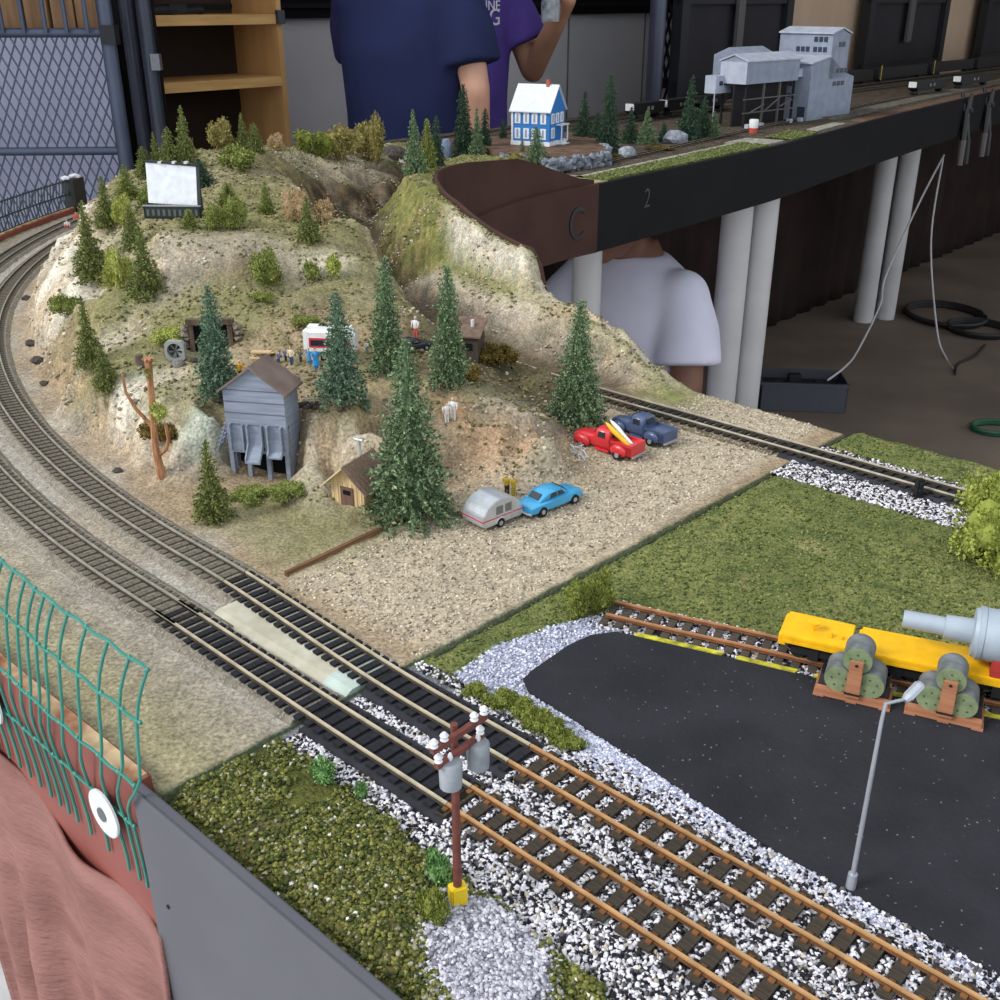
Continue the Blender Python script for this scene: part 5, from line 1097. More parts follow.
# yellow wagons on the siding
yel = pl('wagon_yellow', (250, 190, 20), .45); ublk = pl('underframe_black', (38, 38, 40), .7)
def wagon(s0, s1, label, short):
    a, b = ST(s0, sid_t(s0), 0), ST(s1, sid_t(s1), 0); d = b - a; L = d.length; t = thing('flat_wagon', label, 'railway wagon', a, atan2(d.y, d.x), 'yellow flat wagons'); zd = .0165
    mb = MB(); mb.box(0, L, -.0145, .0145, zd - .003, zd); mb.box(.001, L - .001, -.0145, -.0135, zd - .0055, zd - .003); mb.box(.001, L - .001, .0135, .0145, zd - .0055, zd - .003); mb.build('deck', yel, t, bevel=.0004)
    mb = MB(); mb.box(-.0015, .003, -.013, .013, zd - .008, zd - .001); mb.build('end_sill', yel, t, bevel=.0004)
    mb = MB(); mb.box(.004, L - .004, -.009, .009, .005, zd - .003); mb.build('underframe', ublk, t)
    for c in ((L * .5,) if short else (.022, min(L - .02, .16))):
        mb = MB(); 
        for y in (-.0105, .0105): mb.box(c - .013, c + .013, y - .001, y + .001, .004, .0085); mb.box(c - .003, c + .003, y - .0016, y + .0016, .0015, .009)
        mb.box(c - .002, c + .002, -.0105, .0105, .005, .008); bo = mb.build('bogie', ublk, t)
        for x in (c - .009, c + .009): mb = MB(); mb.cyl((x, -.0095, .0047), (x, -.0075, .0047), .0047, n=14); mb.cyl((x, .0075, .0047), (x, .0095, .0047), .0047, n=14); mb.cyl((x, -.0095, .0047), (x, .0095, .0047), .001, n=6); mb.build('wheelset', ublk, bo, True)
    if short:
        mb = MB(); mb.cyl((L * .42, -.003, zd), (L * .42, -.003, zd + .0055), .0008, n=8); mb.cyl((L * .42, -.003, zd + .005), (L * .42, -.003, zd + .0062), .0036, n=14); mb.build('brake_wheel', yel, t, True)
        mb = MB(); mb.box(L * .66, L * .72, -.007, -.004, zd, zd + .003); mb.cyl((L * .86, -.005, zd), (L * .86, -.005, zd + .002), .0012, n=8); mb.build('bracket', yel, t, bevel=.0003)
    return t, L, zd, d.normalized()
wagon(-.2405, -.2035, 'short yellow flat wagon with brake wheel at the left end of the siding', True)
w2, L2, zd, wd_ = wagon(-.199, .06, 'long yellow flat wagon loaded with the grey vessel on a red saddle', False)
n_ = Vector((-wd_.y, wd_.x, 0)); side = w2.location + wd_ * .0985 - n_ * .0137 + Vector((0, 0, .0075))
mb = MB(); mb.M = Matrix.Rotation(0, 4, 'Z'); mb.box(.072, .135, -.0135, -.0125, .0035, .0115); mb.build('side_frame', ublk, w2)
text_mesh('lettering', "50' P", .011, .0002, pl('chalk', (196, 192, 186)), w2, wallM(side, wd_, sx=.85))
# vessel on the wagon
zc = zd + .0185; ves = pm('vessel_grey', (160, 170, 180), (146, 156, 168), 60., .5)
A_ = W(903, 620, zc - .0); s_a, t_a = to_st(A_); f0 = (A_ - w2.location).dot(wd_); 
t = thing('pressure_vessel', 'pale blue-grey stepped cylinder lying on the long yellow wagon', 'industrial vessel', w2.location + wd_ * f0 + Vector((0, 0, zc)), atan2(wd_.y, wd_.x)); k = depth(A_) / F
def rev(prof, nm, m=ves): mb = MB(); mb.loft([[(x, r * cos(q), r * sin(q)) for q in np.linspace(0, 2 * pi, 29)[:-1]] for x, r in prof]); return mb.build(nm, m, t, True)
rev([(0, .001), (0, .0048), (.0012, .0051), (.022, .0053)], 'nozzle'); rev([(.022, .0053), (.0222, .0068), (.0365, .0074)], 'neck')
rev([(.0365, .0074), (.037, .0135), (.0385, .0140), (.0395, .0145), (.055, .0155)], 'shoulder'); rev([(.0555, .0155), (.0556, .0172), (.059, .0172), (.0592, .0158)], 'flange'); rev([(.0592, .0158), (.13, .017), (.133, .001)], 'shell')
rev([(.0392, .0146), (.0394, .0152), (.042, .0152), (.0422, .0146)], 'flange')
redm = pl('saddle_red', (176, 56, 50), .5)
for x in (.052, .12):
    mb = MB(); mb.box(x - .0035, x + .0035, -.0142, .0142, -.0185, -.0155); mb.box(x - .0035, x + .0035, -.0142, -.0095, -.0155, -.0085); mb.box(x - .0035, x + .0035, .0095, .0142, -.0155, -.0085); mb.build('saddle', redm, t, bevel=.0005)
# stacked drums in wooden cradles
crad = pm('cradle_wood', (178, 124, 92), (158, 104, 76), 60., .8, stretch=(.4, 5, 5)); grn = pm('green_end', (136, 148, 114), (112, 126, 92), 120., .7, bump=.2); gry = pm('drum_grey', (122, 126, 128), (84, 88, 88), 120., .75)
def drums(u0, v0, u1, v1, labels):
    a, b = W(u0, v0), W(u1, v1); d = b - a; L = d.length; rz = atan2(d.y, d.x); c = (a + b) / 2; r = L * .205; ln = r * 2.7
    t = thing('drum_cradle', labels[0], 'cradle', c, rz, 'cradles of green drums')
    for y in (0, ln * .8): mb = MB(); mb.box(-L / 2, L / 2, y, y + .0045, .002, .0068); mb.build('beam', crad, t, bevel=.0003)
    for x in (-L * .45, -.0, L * .45): mb = MB(); mb.box(x - .003, x + .003, -.0005, ln, 0, .003); mb.build('foot', crad, t)
    mb = MB(); mb.box(-L * .49, L * .49, .0045, ln * .8, .003, .006); mb.extrude([(-L * .47, .006), (-L * .47, .006 + r * 1.1), (-L * .38, .006 + r * .5), (-L * .3, .006)], 'y', .006, ln * .8); mb.extrude([(L * .47, .006), (L * .47, .006 + r * 1.1), (L * .38, .006 + r * .5), (L * .3, .006)], 'y', .006, ln * .8); mb.build('bed', pl('cradle_dark', (66, 62, 60), .8), t)
    mb = MB(); mb.hexa([(-.0042, -.0018, .006), (.0042, -.0018, .006), (.0042, .0004, .006), (-.0042, .0004, .006), (-.0036, -.0018, .006 + 2.9 * r), (.0036, -.0018, .006 + 2.9 * r), (.0036, .0004, .006 + 2.9 * r), (-.0036, .0004, .006 + 2.9 * r)]); up = mb.build('upright', crad, t, bevel=.0003)
    mb = MB(); mb.cyl((0, -.0022, .006 + 2.65 * r), (0, -.0015, .006 + 2.65 * r), .0009, n=10); mb.build('bolt', ublk, up)
    mb = MB(); mb.box(-.0044, .0044, -.0024, -.0016, .0082, .0092); mb.build('strap', ublk, up)
    M_ = Matrix.Translation(c) @ Matrix.Rotation(rz, 4, 'Z')
    for i, (x, z) in enumerate(((-r * 1.02, .0062 + r), (r * 1.02, .0062 + r), (0, .0062 + 2.76 * r))):
        e = thing('drum', labels[1 + i], 'drum', M_ @ Vector((x, .0012, z)), rz, 'green ended drums')
        mb = MB(); mb.loft([[(q_ * cos(q), y, q_ * sin(q)) for q in np.linspace(0, 2 * pi, 25)[:-1]] for q_, y in ((r * .985, .0006), (r, .0014), (r, ln * .78), (r * .97, ln * .78 + .0006))]); mb.build('shell', gry, e, True)
        mb = MB(); mb.cyl((0, 0, 0), (0, .0008, 0), r * .96, n=24); en = mb.build('end_face', grn, e)
        for q in range(5): mb = MB(); an = q * 1.257 + .4; mb.cyl((r * .5 * cos(an), -.0004, r * .5 * sin(an)), (r * .5 * cos(an), .0002, r * .5 * sin(an)), r * .07, n=8); mb.build('bolt_hole', pl('olive_dark', (78, 96, 60)), en)
drums(814, 697, 887, 714, ['brown wooden cradle of drums beside the short yellow wagon', 'lower left drum in the cradle beside the short yellow wagon', 'lower right drum in the cradle beside the short yellow wagon', 'top drum in the cradle beside the short yellow wagon'])
drums(905, 716, 980, 734, ['brown wooden cradle of drums behind the street lamp head', 'lower left drum in the cradle behind the street lamp head', 'lower right drum in the cradle behind the street lamp head', 'top drum in the cradle behind the street lamp head'])
# dwarf signal, pipe
p = W(917, 498); k = depth(p) / F; t = thing('dwarf_signal', 'small black dwarf signal beside the rear track', 'railway signal', p, R(20)); bk = pl('signal_black', (26, 26, 28), .5)
mb = MB(); mb.box(-5 * k, 5 * k, -4 * k, 4 * k, 0, 3 * k); mb.build('base', bk, t); mb = MB(); mb.box(-3.8 * k, 3.8 * k, -3 * k, 3 * k, 3 * k, 21 * k); mb.build('housing', bk, t, bevel=.0004)
for z in (9 * k, 16 * k): mb = MB(); mb.cyl((0, -3 * k, z), (0, -4.6 * k, z), 2.6 * k, n=12); mb.build('hood', bk, t, True)
a, b = WY(966, 542, .70), WY(1075, 503, .72); mb = MB(); d = (b - a); kk = depth(a) / F * 5.6
mb.tube([tuple(a), tuple(a + d * .02), tuple(a + d * .05), tuple(a + d * .06), tuple(b)], [kk * .8, kk, kk, kk * .86, kk * .86], 16); t = thing('pipe', 'dark grey metal pipe poking out over the lime bush from the right', 'pipe', a)
kid(mb.build('tube', pl('gunmetal', (74, 74, 78), .4, .5), None, True), t)
mb = MB(); mb.tube([tuple(a - d * .001), tuple(a + d * .004)], kk * .5, 14); kid(mb.build('bore', bk, None), t)

# ================================================================ safety mesh, washers, cloth on the outer edge
tealm = pl('teal_mesh', (48, 130, 114), .45)
ROWS = [.069, .043, .009, -.027]
cs = [-.405, -.421, -.441, -.462, -.481, -.496, -.506, -.516, -.527, -.540, -.553, -.566, -.58, -.594, -.608, -.622, -.637, -.652, -.667, -.682, -.70, -.72]
def fp(s, z, bul=True):
    s = s - .016 * max(0, min(1, (.012 - z) / .03)) * max(0, 1 - (-.405 - s) / .03)
    q = max(0, min(1, (z + .03) / .1)); rho = TC - .1905 - .24 * max(0, z) + .006 * (1 - q) * 0 + .0035 + .004 * sin(pi * q) + .004 * q
    lift = .014 * max(0, (-.5 - s) / .1) * (z > -.02) * .6
    if s >= SC_: return ST(s, TC - rho, z + lift)
    return PO(q2phi_arc(s), rho, z + lift)
q2phi_arc = lambda s: 227.8 + (s - SC_) / 1.69 * 57.2958
t = thing('safety_mesh', 'teal plastic safety netting fixed along the near red-brown edge board', 'netting', ST(-.5, .19, .02))
for z in ROWS: mb = MB(); mb.tube([tuple(fp(s, z + .0007 * sin(s * 210 + z * 90))) for s in np.linspace(cs[0], cs[-1], 60)], .00095, 6); kid(mb.build('strand', tealm, None, True), t)
for i, s in enumerate(cs):
    mb = MB(); zz_ = np.linspace(.0695, -.068, 16); mb.tube([tuple(fp(s + .0035 * sin((z - .069) * 84) + (0 if z > 0 else 0), z)) for z in zz_], .0009, 6); kid(mb.build('strand', tealm, None, True), t)
mb = MB()
for z in ROWS:
    for s in cs: mb.ico(tuple(fp(s, z)), .0015, 1)
kid(mb.build('knots', tealm, None, True), t)['kind'] = 'stuff'
gme = pl('dark_mesh', (44, 62, 66), .5)
t = thing('safety_mesh', 'dark netting fence along the far left board edge with a black end post', 'netting', PO(185, 1.65, 0))
fr = lambda ph, z: PO(ph, interp(ROUTT, ph) + .008, z)
phs = np.linspace(200, 171.5, 40)
for z in (.003, .026, .05): mb = MB(); mb.tube([tuple(fr(q, z)) for q in phs], .0015, 5); kid(mb.build('strand', gme, None, True), t)
for q in np.linspace(200, 171.5, 80): mb = MB(); mb.tube([tuple(fr(q, .053)), tuple(fr(q + .25, .03)), tuple(fr(q, -.004))], .0011, 4); kid(mb.build('strand', gme, None), t)
mb = MB(); mb.M = Matrix.Translation(fr(171, 0)) @ Matrix.Rotation(R(-9), 4, 'Z'); mb.box(-.011, .011, -.02, .02, -.05, .052); kid(mb.build('end_post', pl('post_black', (36, 36, 36))), t)
mb = MB(); mb.M = Matrix.Translation(fr(171, 0)) @ Matrix.Rotation(R(-9), 4, 'Z'); mb.ico((-.006, -.014, .053), (.010, .009, .006), 1, .2, rnd); mb.ico((.004, .004, .055), (.012, .012, .005), 1, .2, rnd); kid(mb.build('white_tape', pl('tape', (214, 216, 218))), t)
wh = pl('washer_white', (226, 230, 232), .4); sc_m = pl('screw_grey', (120, 122, 124), .35, .7)
for i, (s, z) in enumerate(((-.448, -.033), (-.578, -.026))):
    c = fp(s, z); n_ = Vector((-bx, -by, 0)); c = ST(s, .1845, z)
    t = thing('washer', ('round white plastic washer screwed to the edge board next to the charcoal panel', 'round white plastic washer screwed to the edge board at the left border')[i], 'washer', c, 0, 'white fixing washers')
    q = n_.to_track_quat('Z', 'Y').to_matrix().to_4x4()
    mb = MB(); mb.M = q; mb.lathe([(.0005, .0), (.0142, .0), (.0142, .0014), (.013, .0018), (.0005, .0018)], 28); mb.build('disc', wh, t)
    mb = MB(); mb.M = q; mb.lathe([(.0004, .0018), (.0042, .0018), (.0042, .0026), (.0004, .0034)], 14); mb.build('screw', sc_m, t, True)
# cloth skirt
clo = pm('brown_knit', (150, 108, 101), (130, 91, 85), 40., .95, bump=1., bscale=330., stretch=(.35, .35, 1))
nv, nu = 60, 120; V = []; 
for j in range(nv):
    f = j / (nv - 1)
    for i in range(nu):
        s = -.697 + (-.412 + .697) * i / (nu - 1); fo = (.008 + .03 * f) * (.6 + .5 * sin(s * 75 + 1.2 * sin(s * 31)) + .25 * sin(s * 150 + f * 3)) * min(1, f * 6) + .004 * sin(s * 60) * (1 - f)
        z0 = interp([(-.72, -.060), (-.6, -.074), (-.44, -.100), (-.4, -.106)], s); z = z0 - (.999 + z0) * f; d = .001 + fo * .8
        s2 = s; q = ST(s2, .189 - d, z + (.006 * sin(s * 40) if j == 0 else 0)) if s2 > SC_ else PO(q2phi_arc(s2), TC - .189 + d, z); V.append(q[:])
I3 = np.arange(nv * nu).reshape(nv, nu); Fc = np.stack([I3[:-1, :-1], I3[:-1, 1:], I3[1:, 1:], I3[1:, :-1]], -1).reshape(-1, 4)
o = npmesh('cloth_skirt', np.array(V), Fc, clo, smooth=True); md = o.modifiers.new('thick', 'SOLIDIFY'); md.thickness = .0025
tag(o, 'reddish brown knitted cloth hanging in folds below the red-brown edge board', 'cloth')
# ================================================================ far table
FE = [(1.885, -1.441), (2.3, -1.46), (2.78, -1.487), (3.57, -1.585), (5.2, -1.74), (7.5, -1.95)]
fe = lambda t: interp(FE, t)
tt = list(np.linspace(1.887, 7.4, 60)); far = thing('layout_module', 'long far board with black side panel, dark yard tracks, house and grain building', 'model railway module', ST(-1.8, 2.5, 0))
yard = pm('yard_ground', (92, 82, 70), (66, 58, 50), 30., .95, bump=.6, bscale=300., speck=(124, 114, 100), spscale=300., spfrac=.12)
mb = MB(); mb.loft([[tuple(ST(fe(t), t, -.05)), tuple(ST(-2.36, t, -.05)), tuple(ST(-2.36, t, G)), tuple(ST(fe(t), t, G))] for t in tt]); kid(mb.build('deck', yard), far)
mb = MB(); mb.loft([[tuple(ST(fe(t) + .012, t, -.152)), tuple(ST(fe(t), t, -.152)), tuple(ST(fe(t), t, G + .001)), tuple(ST(fe(t) + .012, t, G + .001))] for t in tt]); kid(mb.build('side_panel', pm('black_panel', (26, 26, 28), (22, 22, 24), 8., .85)), far)
def strip_st(pts_a, pts_b, z, h, m, nm, step=.0):
    mb = MB(); mb.loft([[tuple(ST(a[0], a[1], z)), tuple(ST(b[0], b[1], z)), tuple(ST(b[0], b[1], z + h)), tuple(ST(a[0], a[1], z + h))] for a, b in zip(pts_a, pts_b)]); return kid(mb.build(nm, m), far)
fgr = pm('far_grass', (116, 124, 76), (78, 88, 50), 60., .95, bump=.9, bscale=300.); fsh = pm('pale_shoulder', (186, 182, 170), (130, 126, 116), 90., .95, bump=.5, bscale=300.)
def wedge(u, v): return to_st(W(u, v))
ts = np.linspace(1.93, 2.72, 30)
strip_st([(fe(t) - .002, t) for t in ts], [(fe(t) - .06 - .03 * (t - 1.93) + .006 * sin(t * 60), t) for t in ts], G, .004, fgr, 'grass_strip')
strip_st([(fe(t) - .055 - .03 * (t - 1.93), t) for t in ts], [(fe(t) - .085 - .03 * (t - 1.93), t) for t in ts], G, .003, fsh, 'ballast_shoulder')
strip_st([(fe(t) - .02, t) for t in (2.74, 2.86)], [(fe(t) - .13, t) for t in (2.70, 2.84)], G, .003, fsh, 'gravel_crossing')
strip_st([(fe(t) - .004, t) for t in (2.9, 3.0, 3.08)], [(fe(t) - .05, t) for t in (2.9, 3.0, 3.08)], G, .004, fgr, 'grass_strip')
strip_st([(fe(t) - .03, t) for t in (3.16, 3.3, 3.4)], [(fe(t) - .07, t) for t in (3.16, 3.3, 3.4)], G, .003, fsh, 'pale_ground')
tb_ = np.linspace(3.5, 7., 20)
strip_st([(fe(t) - .0, t) for t in tb_], [(fe(t) - .05, t) for t in tb_], G, .003, pm('brown_edge', (124, 98, 82), (96, 76, 64), 20., .9), 'brown_edge')
strip_st([(fe(t) - .09, t) for t in tb_], [(fe(t) - .16, t) for t in tb_], G, .006, pm('yard_ballast', (128, 122, 112), (90, 86, 80), 60., .95, bump=.9, bscale=200.), 'yard_ballast')
strip_st([(s, 1.887) for s in (-1.441, -1.5, -1.6)], [(s, t) for s, t in ((-1.441, 1.94), (-1.5, 1.96), (-1.6, 1.93))], G, .003, pl('tan_corner', (176, 160, 126)), 'tan_corner')
text_mesh('number', '2', .062, .0008, pl('gloss_black', (44, 44, 47), .25), far, wallM(ST(fe(2.09) + .0128, 2.09, -.062), Vector((bx, by, 0)), sx=.8))
YR, YS = (150, 140, 122), (70, 62, 54)
FT = [(-1.605, 1.89), (-1.597, 1.97), (-1.62, 2.225), (-1.674, 2.67), (-1.75, 3.3), (-1.84, 4.2), (-2.0, 6.8)]
track('railway_track', 'far track passing in front of the blue house along the grass strip', [ST(interp([(b, a) for a, b in FT], t), t) for t in np.linspace(1.892, 6.8, 110)], YR, YS, (66, 58, 50), .03, .008)
for k, (s, lb) in enumerate(((-2.137, 'yard track under the hopper cars, nearer of two'), (-2.19, 'yard track under the hopper cars, farther of two'), (-2.285, 'rearmost yard track along the back edge of the far board'))):
    track('railway_track', lb, [ST(s, q_) for q_ in np.linspace(1.887, 7.2, 60)], YR, YS, (66, 58, 50), .03, .008)
ptf = []
while len(ptf) < 5200:
    tq = rnd.uniform(1.93, 3.08); sq_ = fe(tq) - rnd.uniform(.0, .06 + .03 * max(0, tq - 1.93))
    if not (2.72 < tq < 2.88): ptf.append(ST(sq_, tq, G + .004 + rnd.uniform(0, .002))[:])
tag(stones('ground_foam', ptf, (.001, .0032), [((112, 118, 72), 4), ((92, 102, 58), 3), ((128, 130, 84), 2), ((74, 86, 48), 2)], colattr('hill_foam'), jit=.45), 'bright green grass crumbs along the edge of the far board', 'turf', kind='stuff')
# blue house on its rock shelf
hp = W(549, 144, .03); rzh = atan2(by, bx)
t = thing('house', 'blue two-storey house with white roof and windows on a grey rock shelf', 'house', hp)
k = depth(hp) / F; L = 41 * k; wdp = 40 * k; t.rotation_euler.z = R(-25)
He, Hp = 31 * k * 1.02, 52 * k * 1.02
blu = pm('house_blue', (48, 126, 200), (40, 112, 184), 40., .6, stretch=(1, 1, 20)); wt = pl('house_white', (238, 240, 244), .5); rfw = pl('house_roof', (226, 232, 240), .5)
mb = MB(); mb.extrude([(0, 0), (wdp, 0), (wdp, He), (wdp / 2, Hp), (0, He)], 'x', -L, 0); mb.build('wall', blu, t)
mb = MB(); mb.box(-L - .002, .002, -.002, wdp + .002, -.006, .004); mb.build('foundation', wt, t)
for sg in (0, 1):
    y0 = -.006 if sg == 0 else wdp + .006; z0 = He - .006 * (Hp - He) / (wdp / 2)
    mb = MB(); mb.hexa([(-L - .005, y0, z0), (.005, y0, z0), (.005, wdp / 2, Hp), (-L - .005, wdp / 2, Hp), (-L - .005, y0, z0 + .003), (.005, y0, z0 + .003), (.005, wdp / 2, Hp + .003), (-L - .005, wdp / 2, Hp + .003)]); mb.build('roof', rfw, t)
mb = MB(); mb.box(-L * .28, -L * .2, wdp * .44, wdp * .56, Hp - .004, Hp + .014); mb.build('chimney', pl('chimney_red', (176, 92, 72)), t)
def win(x, z, w_, h, face):
    mb = MB(); mb2_ = MB()
    if face == 'f': mb.box(x - w_ / 2, x + w_ / 2, -.0014, .0002, z, z + h); mb2_.box(x - w_ * .16, x + w_ * .16, -.0017, -.001, z + h * .12, z + h * .88)
    else: mb.box(-.0002, .0014, x - w_ / 2, x + w_ / 2, z, z + h); mb2_.box(.001, .0017, x - w_ * .16, x + w_ * .16, z + h * .12, z + h * .88)
    o = mb.build('window', wt, t); mb2_.build('pane', pl('house_pane', (150, 164, 184), .2), o)
for z in (He * .12, He * .58):
    for f in (.16, .39, .61, .84): win(-L * f, z, L * .15, He * .32, 'f')
for y in (.2, .5, .8): win(wdp * y, He * .58, wdp * .2, He * .3, 'g')
win(wdp * .22, He * .14, wdp * .2, He * .32, 'g')
mb = MB(); mb.box(-L - .001, -L + .004, -.0012, .0004, 0, He); mb.build('corner_board', wt, t)
mb = MB(); mb.box(0, .016, wdp * .45, wdp * .95, He * .5, He * .53); mb.cyl((.013, wdp * .5, 0), (.013, wdp * .5, He * .5), .0018, n=8); mb.cyl((.013, wdp * .9, 0), (.013, wdp * .9, He * .5), .0018, n=8); mb.build('porch', wt, t)
mb = MB(); mb.box(0, .02, wdp * .5, wdp * .9, -.012, -.004); mb.box(0, .012, wdp * .52, wdp * .88, -.004, .004); mb.build('steps', wt, t)
# rock shelf below the house
c = W(556, 158); mb = MB(); hull = [W(*q)[:2] for q in ((503, 166), (552, 174), (606, 165), (604, 150))] 
hull += [tuple(ST(to_st(W(604, 150))[0] - .16, to_st(W(604, 150))[1] + .05)[:2]), tuple(ST(to_st(W(503, 166))[0] - .3, to_st(W(503, 166))[1] + .12)[:2])]
mb.prism(hull, Z0 + G, Z0 + .024); o = tag(mb.build('rock_shelf', pm('brown_earth', (122, 96, 78), (88, 72, 60), 30., .95, bump=.5), None), 'brown earth shelf faced with grey rock carrying the blue house', 'rock')
mbr = MB()
for (u0, v0), (u1, v1) in (((503, 166), (552, 174)), ((552, 174), (606, 165)), ((606, 165), (604, 150))):
    A_, B_ = W(u0, v0), W(u1, v1)
    for q in np.linspace(0, 1, 16):
        for z in (.0, .01, .02): pnt = A_.lerp(B_, q); mbr.ico((pnt.x + rnd.uniform(-.006, .006), pnt.y + rnd.uniform(-.006, .006), Z0 + G + z + rnd.uniform(0, .008)), (rnd.uniform(.008, .014), rnd.uniform(.008, .013), rnd.uniform(.007, .012)), 1, .35, rnd)
kid(mbr.build('rock_face', pm('rock_face_grey', (152, 158, 168), (92, 96, 106), 70., .85, bump=.5), None), o); o.children[0]['label'] = 'craggy grey rock facing'
for u, v, w_, h_, m_, lb in ((627, 158, 18, 12, lst, 'pale rounded rock right of the rock shelf by the far track'), (676, 143, 26, 13, lst, 'flat grey rock between the far pines'), (586, 152, 14, 10, gst, 'grey rock at the top corner of the rock shelf')): lump(u, v, w_, h_, m_, lb, at=W(u, v))
FTR = 'pines on the far board'
for u, v, vt, w_, kd, pr_, lb in ((536, 172, 126, 26, 'spruce', 4, 'pine standing in front of the blue house'), (522, 165, 138, 10, 'spruce', 4, 'little slim pine at the left front of the blue house'), (583, 148, 92, 26, 'dark', 3, 'pine just right of the blue house'), (608, 155, 74, 24, 'dark', 0, 'tallest far pine, second to the right of the blue house'), (596, 150, 112, 18, 'dark', 4, 'small pine between the two pines right of the blue house'),
                              (630, 143, 107, 20, 'dark', 3, 'green pine below the left end of the hopper cars'), (646, 144, 110, 22, 'spruce', 3, 'wide green pine below the middle of the hopper cars'), (663, 142, 122, 12, 'dark', 4, 'small dark pine left of the flat grey rock'), (688, 140, 76, 26, 'dark', 3, 'tall pine in front of the hopper cars, right of the flat grey rock'), (702, 138, 96, 18, 'dark', 4, 'dark pine left of the grain building sign box'), (713, 138, 111, 16, 'spruce', 4, 'short green pine at the foot of the grain building bunkers')):
    tree(u, v, vt, w_, kd, pr_, lb, FTR, at=W(u, v))
for u, v, vt, w_, kd, pr_, lb in ((464, 160, 84, 24, 'dark', 0, 'tall dark pine at the left of the clump by the ridge top'), (477, 162, 108, 18, 'spruce', 3, 'green pine in the middle of the clump by the ridge top'), (485, 158, 108, 16, 'dark', 4, 'dark pine at the right of the clump by the ridge top'), (503, 150, 118, 12, 'dark', 4, 'small pine left of the blue house')):
    tree(u, v, vt, w_, kd, pr_, lb, FTR, at=W(u, v))
bush(514, 172, 146, 30, 'aut', 0, 'olive-brown bush at the near left corner of the rock shelf', at=W(514, 172)); bush(533, 174, 164, 26, 'moss', 2, 'low mossy growth under the pine in front of the blue house', at=W(533, 174))
for i, (u, v, w_) in enumerate(((615, 158, 20), (660, 150, 30), (585, 160, 16))): bush(u, v, v - 8, w_, 'brown', 2, ('low brown growth beside the pale rounded rock', 'low brown growth left of the flat grey rock', 'low brown growth above the rock face')[i], at=W(u, v))
lump(452, 160, 12, 22, pm('sky_blue_rock', (150, 164, 186), (110, 124, 148), 60., .8), 'bluish rock behind the grassy ridge top', at=W(446, 160)); lump(394, 163, 30, 15, dst, 'smooth dark grey dome behind the gorge', sub=3, jit=.03, at=WY(394, 163, 2.35), zf=.5)
p = WY(403, 168, 2.28); t = thing('flag', 'small white and red flag at the gorge end below the dark dome', 'flag', p); k = depth(p) / F
mb = MB(); mb.cyl((-3 * k, 0, -.03), (-3 * k, 0, 9 * k), .0008, n=6); mb.build('pole', wht, t)
mb = MB(); mb.box(-3 * k, 3.5 * k, -.0004, .0004, 2 * k, 8 * k); mb.build('cloth', pl('flag_white', (232, 226, 228)), t); mb = MB(); mb.hexa([(1 * k, -.0007, -3 * k), (4 * k, -.0007, -3 * k), (4 * k, .0007, -3 * k), (1 * k, .0007, -3 * k), (0 * k, -.0007, 5 * k), (4 * k, -.0007, 5 * k), (4 * k, .0007, 5 * k), (0 * k, .0007, 5 * k)]); mb.build('red_tail', pl('flag_red', (206, 70, 76)), t)
# grain building
gp = W(806, 121); k = depth(gp) / F; e = W(851, 115) - gp; t = thing('grain_building', 'grey stepped grain building with bunkers raised on black trestles', 'building', gp, atan2(e.y, e.x))
grw = pm('building_grey', (150, 158, 174), (136, 144, 160), 30., .7); grl = pm('building_roof', (186, 192, 206), (168, 174, 190), 30., .6); s_ = k * .93; ex = e.length / 43. * .95
prof = [(0, 0), (43, 0), (43, 41), (33, 46), (34, 84), (26, 89), (18, 85), (18, 63), (4, 58), (0, 57)]; dpt = 52 * s_
# main block with its stepped gable
mb = MB(); mb.extrude([(x * ex, z * s_) for x, z in [(0, 0), (43, 0), (43, 41), (33, 46), (18, 62), (0, 56)]], 'y', 0, dpt); mb.build('main_block', grw, t)
mb = MB(); mb.extrude([(x * ex, z * s_) for x, z in [(17, 40), (34, 40), (34, 84), (26, 89), (17, 85)]], 'y', 0, dpt * 1.25); mb.build('tower', grw, t)
mb = MB(); mb.extrude([(x * ex, z * s_) for x, z in [(16, 85), (26, 90), (35, 84.5), (35, 86), (26, 91.5), (16, 86.5)]], 'y', -.004, dpt * 1.27); mb.build('tower_roof', grl, t)
mb = MB(); mb.extrude([(x * ex, z * s_) for x, z in [(-1, 56.5), (17, 62.5), (17, 64), (-1, 58)]], 'y', -.004, dpt * 1.02); mb.build('lean_roof', grl, t)
def gw(x, z, w_, h, face, n=3):
    for i in range(n):
        mb = MB(); q = x + i * w_ * 1.35
        if face == 'r': mb.box(q * ex, (q + w_) * ex, -.0015, .001, z * s_, (z + h) * s_)
        elif face == 't': mb.box(17 * ex - .0015, 17 * ex + .001, q * s_, (q + w_) * s_, z * s_, (z + h) * s_)
        else: mb.box(-.0015, .001, q * s_, (q + w_) * s_, z * s_, (z + h) * s_)
        mb.build('window', pl('building_window', (58, 64, 76), .3), t)
gw(24, 46, 3, 4.5, 'r'); gw(22, 33, 3, 4.5, 'r'); gw(23.5, 72, 2.6, 5, 'r', 2); gw(6, 77, 4.4, 5, 't'); gw(27, 67, 4.4, 5, 't'); gw(6, 67, 4.4, 5, 't'); gw(22, 34, 4, 4, 'l'); gw(22, 23, 4, 4, 'l')
mb = MB(); mb.box(-.002, .001, 3 * s_, 12 * s_, 0, 14 * s_); mb.build('door', pl('building_door', (58, 62, 70)), t)
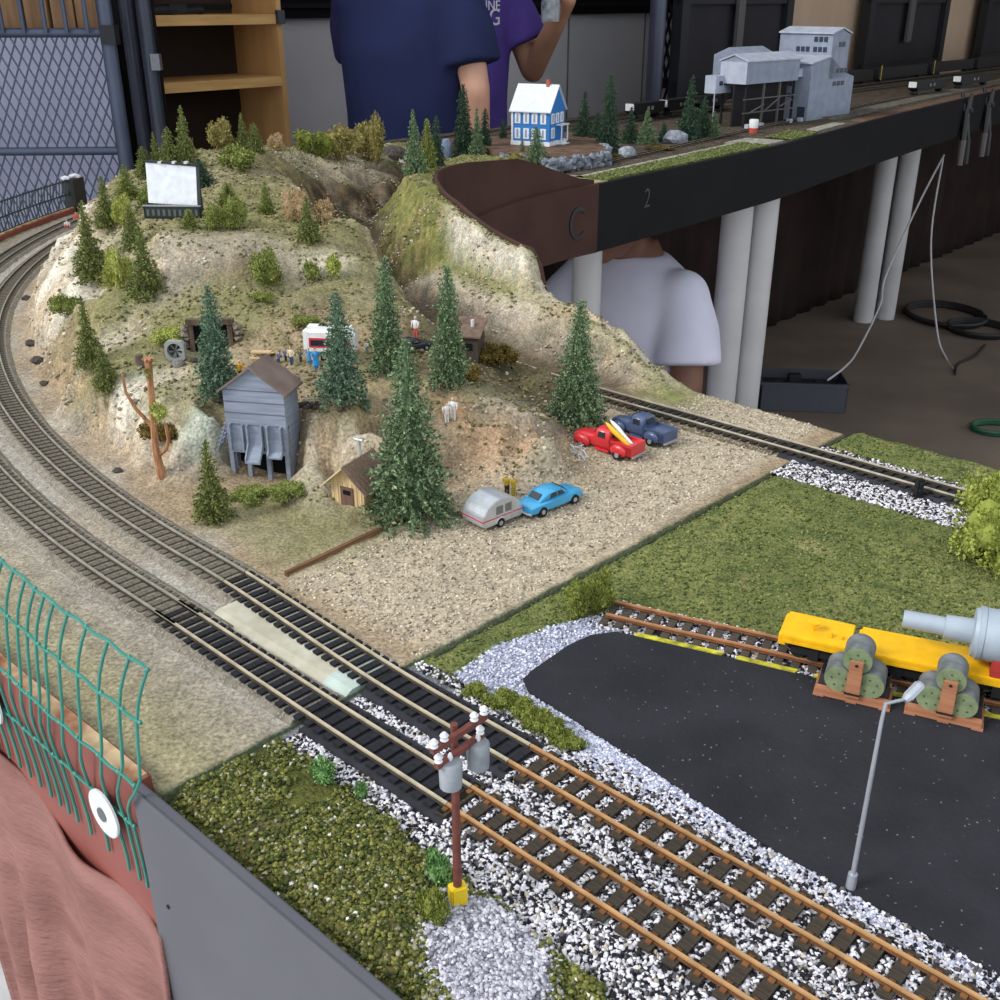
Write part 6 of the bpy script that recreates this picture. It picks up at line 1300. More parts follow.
mb = MB(); mb.box(-24 * ex, -4 * ex, dpt * .2, dpt * .5, 44 * s_, 47 * s_); mb.box(-24 * ex, -4 * ex, dpt * .2, dpt * .24, 47 * s_, 52 * s_); mb.box(-6 * ex, 0, dpt * .2, dpt * .5, 44 * s_, 52 * s_); mb.build('conveyor_bridge', grl, t)
bt = thing('bunker', 'grey ridged bunker on a black trestle left of the grain tower', 'building', W(742, 128), t.rotation_euler.z)
q = bt; k2 = depth(q.location) / F * .92
mb = MB(); mb.extrude([(y * k2, z * k2) for y, z in [(0, 44), (34, 44), (34, 66), (17, 72), (0, 66)]], 'x', 0, 46 * ex); mb.build('bin', grw, q)
mb = MB(); mb.extrude([(y * k2, z * k2) for y, z in [(-2, 66), (17, 72.5), (36, 66), (36, 67.5), (17, 74), (-2, 67.5)]], 'x', -.004, 47 * ex); mb.build('roof', grl, q)
mb = MB(); mb.extrude([(y * k2, z * k2) for y, z in [(38, 46), (76, 46), (76, 70), (57, 78), (38, 70)]], 'x', 20 * ex, 50 * ex); mb.build('rear_bin', grw, q)
mb = MB(); mb.box(-.001, .002, 0, 34 * k2, 44 * k2, 66 * k2); mb.build('end_panel', grl, q)
tk = pl('trestle_black', (42, 40, 42), .8); tg_ = pl('trestle_grey', (104, 100, 98), .7)
for x in (2, 17, 31, 44):
    for y in (2, 32): mb = MB(); mb.box(x * ex - .003, x * ex + .003, y * k2 - .003, y * k2 + .003, 0, 44 * k2); mb.build('trestle_post', tg_ if x in (17, 31) and y == 2 else tk, q)
for z in (14, 28): mb = MB(); mb.box(0, 46 * ex, .8 * k2, 2 * k2, z * k2, (z + 1.2) * k2); mb.build('trestle_beam', tg_, q)
for x0, z0, x1, z1 in ((4, 14, 17, 22), (17, 14, 31, 28), (31, 18, 42, 24)): mb = MB(); mb.tube([(x0 * ex, 0, z0 * k2), (x1 * ex, 0, z1 * k2)], .0025, 5); mb.build('trestle_brace', tg_, q)
mb = MB(); mb.box(0, 46 * ex, 14 * k2, 16 * k2, 0, 44 * k2); mb.build('dark_boarding', tk, q)
for x in (1, 12, 38, 48): mb = MB(); mb.box(x * ex - .008, x * ex + .008, -8 * k2, -3 * k2, 0, 4 * k2); mb.build('footing', grl, q)
ob = thing('loading_cabin', 'small pale cabin with three dark windows on a thin leg left of the bunker', 'cabin', W(714, 128) + Vector((0, .03, 0)), t.rotation_euler.z); 
mb = MB(); mb.box(0, 14 * ex, 0, .04, 34 * k2, 52 * k2); mb.build('cabin', grl, ob); mb = MB(); mb.cyl((.003, .003, 0), (.003, .003, 34 * k2), .002, n=6); mb.build('leg', grl, ob)
for i in range(3): mb = MB(); mb.box((3 + i * 3.6) * ex, (5.6 + i * 3.6) * ex, -.0015, .001, 42 * k2, 46.5 * k2); mb.build('window', pl('building_window', (58, 64, 76), .3), ob)
p = W(753, 133); k = depth(p) / F; t = thing('barrel', 'white barrel with red bottom in front of the bunker trestle', 'barrel', p); mb = MB(); mb.lathe([(4.5 * k, 5 * k), (4.8 * k, 12 * k), (4.2 * k, 13 * k)], 14); mb.build('top', wht, t, True); mb = MB(); mb.lathe([(4.4 * k, 0), (4.6 * k, 5 * k)], 14); mb.build('bottom', pl('barrel_red', (206, 84, 70)), t, True)
# hopper cars
hb = pl('hopper_black', (30, 29, 31), .6)
def hopper(s, t0, label, L=.15, white=True, sgn=1, logo=True):
    p = ST(s, t0, 0); t = thing('hopper_car', label, 'railway wagon', p, atan2(by, bx), 'black hopper cars')
    mb = MB(); mb.loft([[(x, -.019, z0), (x, .019, z0), (x, .02, .048), (x, -.02, .048)] for x, z0 in ((0, .026), (.02, .014), (L - .02, .014), (L, .026))]); mb.build('body', hb, t)
    mb = MB(); mb.box(-.002, L + .002, -.021, .021, .046, .050); mb.build('rim', hb, t)
    if white: mb = MB(); mb.box(-.003, .004, -.016, .016, .028, .05); mb.build('white_end', wht, t)
    for c in (.022, L - .022):
        mb = MB(); mb.box(c - .014, c + .014, -.0125, -.0105, .003, .009); mb.box(c - .014, c + .014, .0105, .0125, .003, .009); mb.box(c - .003, c + .003, -.0125, .0125, .005, .014); b_ = mb.build('bogie', hb, t)
        for x in (c - .009, c + .009): mb = MB(); mb.cyl((x, -.0095, .0048), (x, .0095, .0048), .0048, n=10); mb.build('wheelset', tyre, b_)
    if logo:
        for x in (.45, .58): mb = MB(); mb.box(L * x - .006, L * x + .006, -.0206, -.0195, .027, .038); mb.build('white_mark', pl('mark', (150, 150, 152)), t)
for s, t0, lb, wh_ in ((-2.137, 2.98, 'black hopper car with white end at the left, above the far pines', True), (-2.137, 3.17, 'second black hopper car with white end, behind the tall far pine', True), (-2.137, 3.37, 'third black hopper car, behind the sign cabin', False)): hopper(s, t0, lb, .17, wh_)
p_ = to_st(W(932, 97)); hopper(-1.87, p_[1] - .05, 'black hopper car with white end on the near yard track at the right', .3, True); hopper(-1.87, p_[1] + .42, 'black hopper car with white end at the far right edge', .34, True)
for i, u in enumerate((865, 900, 921, 950, 972)):
    q = to_st(W(u, 84)); ys = q[1]
    t = thing('gondola_car', ('black gondola car at the back beside the grain tower', 'black gondola car at the back with a yellow upright, left of another', 'black gondola car at the back with a yellow upright, right of another', 'black gondola car at the back below the tan board', 'black gondola car at the back at the far right')[i], 'railway wagon', ST(-2.29 + 0, 4.5 + i * .62, 0), atan2(by, bx), 'black gondola cars')
    mb = MB(); mb.box(0, .56, -.022, .022, .016, .062); mb.build('body', hb, t)
    for c in (.06, .5):
        mb = MB(); mb.box(c - .016, c + .016, -.0125, .0125, .0035, .016); b_ = mb.build('bogie', hb, t)
    if i in (0, 1, 2): mb = MB(); mb.box(.02, .028, -.024, -.021, .012, .075); mb.build('yellow_upright', pl('upright_yellow', (196, 166, 60)), t)
# legs, cloth skirt behind, clamps, cables
pvc = pm('pvc_white', (200, 198, 198), (188, 186, 186), 6., .45)
def leg(u, v, y, wpx, label):
    q = WY(u, v, y); r_ = wid(wpx, q) / 2; mb = MB(); mb.cyl((0, 0, 0), (0, 0, Z0 - .051), r_, n=28); o = mb.build('table_leg', pvc, None, True, (q.x, q.y, 0)); tag(o, label, 'table leg', 'white pipe legs of the far board')
leg(736, 230, 3.16, 31, 'left white pipe leg of the nearer pair under the far board'); leg(763, 230, 3.2, 27, 'right white pipe leg of the nearer pair under the far board')
leg(587, 275, 2.62, 29, 'single white pipe leg behind the rocky ridge end'); leg(874, 245, 5.0, 20, 'left white pipe leg of the farther pair under the far board'); leg(896, 245, 5.05, 19, 'right white pipe leg of the farther pair under the far board')
drape = pm('dark_brown_cloth', (50, 38, 34), (38, 29, 26), 5., .95)
V = []; nu, nv = 240, 12
for j in range(nv):
    for i in range(nu): tq = 1.7 + 6.2 * i / (nu - 1); V.append(ST(-2.345 + .012 * sin(tq * 38) * (.3 + .7 * j / nv) + .006 * sin(tq * 91), tq, -.045 - .995 * j / (nv - 1))[:])
I4 = np.arange(nu * nv).reshape(nv, nu); o = npmesh('cloth_skirt', np.array(V), np.stack([I4[:-1, :-1], I4[:-1, 1:], I4[1:, 1:], I4[1:, :-1]], -1).reshape(-1, 4), drape, smooth=True); md = o.modifiers.new('thick', 'SOLIDIFY'); md.thickness = .004
tag(o, 'dark brown cloth hanging to the floor behind the far board', 'cloth')
def clamp(u, v, label, L):
    tq = to_st(W(u, v, 0))[1]; p = ST(fe(tq) + .006, tq, .0); t = thing('spring_clamp', label, 'clamp', p, atan2(by, bx), 'black spring clamps'); m_ = pl('clamp_black', (30, 30, 32), .45); tip = pl('clamp_tip', (98, 92, 88), .6); sc = L
    for sg, nm in ((1, 'front_jaw'), (-1, 'rear_jaw')): mb = MB(); mb.tube([(0, -.02 * sg - .006, .012 * 0 + .03 * sc), (-.02 * sc, -.045 * sc if sg > 0 else -.03 * sc, -.12 * sc), (-.06 * sc if sg > 0 else .05 * sc, -.07 * sc, -.40 * sc)], [.016 * sc, .035 * sc, .03 * sc], 8); j = mb.build(nm, m_, t, True); mb = MB(); e_ = (-.06 * sc if sg > 0 else .05 * sc); mb.tube([(e_, -.07 * sc, -.39 * sc), (e_ * 1.3, -.085 * sc, -.62 * sc)], [.034 * sc, .03 * sc], 8); mb.build('grip', tip if sg > 0 else m_, j, True)
    mb = MB(); mb.cyl((-.03 * sc, -.05 * sc, -.13 * sc), (.04 * sc, -.05 * sc, -.13 * sc), .04 * sc, n=12); mb.build('pivot', m_, t, True)
clamp(976, 97, 'black spring clamp on the far board edge, nearer of two at the right', .42); clamp(1001, 92, 'black spring clamp on the far board edge, at the right border', .42)
cab_m = pl('cable_white', (196, 194, 196), .4)
def cable(pts, r, m, label, nm='cable', cat='cable'):
    P_ = [Vector(q) for q in pts]; out = []
    for i in range(len(P_) - 1):
        p0, p1, p2, p3 = P_[max(i - 1, 0)], P_[i], P_[i + 1], P_[min(i + 2, len(P_) - 1)]
        for q in np.linspace(0, 1, 9)[:-1]: out.append(.5 * ((2 * p1) + (p2 - p0) * q + (2 * p0 - 5 * p1 + 4 * p2 - p3) * q * q + (3 * p1 - p0 - 3 * p2 + p3) * q ** 3))
    out.append(P_[-1]); mb = MB(); mb.tube(out, r, 7); return tag(mb.build(nm, m, None, True), label, cat)
cable([WY(944, 155, 4.6), WY(918, 205, 4.45), WY(886, 275, 4.25), WY(880, 305, 4.2), WY(858, 350, 3.95), WY(846, 366, 3.75), WY(828, 380, 3.6)], .0042, cab_m, 'white cable hanging from the far board down into the dark crate')
cable([WY(943, 158, 4.7), WY(931, 240, 4.6), WY(937, 330, 4.5), W(946, 358, FL + .004), W(955, 370, FL + .004)], .0042, cab_m, 'white cable hanging straight to the floor at the right')
blc = pl('cable_black', (36, 35, 36), .6)
def ring(c, rx, ry, turns, label, m, r): n = int(26 * turns); return cable([(c.x + rx * (1 + .05 * (i // 26)) * cos(6.283 * i / 26), c.y + ry * (1 + .05 * (i // 26)) * sin(6.283 * i / 26), r + .004 * (i // 26) * 1.9) for i in range(n)], r, m, label, 'cable_coil', 'cable coil')
ring(W(945, 318, FL), .16, .2, 3.0, 'black cable coil on the floor, left of another', blc, .009); ring(W(978, 332, FL), .12, .13, 3.0, 'black cable coil on the floor at the right', blc, .009)
cable([W(985, 345, FL + .006), W(975, 356, FL + .006), W(958, 364, FL + .006), W(955, 374, FL + .006)], .006, blc, 'loose black cable end on the floor beside the coils')
ring(W(997, 431, FL), .085, .06, 2., 'green hose loop on the floor at the right border', pl('hose_green', (34, 86, 62), .5), .008)
p = W(802, 412, FL); t = thing('crate', 'dark grey plastic crate with tools on the floor beside the pipe legs', 'crate', p, R(-6)); k = depth(p) / F; cm = pl('crate_grey', (74, 76, 84), .6); a, b, h = 42 * k, 24 * k, 30 * k
mb = MB(); mb.box(-a, a, 0, b * 2, 0, .004); mb.box(-a, a, 0, .006, 0, h); mb.box(-a, a, b * 2 - .006, b * 2, 0, h); mb.box(-a, -a + .006, 0, b * 2, 0, h); mb.box(a - .006, a, 0, b * 2, 0, h); mb.build('shell', cm, t, bevel=.003)
mb = MB(); mb.box(-a * 1.03, a * 1.03, -.005, .008, h * .9, h); mb.build('rim', cm, t); mb = MB(); mb.box(-a * .98, a * .98, .008, b * 1.98, h * .6, h * .66); mb.build('tray', pl('crate_dark', (34, 34, 38)), t)
for i, (x, y, w_, hh) in enumerate(((-.6, .5, .2, .3), (-.15, 1.2, .3, .35), (.35, .7, .18, .28))): mb = MB(); mb.box(a * x - a * w_ / 2, a * x + a * w_ / 2, b * y - .02, b * y + .02, h * .66, h * .66 + h * hh); mb.build('tool', pl('tool_black', (40, 40, 44)), t, bevel=.004)
# ================================================================ the barn: floor, walls, ceiling, stalls
conc = pm('concrete_floor', (128, 114, 102), (106, 94, 84), 2.2, .9, bump=.2, bscale=30.)
def room_poly(): return [ST(s, t)[:2] for s, t in ((2.6, -2.6), (2.6, 10.2), (-3.5, 10.2), (-3.5, -2.6))]
mb = MB(); mb.prism(room_poly(), -.1, 0.); struct(mb.build('floor', conc))
lightc = pm('pale_concrete', (212, 210, 208), (190, 188, 186), 12., .85, bump=.2, bscale=90., speck=(120, 118, 116), spscale=60., spfrac=.05)
mb = MB(); mb.prism([ST(s, t)[:2] for s, t in ((2.6, -2.6), (2.6, .62), (-2.6, .62), (-2.6, -2.6))], 0., .004); struct(mb.build('floor_apron', lightc))
mb = MB(); mb.prism([ST(s, t)[:2] for s, t in ((2.6, 2.5), (2.6, 10.2), (-3.5, 10.2), (-3.5, 2.5))], 3.5, 3.6); struct(mb.build('ceiling', pl('ceiling_grey', (190, 186, 180))))  # unseen, added over the far part only to dim the daylight there
gpan = pm('wall_panel_grey', (222, 219, 222), (212, 208, 211), 2., .6); wblk = pl('wall_black', (20, 20, 22), .85)
def sbox(s0, s1, t0, t1, z0, z1, mb=None):
    mb = mb or MB(); P_ = [ST(s0, t0), ST(s1, t0), ST(s1, t1), ST(s0, t1)]; mb.hexa([(q.x, q.y, z0) for q in P_] + [(q.x, q.y, z1) for q in P_]); return mb
struct(sbox(-3.5, -3.45, -2.6, 10.2, 0, 3.1).build('wall_back', gpan))
mb = MB(); sbox(-3.45, -3.42, 1.0, 10.2, 1.335, 3.1, mb); struct(mb.build('wall_upper', wblk))
struct(sbox(-3.45, 2.6, 10.1, 10.2, 0, 3.1).build('wall_right', pl('wall_tan', (150, 130, 112))))
for i, tq in enumerate(np.arange(1.8, 10, .62)): struct(sbox(-3.451, -3.444, tq, tq + .006, 0, 1.335).build('trim_%d' % (i + 1), pl('seam_grey', (120, 118, 120))))
mb = MB()
for i in range(9): sbox(-3.42, -3.405, 1.0, 10, 1.37 + i * .035, 1.385 + i * .035, mb)
struct(mb.build('wall_louvre', pl('louvre', (30, 30, 33), .8)))
def UT(u, s):
    r = ray(u, 50); y = s / (ax * r[0] / r[1] + ay); return y * (bx * r[0] / r[1] + by)
stl = pm('steel_blue', (84, 92, 112), (72, 80, 98), 6., .4, metal=.3); stb = pl('steel_black', (34, 35, 40), .6, .1)
def diamonds(mb, o, ex_, w_, z0, z1, pw, ph, r_):
    """expanded metal: two families of slanted wires in the plane through o along ex_"""
    h = z1 - z0; n = int((w_ + h * pw / ph) / pw) + 1
    for sg in (1, -1):
        for i in range(-1, n):
            x0 = i * pw - (h * pw / ph if sg > 0 else 0) ; x1 = x0 + h * pw / ph
            if sg < 0: x0, x1 = x1, x0
            # clip to [0, w]
            za, zb = z0, z1
            def clip(xa, za, xb, zb):
                if xa < 0 and xb > -1e-6: f = -xa / (xb - xa); return 0., za + (zb - za) * f
                if xa > w_ and xb < w_ + 1e-6: f = (w_ - xa) / (xb - xa); return w_, za + (zb - za) * f
                return xa, za
            if (x0 < 1e-6 and x1 < 1e-6) or (x0 > w_ and x1 > w_): continue
            a_ = clip(x0, za, x1, zb); b_ = clip(x1, zb, x0, za)
            if abs(a_[0] - b_[0]) < .002: continue
            mb.tube([tuple(o + ex_ * a_[0] + Vector((0, 0, a_[1]))), tuple(o + ex_ * b_[0] + Vector((0, 0, b_[1])))], r_, 4, False)
# left gate
g1 = WY(117, 100, 3.25); g0 = Vector((g1.x - 1.0, g1.y - .06, 0)); ex_ = (Vector((g1.x, g1.y, 0)) - g0); gwid = ex_.length; ex_.normalize(); zr = WY(60, 33, 3.22).z
t = thing('stall_gate', 'blue-grey stall gate with upright bars above expanded metal mesh', 'gate', (g0.x, g0.y, 0))
def gk(o): return kid(o, t)
mb = MB(); mb.tube([(g1.x, g1.y, .02), (g1.x, g1.y, 2.2)], .021, 12); gk(mb.build('stile', stl, None, True)); mb = MB(); mb.tube([(g0.x, g0.y, .02), (g0.x, g0.y, 2.2)], .021, 12); gk(mb.build('stile', stl, None, True))
for z in (zr, .12, 2.15, WY(60, 152, 3.22).z): mb = MB(); mb.tube([tuple(g0 + Vector((0, 0, z))), (g1.x, g1.y, z)], .012 if z != zr else .013, 10); gk(mb.build('rail', stl, None, True))
for u in (-44, -22, 1, 22, 44, 65, 86): q = WY(u, 20, 3.22); mb = MB(); mb.tube([(q.x, q.y, zr), (q.x, q.y, 2.15)], .0065, 8); gk(mb.build('bar', stl, None, True))
mb = MB(); diamonds(mb, g0.copy(), ex_, gwid, .12, zr, .028, .06, .0026); o = gk(mb.build('mesh', pl('mesh_blue', (92, 102, 128), .4), None))
mb = MB(); q = g1; mb.box(q.x - .012, q.x + .03, q.y - .03, q.y + .01, zr - .03, zr + .02); gk(mb.build('hinge', stb, None))
bp0, bp1 = WY(-45, 80, 3.38), WY(112, 80, 3.38)
mb = MB(); mb.box(bp0.x, bp1.x, 3.38, 3.41, 0, WY(60, 31, 3.38).z); tag(mb.build('panel', pm('lavender_panel', (196, 196, 214), (182, 182, 202), 3., .6), None), 'pale lavender panel behind the stall gate mesh', 'panel')
for i in range(7):
    x = bp1.x - .02 - .075 * (i + 1); mb = MB(); mb.box(x, x + .066, 3.43 + .01 * (i % 2), 3.46 + .01 * (i % 2), .9, 2.6); tag(mb.build('board', pm('brown_boards', (168, 132, 98), (132, 100, 74), 12., .8, stretch=(3, 3, .3)), None), ('upright brown board behind the gate bars',)[0], 'board', 'upright boards behind the gate bars')
# dark posts and cabinet
for i, (u, y, r_) in enumerate(((133, 3.38, .02), (150, 3.33, .021))):
    q = WY(u, 60, y); mb = MB(); mb.cyl((q.x, q.y, 0), (q.x, q.y, 2.3), r_, n=14); tag(mb.build('post', pl('post_steel', (62, 66, 80), .4, .3), None, True), ('dark steel post left of the cabinet, beside the gate', 'dark steel post at the left front of the cabinet')[i], 'post')
q0, q1 = WY(108, 60, 3.44), WY(158, 60, 3.44); mb = MB(); mb.hexa([(q0.x, q0.y, 0), (q1.x, q1.y, 0), (q1.x, q1.y + .03, 0), (q0.x, q0.y + .03, 0), (q0.x, q0.y, 2.3), (q1.x, q1.y, 2.3), (q1.x, q1.y + .03, 2.3), (q0.x, q0.y + .03, 2.3)]); tag(mb.build('door_panel', wblk, None), 'black door panel between gate and wooden cabinet', 'panel')
q = WY(121, 110, 3.40); mb = MB(); mb.box(q.x - .012, q.x + .012, q.y - .01, q.y + .01, .0, 1.33); tag(mb.build('batten', pl('tan_batten2', (170, 150, 128)), None), 'tan wooden batten beside the gate stile', 'batten')
q = WY(156, 62, 3.31); mb = MB(); mb.box(q.x - .012, q.x + .014, q.y - .012, q.y + .012, q.z - .022, q.z + .022); tag(mb.build('latch', pl('latch_grey', (120, 122, 128), .4, .5), None), 'grey latch block on the dark post by the cabinet', 'latch')
cr = WY(284, 50, 3.9); cl = None
wood = pm('cabinet_wood', (206, 160, 104), (180, 134, 84), 10., .6, stretch=(1, 1, .25)); wood2 = pm('shelf_wood', (214, 170, 108), (190, 144, 86), 14., .55, stretch=(.4, .4, 4))
t = thing('cabinet', 'open wooden cabinet with shelves behind the hill', 'cabinet', (cr.x, cr.y, 0), atan2(by, bx)); CW = .56; CD = .26
# local: x along front (negative to the left), y into depth
for x, nm in ((-.02, 'side_panel'), (-CW, 'side_panel')): mb = MB(); mb.box(x, x + .02, 0, CD, 0, 2.0); mb.build(nm, wood, t)
mb = MB(); mb.box(-CW, 0, CD - .01, CD, 0, 2.0); mb.build('back_panel', pm('cabinet_back', (58, 45, 36), (46, 36, 29), 6., .7), t)  # back coloured dark for the shade inside the cabinet
zs1, zs2 = WY(282, 14, 3.9).z, WY(283, 76, 3.9).z
for z in (zs1, zs2, .55, 1.97, .05): mb = MB(); mb.box(-CW + .02, -.02, .0, CD - .01, z - .030, z); mb.build('shelf', wood2, t)
mb = MB(); mb.box(-.024, .004, -.014, .002, zs1 - .03, zs1 + .012); mb.build('metal_bracket', pl('bracket', (70, 72, 78), .4, .5), t)
o_ = thing('tool', 'dark metal tool lying on the top shelf of the cabinet', 'tool', tuple(Vector((cr.x, cr.y, zs1)) + Vector((bx, by, 0)) * -.36 + Vector((-by, bx, 0)) * .08), atan2(by, bx) + .1)
mb = MB(); mb.tube([(-.12, 0, .012), (.0, 0, .014), (.06, .01, .012), (.13, .02, .012)], [.012, .014, .008, .012], 8); mb.build('handle', stb, o_, True); mb = MB(); mb.box(-.02, .05, -.012, .02, .002, .03); mb.build('jaw', stb, o_, bevel=.003)
# stall fronts at the right
SS = -2.72
def stall(u0, u1, label, kind, sd=0., nm='stall_gate', z0=.35):
    t0, t1 = UT(u0, SS + sd), UT(u1, SS + sd); a = ST(SS + sd, t0); t = thing(nm, label, 'stall gate', (a.x, a.y, 0), atan2(by, bx)); w_ = t1 - t0
    if kind == 'wood': mb = MB(); mb.box(0, w_, 0, .02, z0, 2.4); mb.build('board', pm('plywood_tan', (206, 180, 156), (192, 164, 140), 4., .7, stretch=(1, 1, .3)), t); mb = MB(); mb.box(0, w_, -.004, .022, z0, z0 + .03); mb.build('bottom_edge', stb, t); return
    mb = MB(); mb.box(.02, w_ - .02, .012, .02, z0, 2.4); mb.build('sheet', pm('dark_sheet', (56, 54, 58), (48, 46, 50), 3., .75), t)
    for x in (0, w_ - .06): mb = MB(); mb.box(x, x + .06, -.02, .03, .0, 2.4); mb.build('upright', stb, t)
    for z in (.55, 1.02, 1.38): mb = MB(); mb.box(0, w_, -.012, .012, z, z + .06); mb.build('rail', stb, t)
    mb = MB(); mb.box(w_ * .45, w_ * .52, -.03, -.012, 1.18, 1.75); mb.build('handle_plate', pl('handle_grey', (104, 102, 104), .4, .3), t, bevel=.006)
stall(676, 786, 'dark stall panel with grey handle plate behind the bunker', 'dark'); stall(786, 866, 'tan plywood board behind the grain tower', 'wood', -.05); stall(862, 940, 'dark stall panel with grey handle plate right of the grain tower', 'dark', .02); stall(934, 986, 'tan plywood board at the right between dark frames', 'wood', -.06); stall(978, 1120, 'dark stall panel cut by the right border', 'dark', .02)
t0, t1 = UT(652, SS - .1), UT(678, SS - .1); a = ST(SS - .1, t0)
t = thing('mesh_screen', 'strip of pale expanded metal mesh beside the steel stall post', 'screen', (a.x, a.y, 0)); mb = MB(); diamonds(mb, Vector((a.x, a.y, 0)), Vector((bx, by, 0)), t1 - t0, .95, 1.45, .045, .1, .006); kid(mb.build('mesh', stb, None), t)
sb = sbox(SS - .1, SS - .06, t0, t1, 1.05, 1.09); kid(sb.build('rail', stb, None), t)
q = WY(656, 50, ST(SS - .02, UT(656, SS - .02)).y); mb = MB(); mb.cyl((q.x, q.y, 0), (q.x, q.y, 2.4), .034, n=14); tag(mb.build('post', pm('post_blue_grey', (86, 90, 108), (74, 78, 94), 5., .4, metal=.3), None, True), 'blue-grey steel post right of the grey wall panel', 'post')

# ================================================================ people
def voxel(name, mb, mat, parent, vs, smooth_it=6, mats=None):
    o = mb.build(name, mat, None, True); r = o.modifiers.new('r', 'REMESH'); r.mode = 'VOXEL'; r.voxel_size = vs; r.use_smooth_shade = True
    s = o.modifiers.new('s', 'SMOOTH'); s.iterations = smooth_it; s.factor = .5
    dg = bpy.context.evaluated_depsgraph_get(); me = bpy.data.meshes.new_from_object(o.evaluated_get(dg)); me.name = name
    bpy.data.objects.remove(o); me.materials.clear(); me.materials.append(mat)
    me.polygons.foreach_set('use_smooth', [True] * len(me.polygons))
    return link(name, me, parent)
def cap(mb, p0, p1, r0, r1, n=16): mb.tube([p0, p1], [r0, r1], n); mb.ico(p0, r0, 2); mb.ico(p1, r1, 2)
def ell(mb, rings, n=20):   # stacked ellipses (cx, cy, z, rx, ry)
    mb.loft([[(cx + rx * cos(q), cy + ry * sin(q), z) for q in np.linspace(0, 2 * pi, n + 1)[:-1]] for cx, cy, z, rx, ry in rings])
skin = pm('skin', (226, 172, 146), (212, 156, 130), 14., .55); skin2 = pm('skin_tan', (190, 140, 112), (172, 124, 98), 14., .55)
def hand(mb, w_, d, side, curl, up=Vector((0, 0, 1))):
    """palm with five tapering, bent fingers: w wrist, d direction of the fingers"""
    w_ = Vector(w_); d = Vector(d).normalized(); s = d.cross(Vector(side)).normalized(); n = s.cross(d).normalized()
    mb.hexa([tuple(w_ + s * a * x + d * l + n * t_) for t_ in (-.012, .012) for a, x, l in ((-1, .026, 0), (1, .026, 0), (1, .04, .085), (-1, .04, .085))])
    for i, L in enumerate((.068, .076, .072, .056)):
        b_ = w_ + s * (-.031 + .0205 * i) + d * .083; m_ = b_ + d * L * .5 + n * curl * .012; e_ = m_ + d * L * .42 * (1 - curl * .5) + n * curl * .035; mb.tube([tuple(b_ - d * .02), tuple(b_), tuple(m_), tuple(e_)], [.0095, .0095, .0088, .0072], 8); mb.ico(tuple(e_), .0072, 1)
    b_ = w_ - s * .03 + d * .025; mb.tube([tuple(b_), tuple(b_ - s * .028 + d * .03 + n * .012), tuple(b_ - s * .032 + d * .062 + n * .02)], [.012, .0105, .008], 8)
def head(root, c, yawd, sk, hairm, tilt=0., glasses=False, vs=.008):
    M_ = Matrix.Translation(c) @ Matrix.Rotation(R(yawd), 4, 'Z') @ Matrix.Rotation(R(tilt), 4, 'X'); return M_
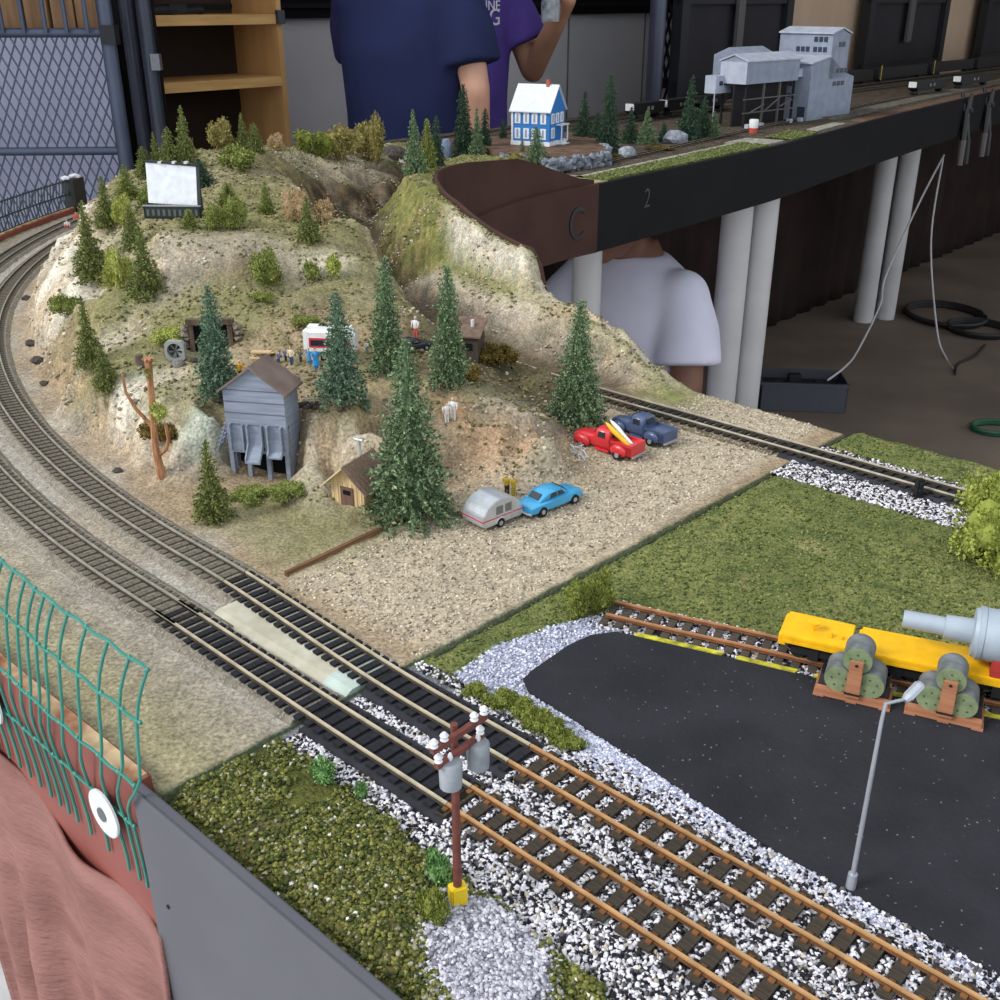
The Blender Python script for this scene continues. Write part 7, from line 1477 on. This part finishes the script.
def person(name_label, loc, rz, h, arms, shirt_c, pants_c, hair_c, sk, seat=False, cat='person', tilt=0., hyaw=0., sleeve=.55, girth=1.):
    """local: faces -y, x to the figure's left when seen from behind; h scales a 1.75 m body"""
    t = thing('person', name_label, cat, loc, rz); f = h / 1.75; g = girth
    hipz = .10 if seat else .93; sh = hipz + .50
    mb = MB(); mb.M = Matrix.Scale(f, 4)
    ell(mb, [(0, 0, hipz - .06, .15 * g, .10), (0, 0, hipz + .1, .155 * g, .105), (0, 0, hipz + .3, .17 * g, .11), (0, 0, sh - .04, .19, .10), (0, 0, sh + .03, .10, .07), (0, -.005, sh + .09, .058, .06)]); cap(mb, (0, -.005, sh + .05), (0, -.09, sh + .12) if seat else (0, -.02, sh + .15), .056, .056)
    hc = Vector((0, -.13, sh + .165)) if seat else Vector((0, -.03, sh + .245)); MH = Matrix.Scale(f, 4) @ Matrix.Translation(hc) @ Matrix.Rotation(R(hyaw), 4, 'Z') @ Matrix.Rotation(R(tilt), 4, 'X')
    mb.M = MH; mb.ico((0, 0, .0), (.076, .098, .118), 3); mb.ico((0, -.045, -.06), (.05, .05, .055), 2); mb.ico((0, -.102, -.012), (.014, .02, .022), 2); mb.tube([(0, -.096, .02), (0, -.112, -.02)], [.009, .014], 8)
    for sg in (-1, 1): mb.ico((.078 * sg, .008, -.008), (.012, .024, .034), 2)
    mb.ico((0, -.088, -.062), (.026, .012, .009), 2); mb.M = Matrix.Scale(f, 4)
    for sg, A_ in zip((-1, 1), arms):
        S0 = (.185 * sg, 0, sh - .03); cap(mb, S0, A_[0], .052, .043); cap(mb, A_[0], A_[1], .042, .029); wv = (Vector(A_[1]) - Vector(A_[0])).normalized(); hand(mb, Vector(A_[1]) - wv * .01, A_[2] if len(A_) > 2 else wv, A_[3] if len(A_) > 3 else (sg, 0, .2), .6)
    legs = [((.09 * sg, 0, hipz), (.11 * sg, -.42, .34), (.10 * sg, -.30, .06)) for sg in (-1, 1)] if seat else [((.09 * sg, 0, hipz), (.10 * sg, -.015, .5), (.105 * sg, .02, .08)) for sg in (-1, 1)]
    for a, b_, c_ in legs: cap(mb, a, b_, .088, .06); cap(mb, b_, c_, .056, .038)
    voxel('body', mb, sk, t, .0075 * f, 3)
    mb = MB(); mb.M = Matrix.Scale(f, 4); zb = hipz - .10
    ell(mb, [(0, 0, zb, .192 * g, .142 * g), (0, 0, hipz + .12, .190 * g, .146 * g), (0, 0, hipz + .3, .205 * g, .146 * g), (0, 0, sh - .06, .220, .134), (0, 0, sh + .01, .165, .108), (0, 0, sh + .055, .085, .08)], 28)
    for sg, A_ in zip((-1, 1), arms):
        S0 = Vector((.19 * sg, 0, sh - .035)); E_ = S0.lerp(Vector(A_[0]), sleeve + .12); mb.ico((.165 * sg, 0, sh - .045), .078, 3); mb.tube([tuple(S0 - Vector((.03 * sg, 0, -.005))), tuple(S0.lerp(E_, .5)), tuple(E_)], [.074, .084, .092], 20)
    sh_o = voxel('shirt', mb, shirt_c, t, .010 * f, 14)
    mb = MB(); mb.M = Matrix.Scale(f, 4)
    for a, b_, c_ in legs: cap(mb, a, b_, .108, .078); mb.tube([b_, (c_[0], c_[1], c_[2] + .02)], [.076, .068], 16); mb.ico(b_, .077, 2)
    ell(mb, [(0, 0, hipz - .14, .17, .12), (0, 0, hipz + .03, .175, .122)]); voxel('trousers', mb, pants_c, t, .010 * f, 3)
    for (a, b_, c_) in legs: mb = MB(); mb.M = Matrix.Scale(f, 4); mb.loft([[(c_[0] + rx * cos(q), c_[1] - .05 + ry * sin(q), z) for q in np.linspace(0, 6.283, 17)[:-1]] for rx, ry, z in ((.045, .13, .0), (.05, .135, .02), (.046, .12, .055), (.036, .06, .09))]); mb.build('shoe', pl('shoe_dark', (40, 38, 40)), t, True)
    mb = MB(); mb.M = MH; mb.ico((0, .012, .03), (.083, .102, .105), 3)
    bmv = []; 
    hm = mb.build('hair', hair_c, t, True)
    bm = bmesh.new(); bm.from_mesh(hm.data); MI = MH.inverted()
    bmesh.ops.delete(bm, geom=[v for v in bm.verts if (MI @ v.co).z < -.02 - .0 or ((MI @ v.co).y < -.06 and (MI @ v.co).z < .075)], context='VERTS'); bm.to_mesh(hm.data); bm.free()
    for sg in (-1, 1):
        mb = MB(); mb.M = MH; mb.ico((.031 * sg, -.086, .018), (.014, .010, .009), 2); mb.build('eye', pl('eye_white', (232, 230, 226), .3), t, True); mb = MB(); mb.M = MH; mb.ico((.031 * sg, -.0945, .018), .0042, 1); mb.build('pupil', pl('pupil_dark', (38, 28, 22), .3), t, True)
    mb = MB(); mb.M = MH; mb.ico((0, -.1, -.064), (.024, .006, .005), 2); mb.build('lips', pl('lips', (176, 108, 96)), t, True)
    return t, f, sh_o
jeans = pm('denim', (58, 66, 92), (44, 52, 76), 60., .85); hairb = pm('brown_hair', (92, 70, 52), (66, 50, 38), 80., .7, stretch=(1, 1, .2)); hairg = pm('grey_hair', (150, 144, 136), (116, 110, 104), 80., .7, stretch=(1, 1, .2))
navy = pm('navy_shirt', (40, 46, 84), (34, 40, 74), 6., .85, bump=.25, bscale=22.); purp = pm('purple_shirt', (92, 70, 150), (76, 58, 130), 6., .85, bump=.25, bscale=22.); wsh = pm('white_shirt', (226, 224, 240), (214, 212, 230), 6., .85, bump=.25, bscale=22.)
# navy shirt, seen from behind: local -y must point away from the camera
q = WY(406, 80, 3.56); person('person in a navy T-shirt standing with back turned behind the hill', (q.x, q.y, 0), pi - .45, 1.78, [((-.25, .02, 1.13), (-.235, -.04, .88)), ((.20, -.10, 1.15), (.15, -.30, .97))], navy, jeans, hairb, skin, sleeve=.62, girth=1.04)
q = WY(456, 60, 4.15); tp, fp_, sho = person('person in a purple T-shirt holding a clear bottle near the chin', (q.x, q.y, 0), R(28), 1.80, [((-.30, -.03, 1.15), (-.30, -.20, .95)), ((.275, -.06, 1.13), (.27, -.30, 1.36), (-.35, -.1, 1.), (0, -1, 0))], purp, jeans, hairb, skin2)
WT = pl('print_white', (224, 222, 232), .6)
M_t = Matrix.Translation(tp.location) @ Matrix.Rotation(tp.rotation_euler.z, 4, 'Z')
d_ = (M_t.to_3x3() @ Vector((1, 0, 0))); 
for txt, hh, v_, u_ in (('INE', .045, 6, 492), ('G', .075, 18, 494)):
    r_ = Vector(ray(u_, v_)).normalized(); 
    dg = bpy.context.evaluated_depsgraph_get()
    bvs = BVHTree.FromObject(sho, dg); inv = sho.matrix_world.inverted() if False else (M_t.inverted())
    hit = bvs.ray_cast(inv @ CAMP, (inv.to_3x3() @ r_).normalized())
    pt_ = M_t @ (hit[0] + hit[1] * .004) if hit[0] else None
    if pt_ is not None:
        nrm = (M_t.to_3x3() @ hit[1]).normalized(); dd_ = Vector((0, 0, 1)).cross(nrm).normalized()
        o = text_mesh('shirt_print', txt, hh, .001, WT, None, wallM(pt_, dd_)); kid(o, tp)
bc = M_t @ (Vector((.175, -.35, 1.39)) * fp_); bm_ = pm('clear_plastic', (196, 204, 212), (120, 124, 130), 40., .08, coat=.6, alpha=.55)
t = thing('bottle', 'clear crinkled plastic bottle held by the person in purple', 'bottle', bc, .3); mb = MB(); mb.lathe([(.004, -.10), (.031, -.098), (.033, -.05), (.029, -.02), (.033, .01), (.033, .05), (.024, .08), (.013, .10), (.013, .12)], 18); mb.build('shell', bm_, t, True); mb = MB(); mb.lathe([(.001, .118), (.015, .118), (.015, .134), (.001, .135)], 14); mb.build('cap', wht, t, True)
# white shirt, seated on the floor under the far board
q = WY(632, 330, 3.2); person('person in a white T-shirt sitting on the floor under the far board', (q.x, q.y, 0), R(-48), 1.92, [((-.23, -.14, .36), (-.20, -.36, .30)), ((.245, -.05, .33), (.22, -.26, .18))], wsh, jeans, hairb, pm('skin_shaded', (128, 88, 70), (112, 76, 60), 14., .6), seat=True, tilt=28, hyaw=-25, sleeve=.62)  # skin colour darkened to carry the shade under the board
WORLD_STRENGTH = 1.05; SUN_ENERGY = 2.1; SUN_SIZE = 20; SUN_DIR = (.84, .28, -.66); EXPOSURE = .27
# ================================================================ camera
cam = bpy.data.cameras.new('camera'); co = bpy.data.objects.new('camera', cam); COL.objects.link(co)
co.location = CAMP; co.rotation_euler = (pi / 2 - P, 0, 0); cam.sensor_width = 36; cam.lens = 36 * F / 1000; cam.clip_start = .01
SC.camera = co
# light
wd = bpy.data.worlds.new('daylight'); SC.world = wd; wd.use_nodes = True
bg = wd.node_tree.nodes['Background']; bg.inputs[0].default_value = (.86, .93, 1., 1); bg.inputs[1].default_value = WORLD_STRENGTH
sun = bpy.data.lights.new('sun', 'SUN'); so = bpy.data.objects.new('sun', sun); COL.objects.link(so)
sun.energy = SUN_ENERGY; sun.angle = R(SUN_SIZE); sun.color = (1., .98, .95)
so.rotation_euler = Vector(SUN_DIR).to_track_quat('-Z', 'Y').to_euler(); so.location = (-2, -2, 4)
SC.view_settings.view_transform = 'Standard'; SC.view_settings.look = 'None'; SC.view_settings.gamma = 1; SC.view_settings.use_curve_mapping = False
SC.view_settings.exposure = EXPOSURE
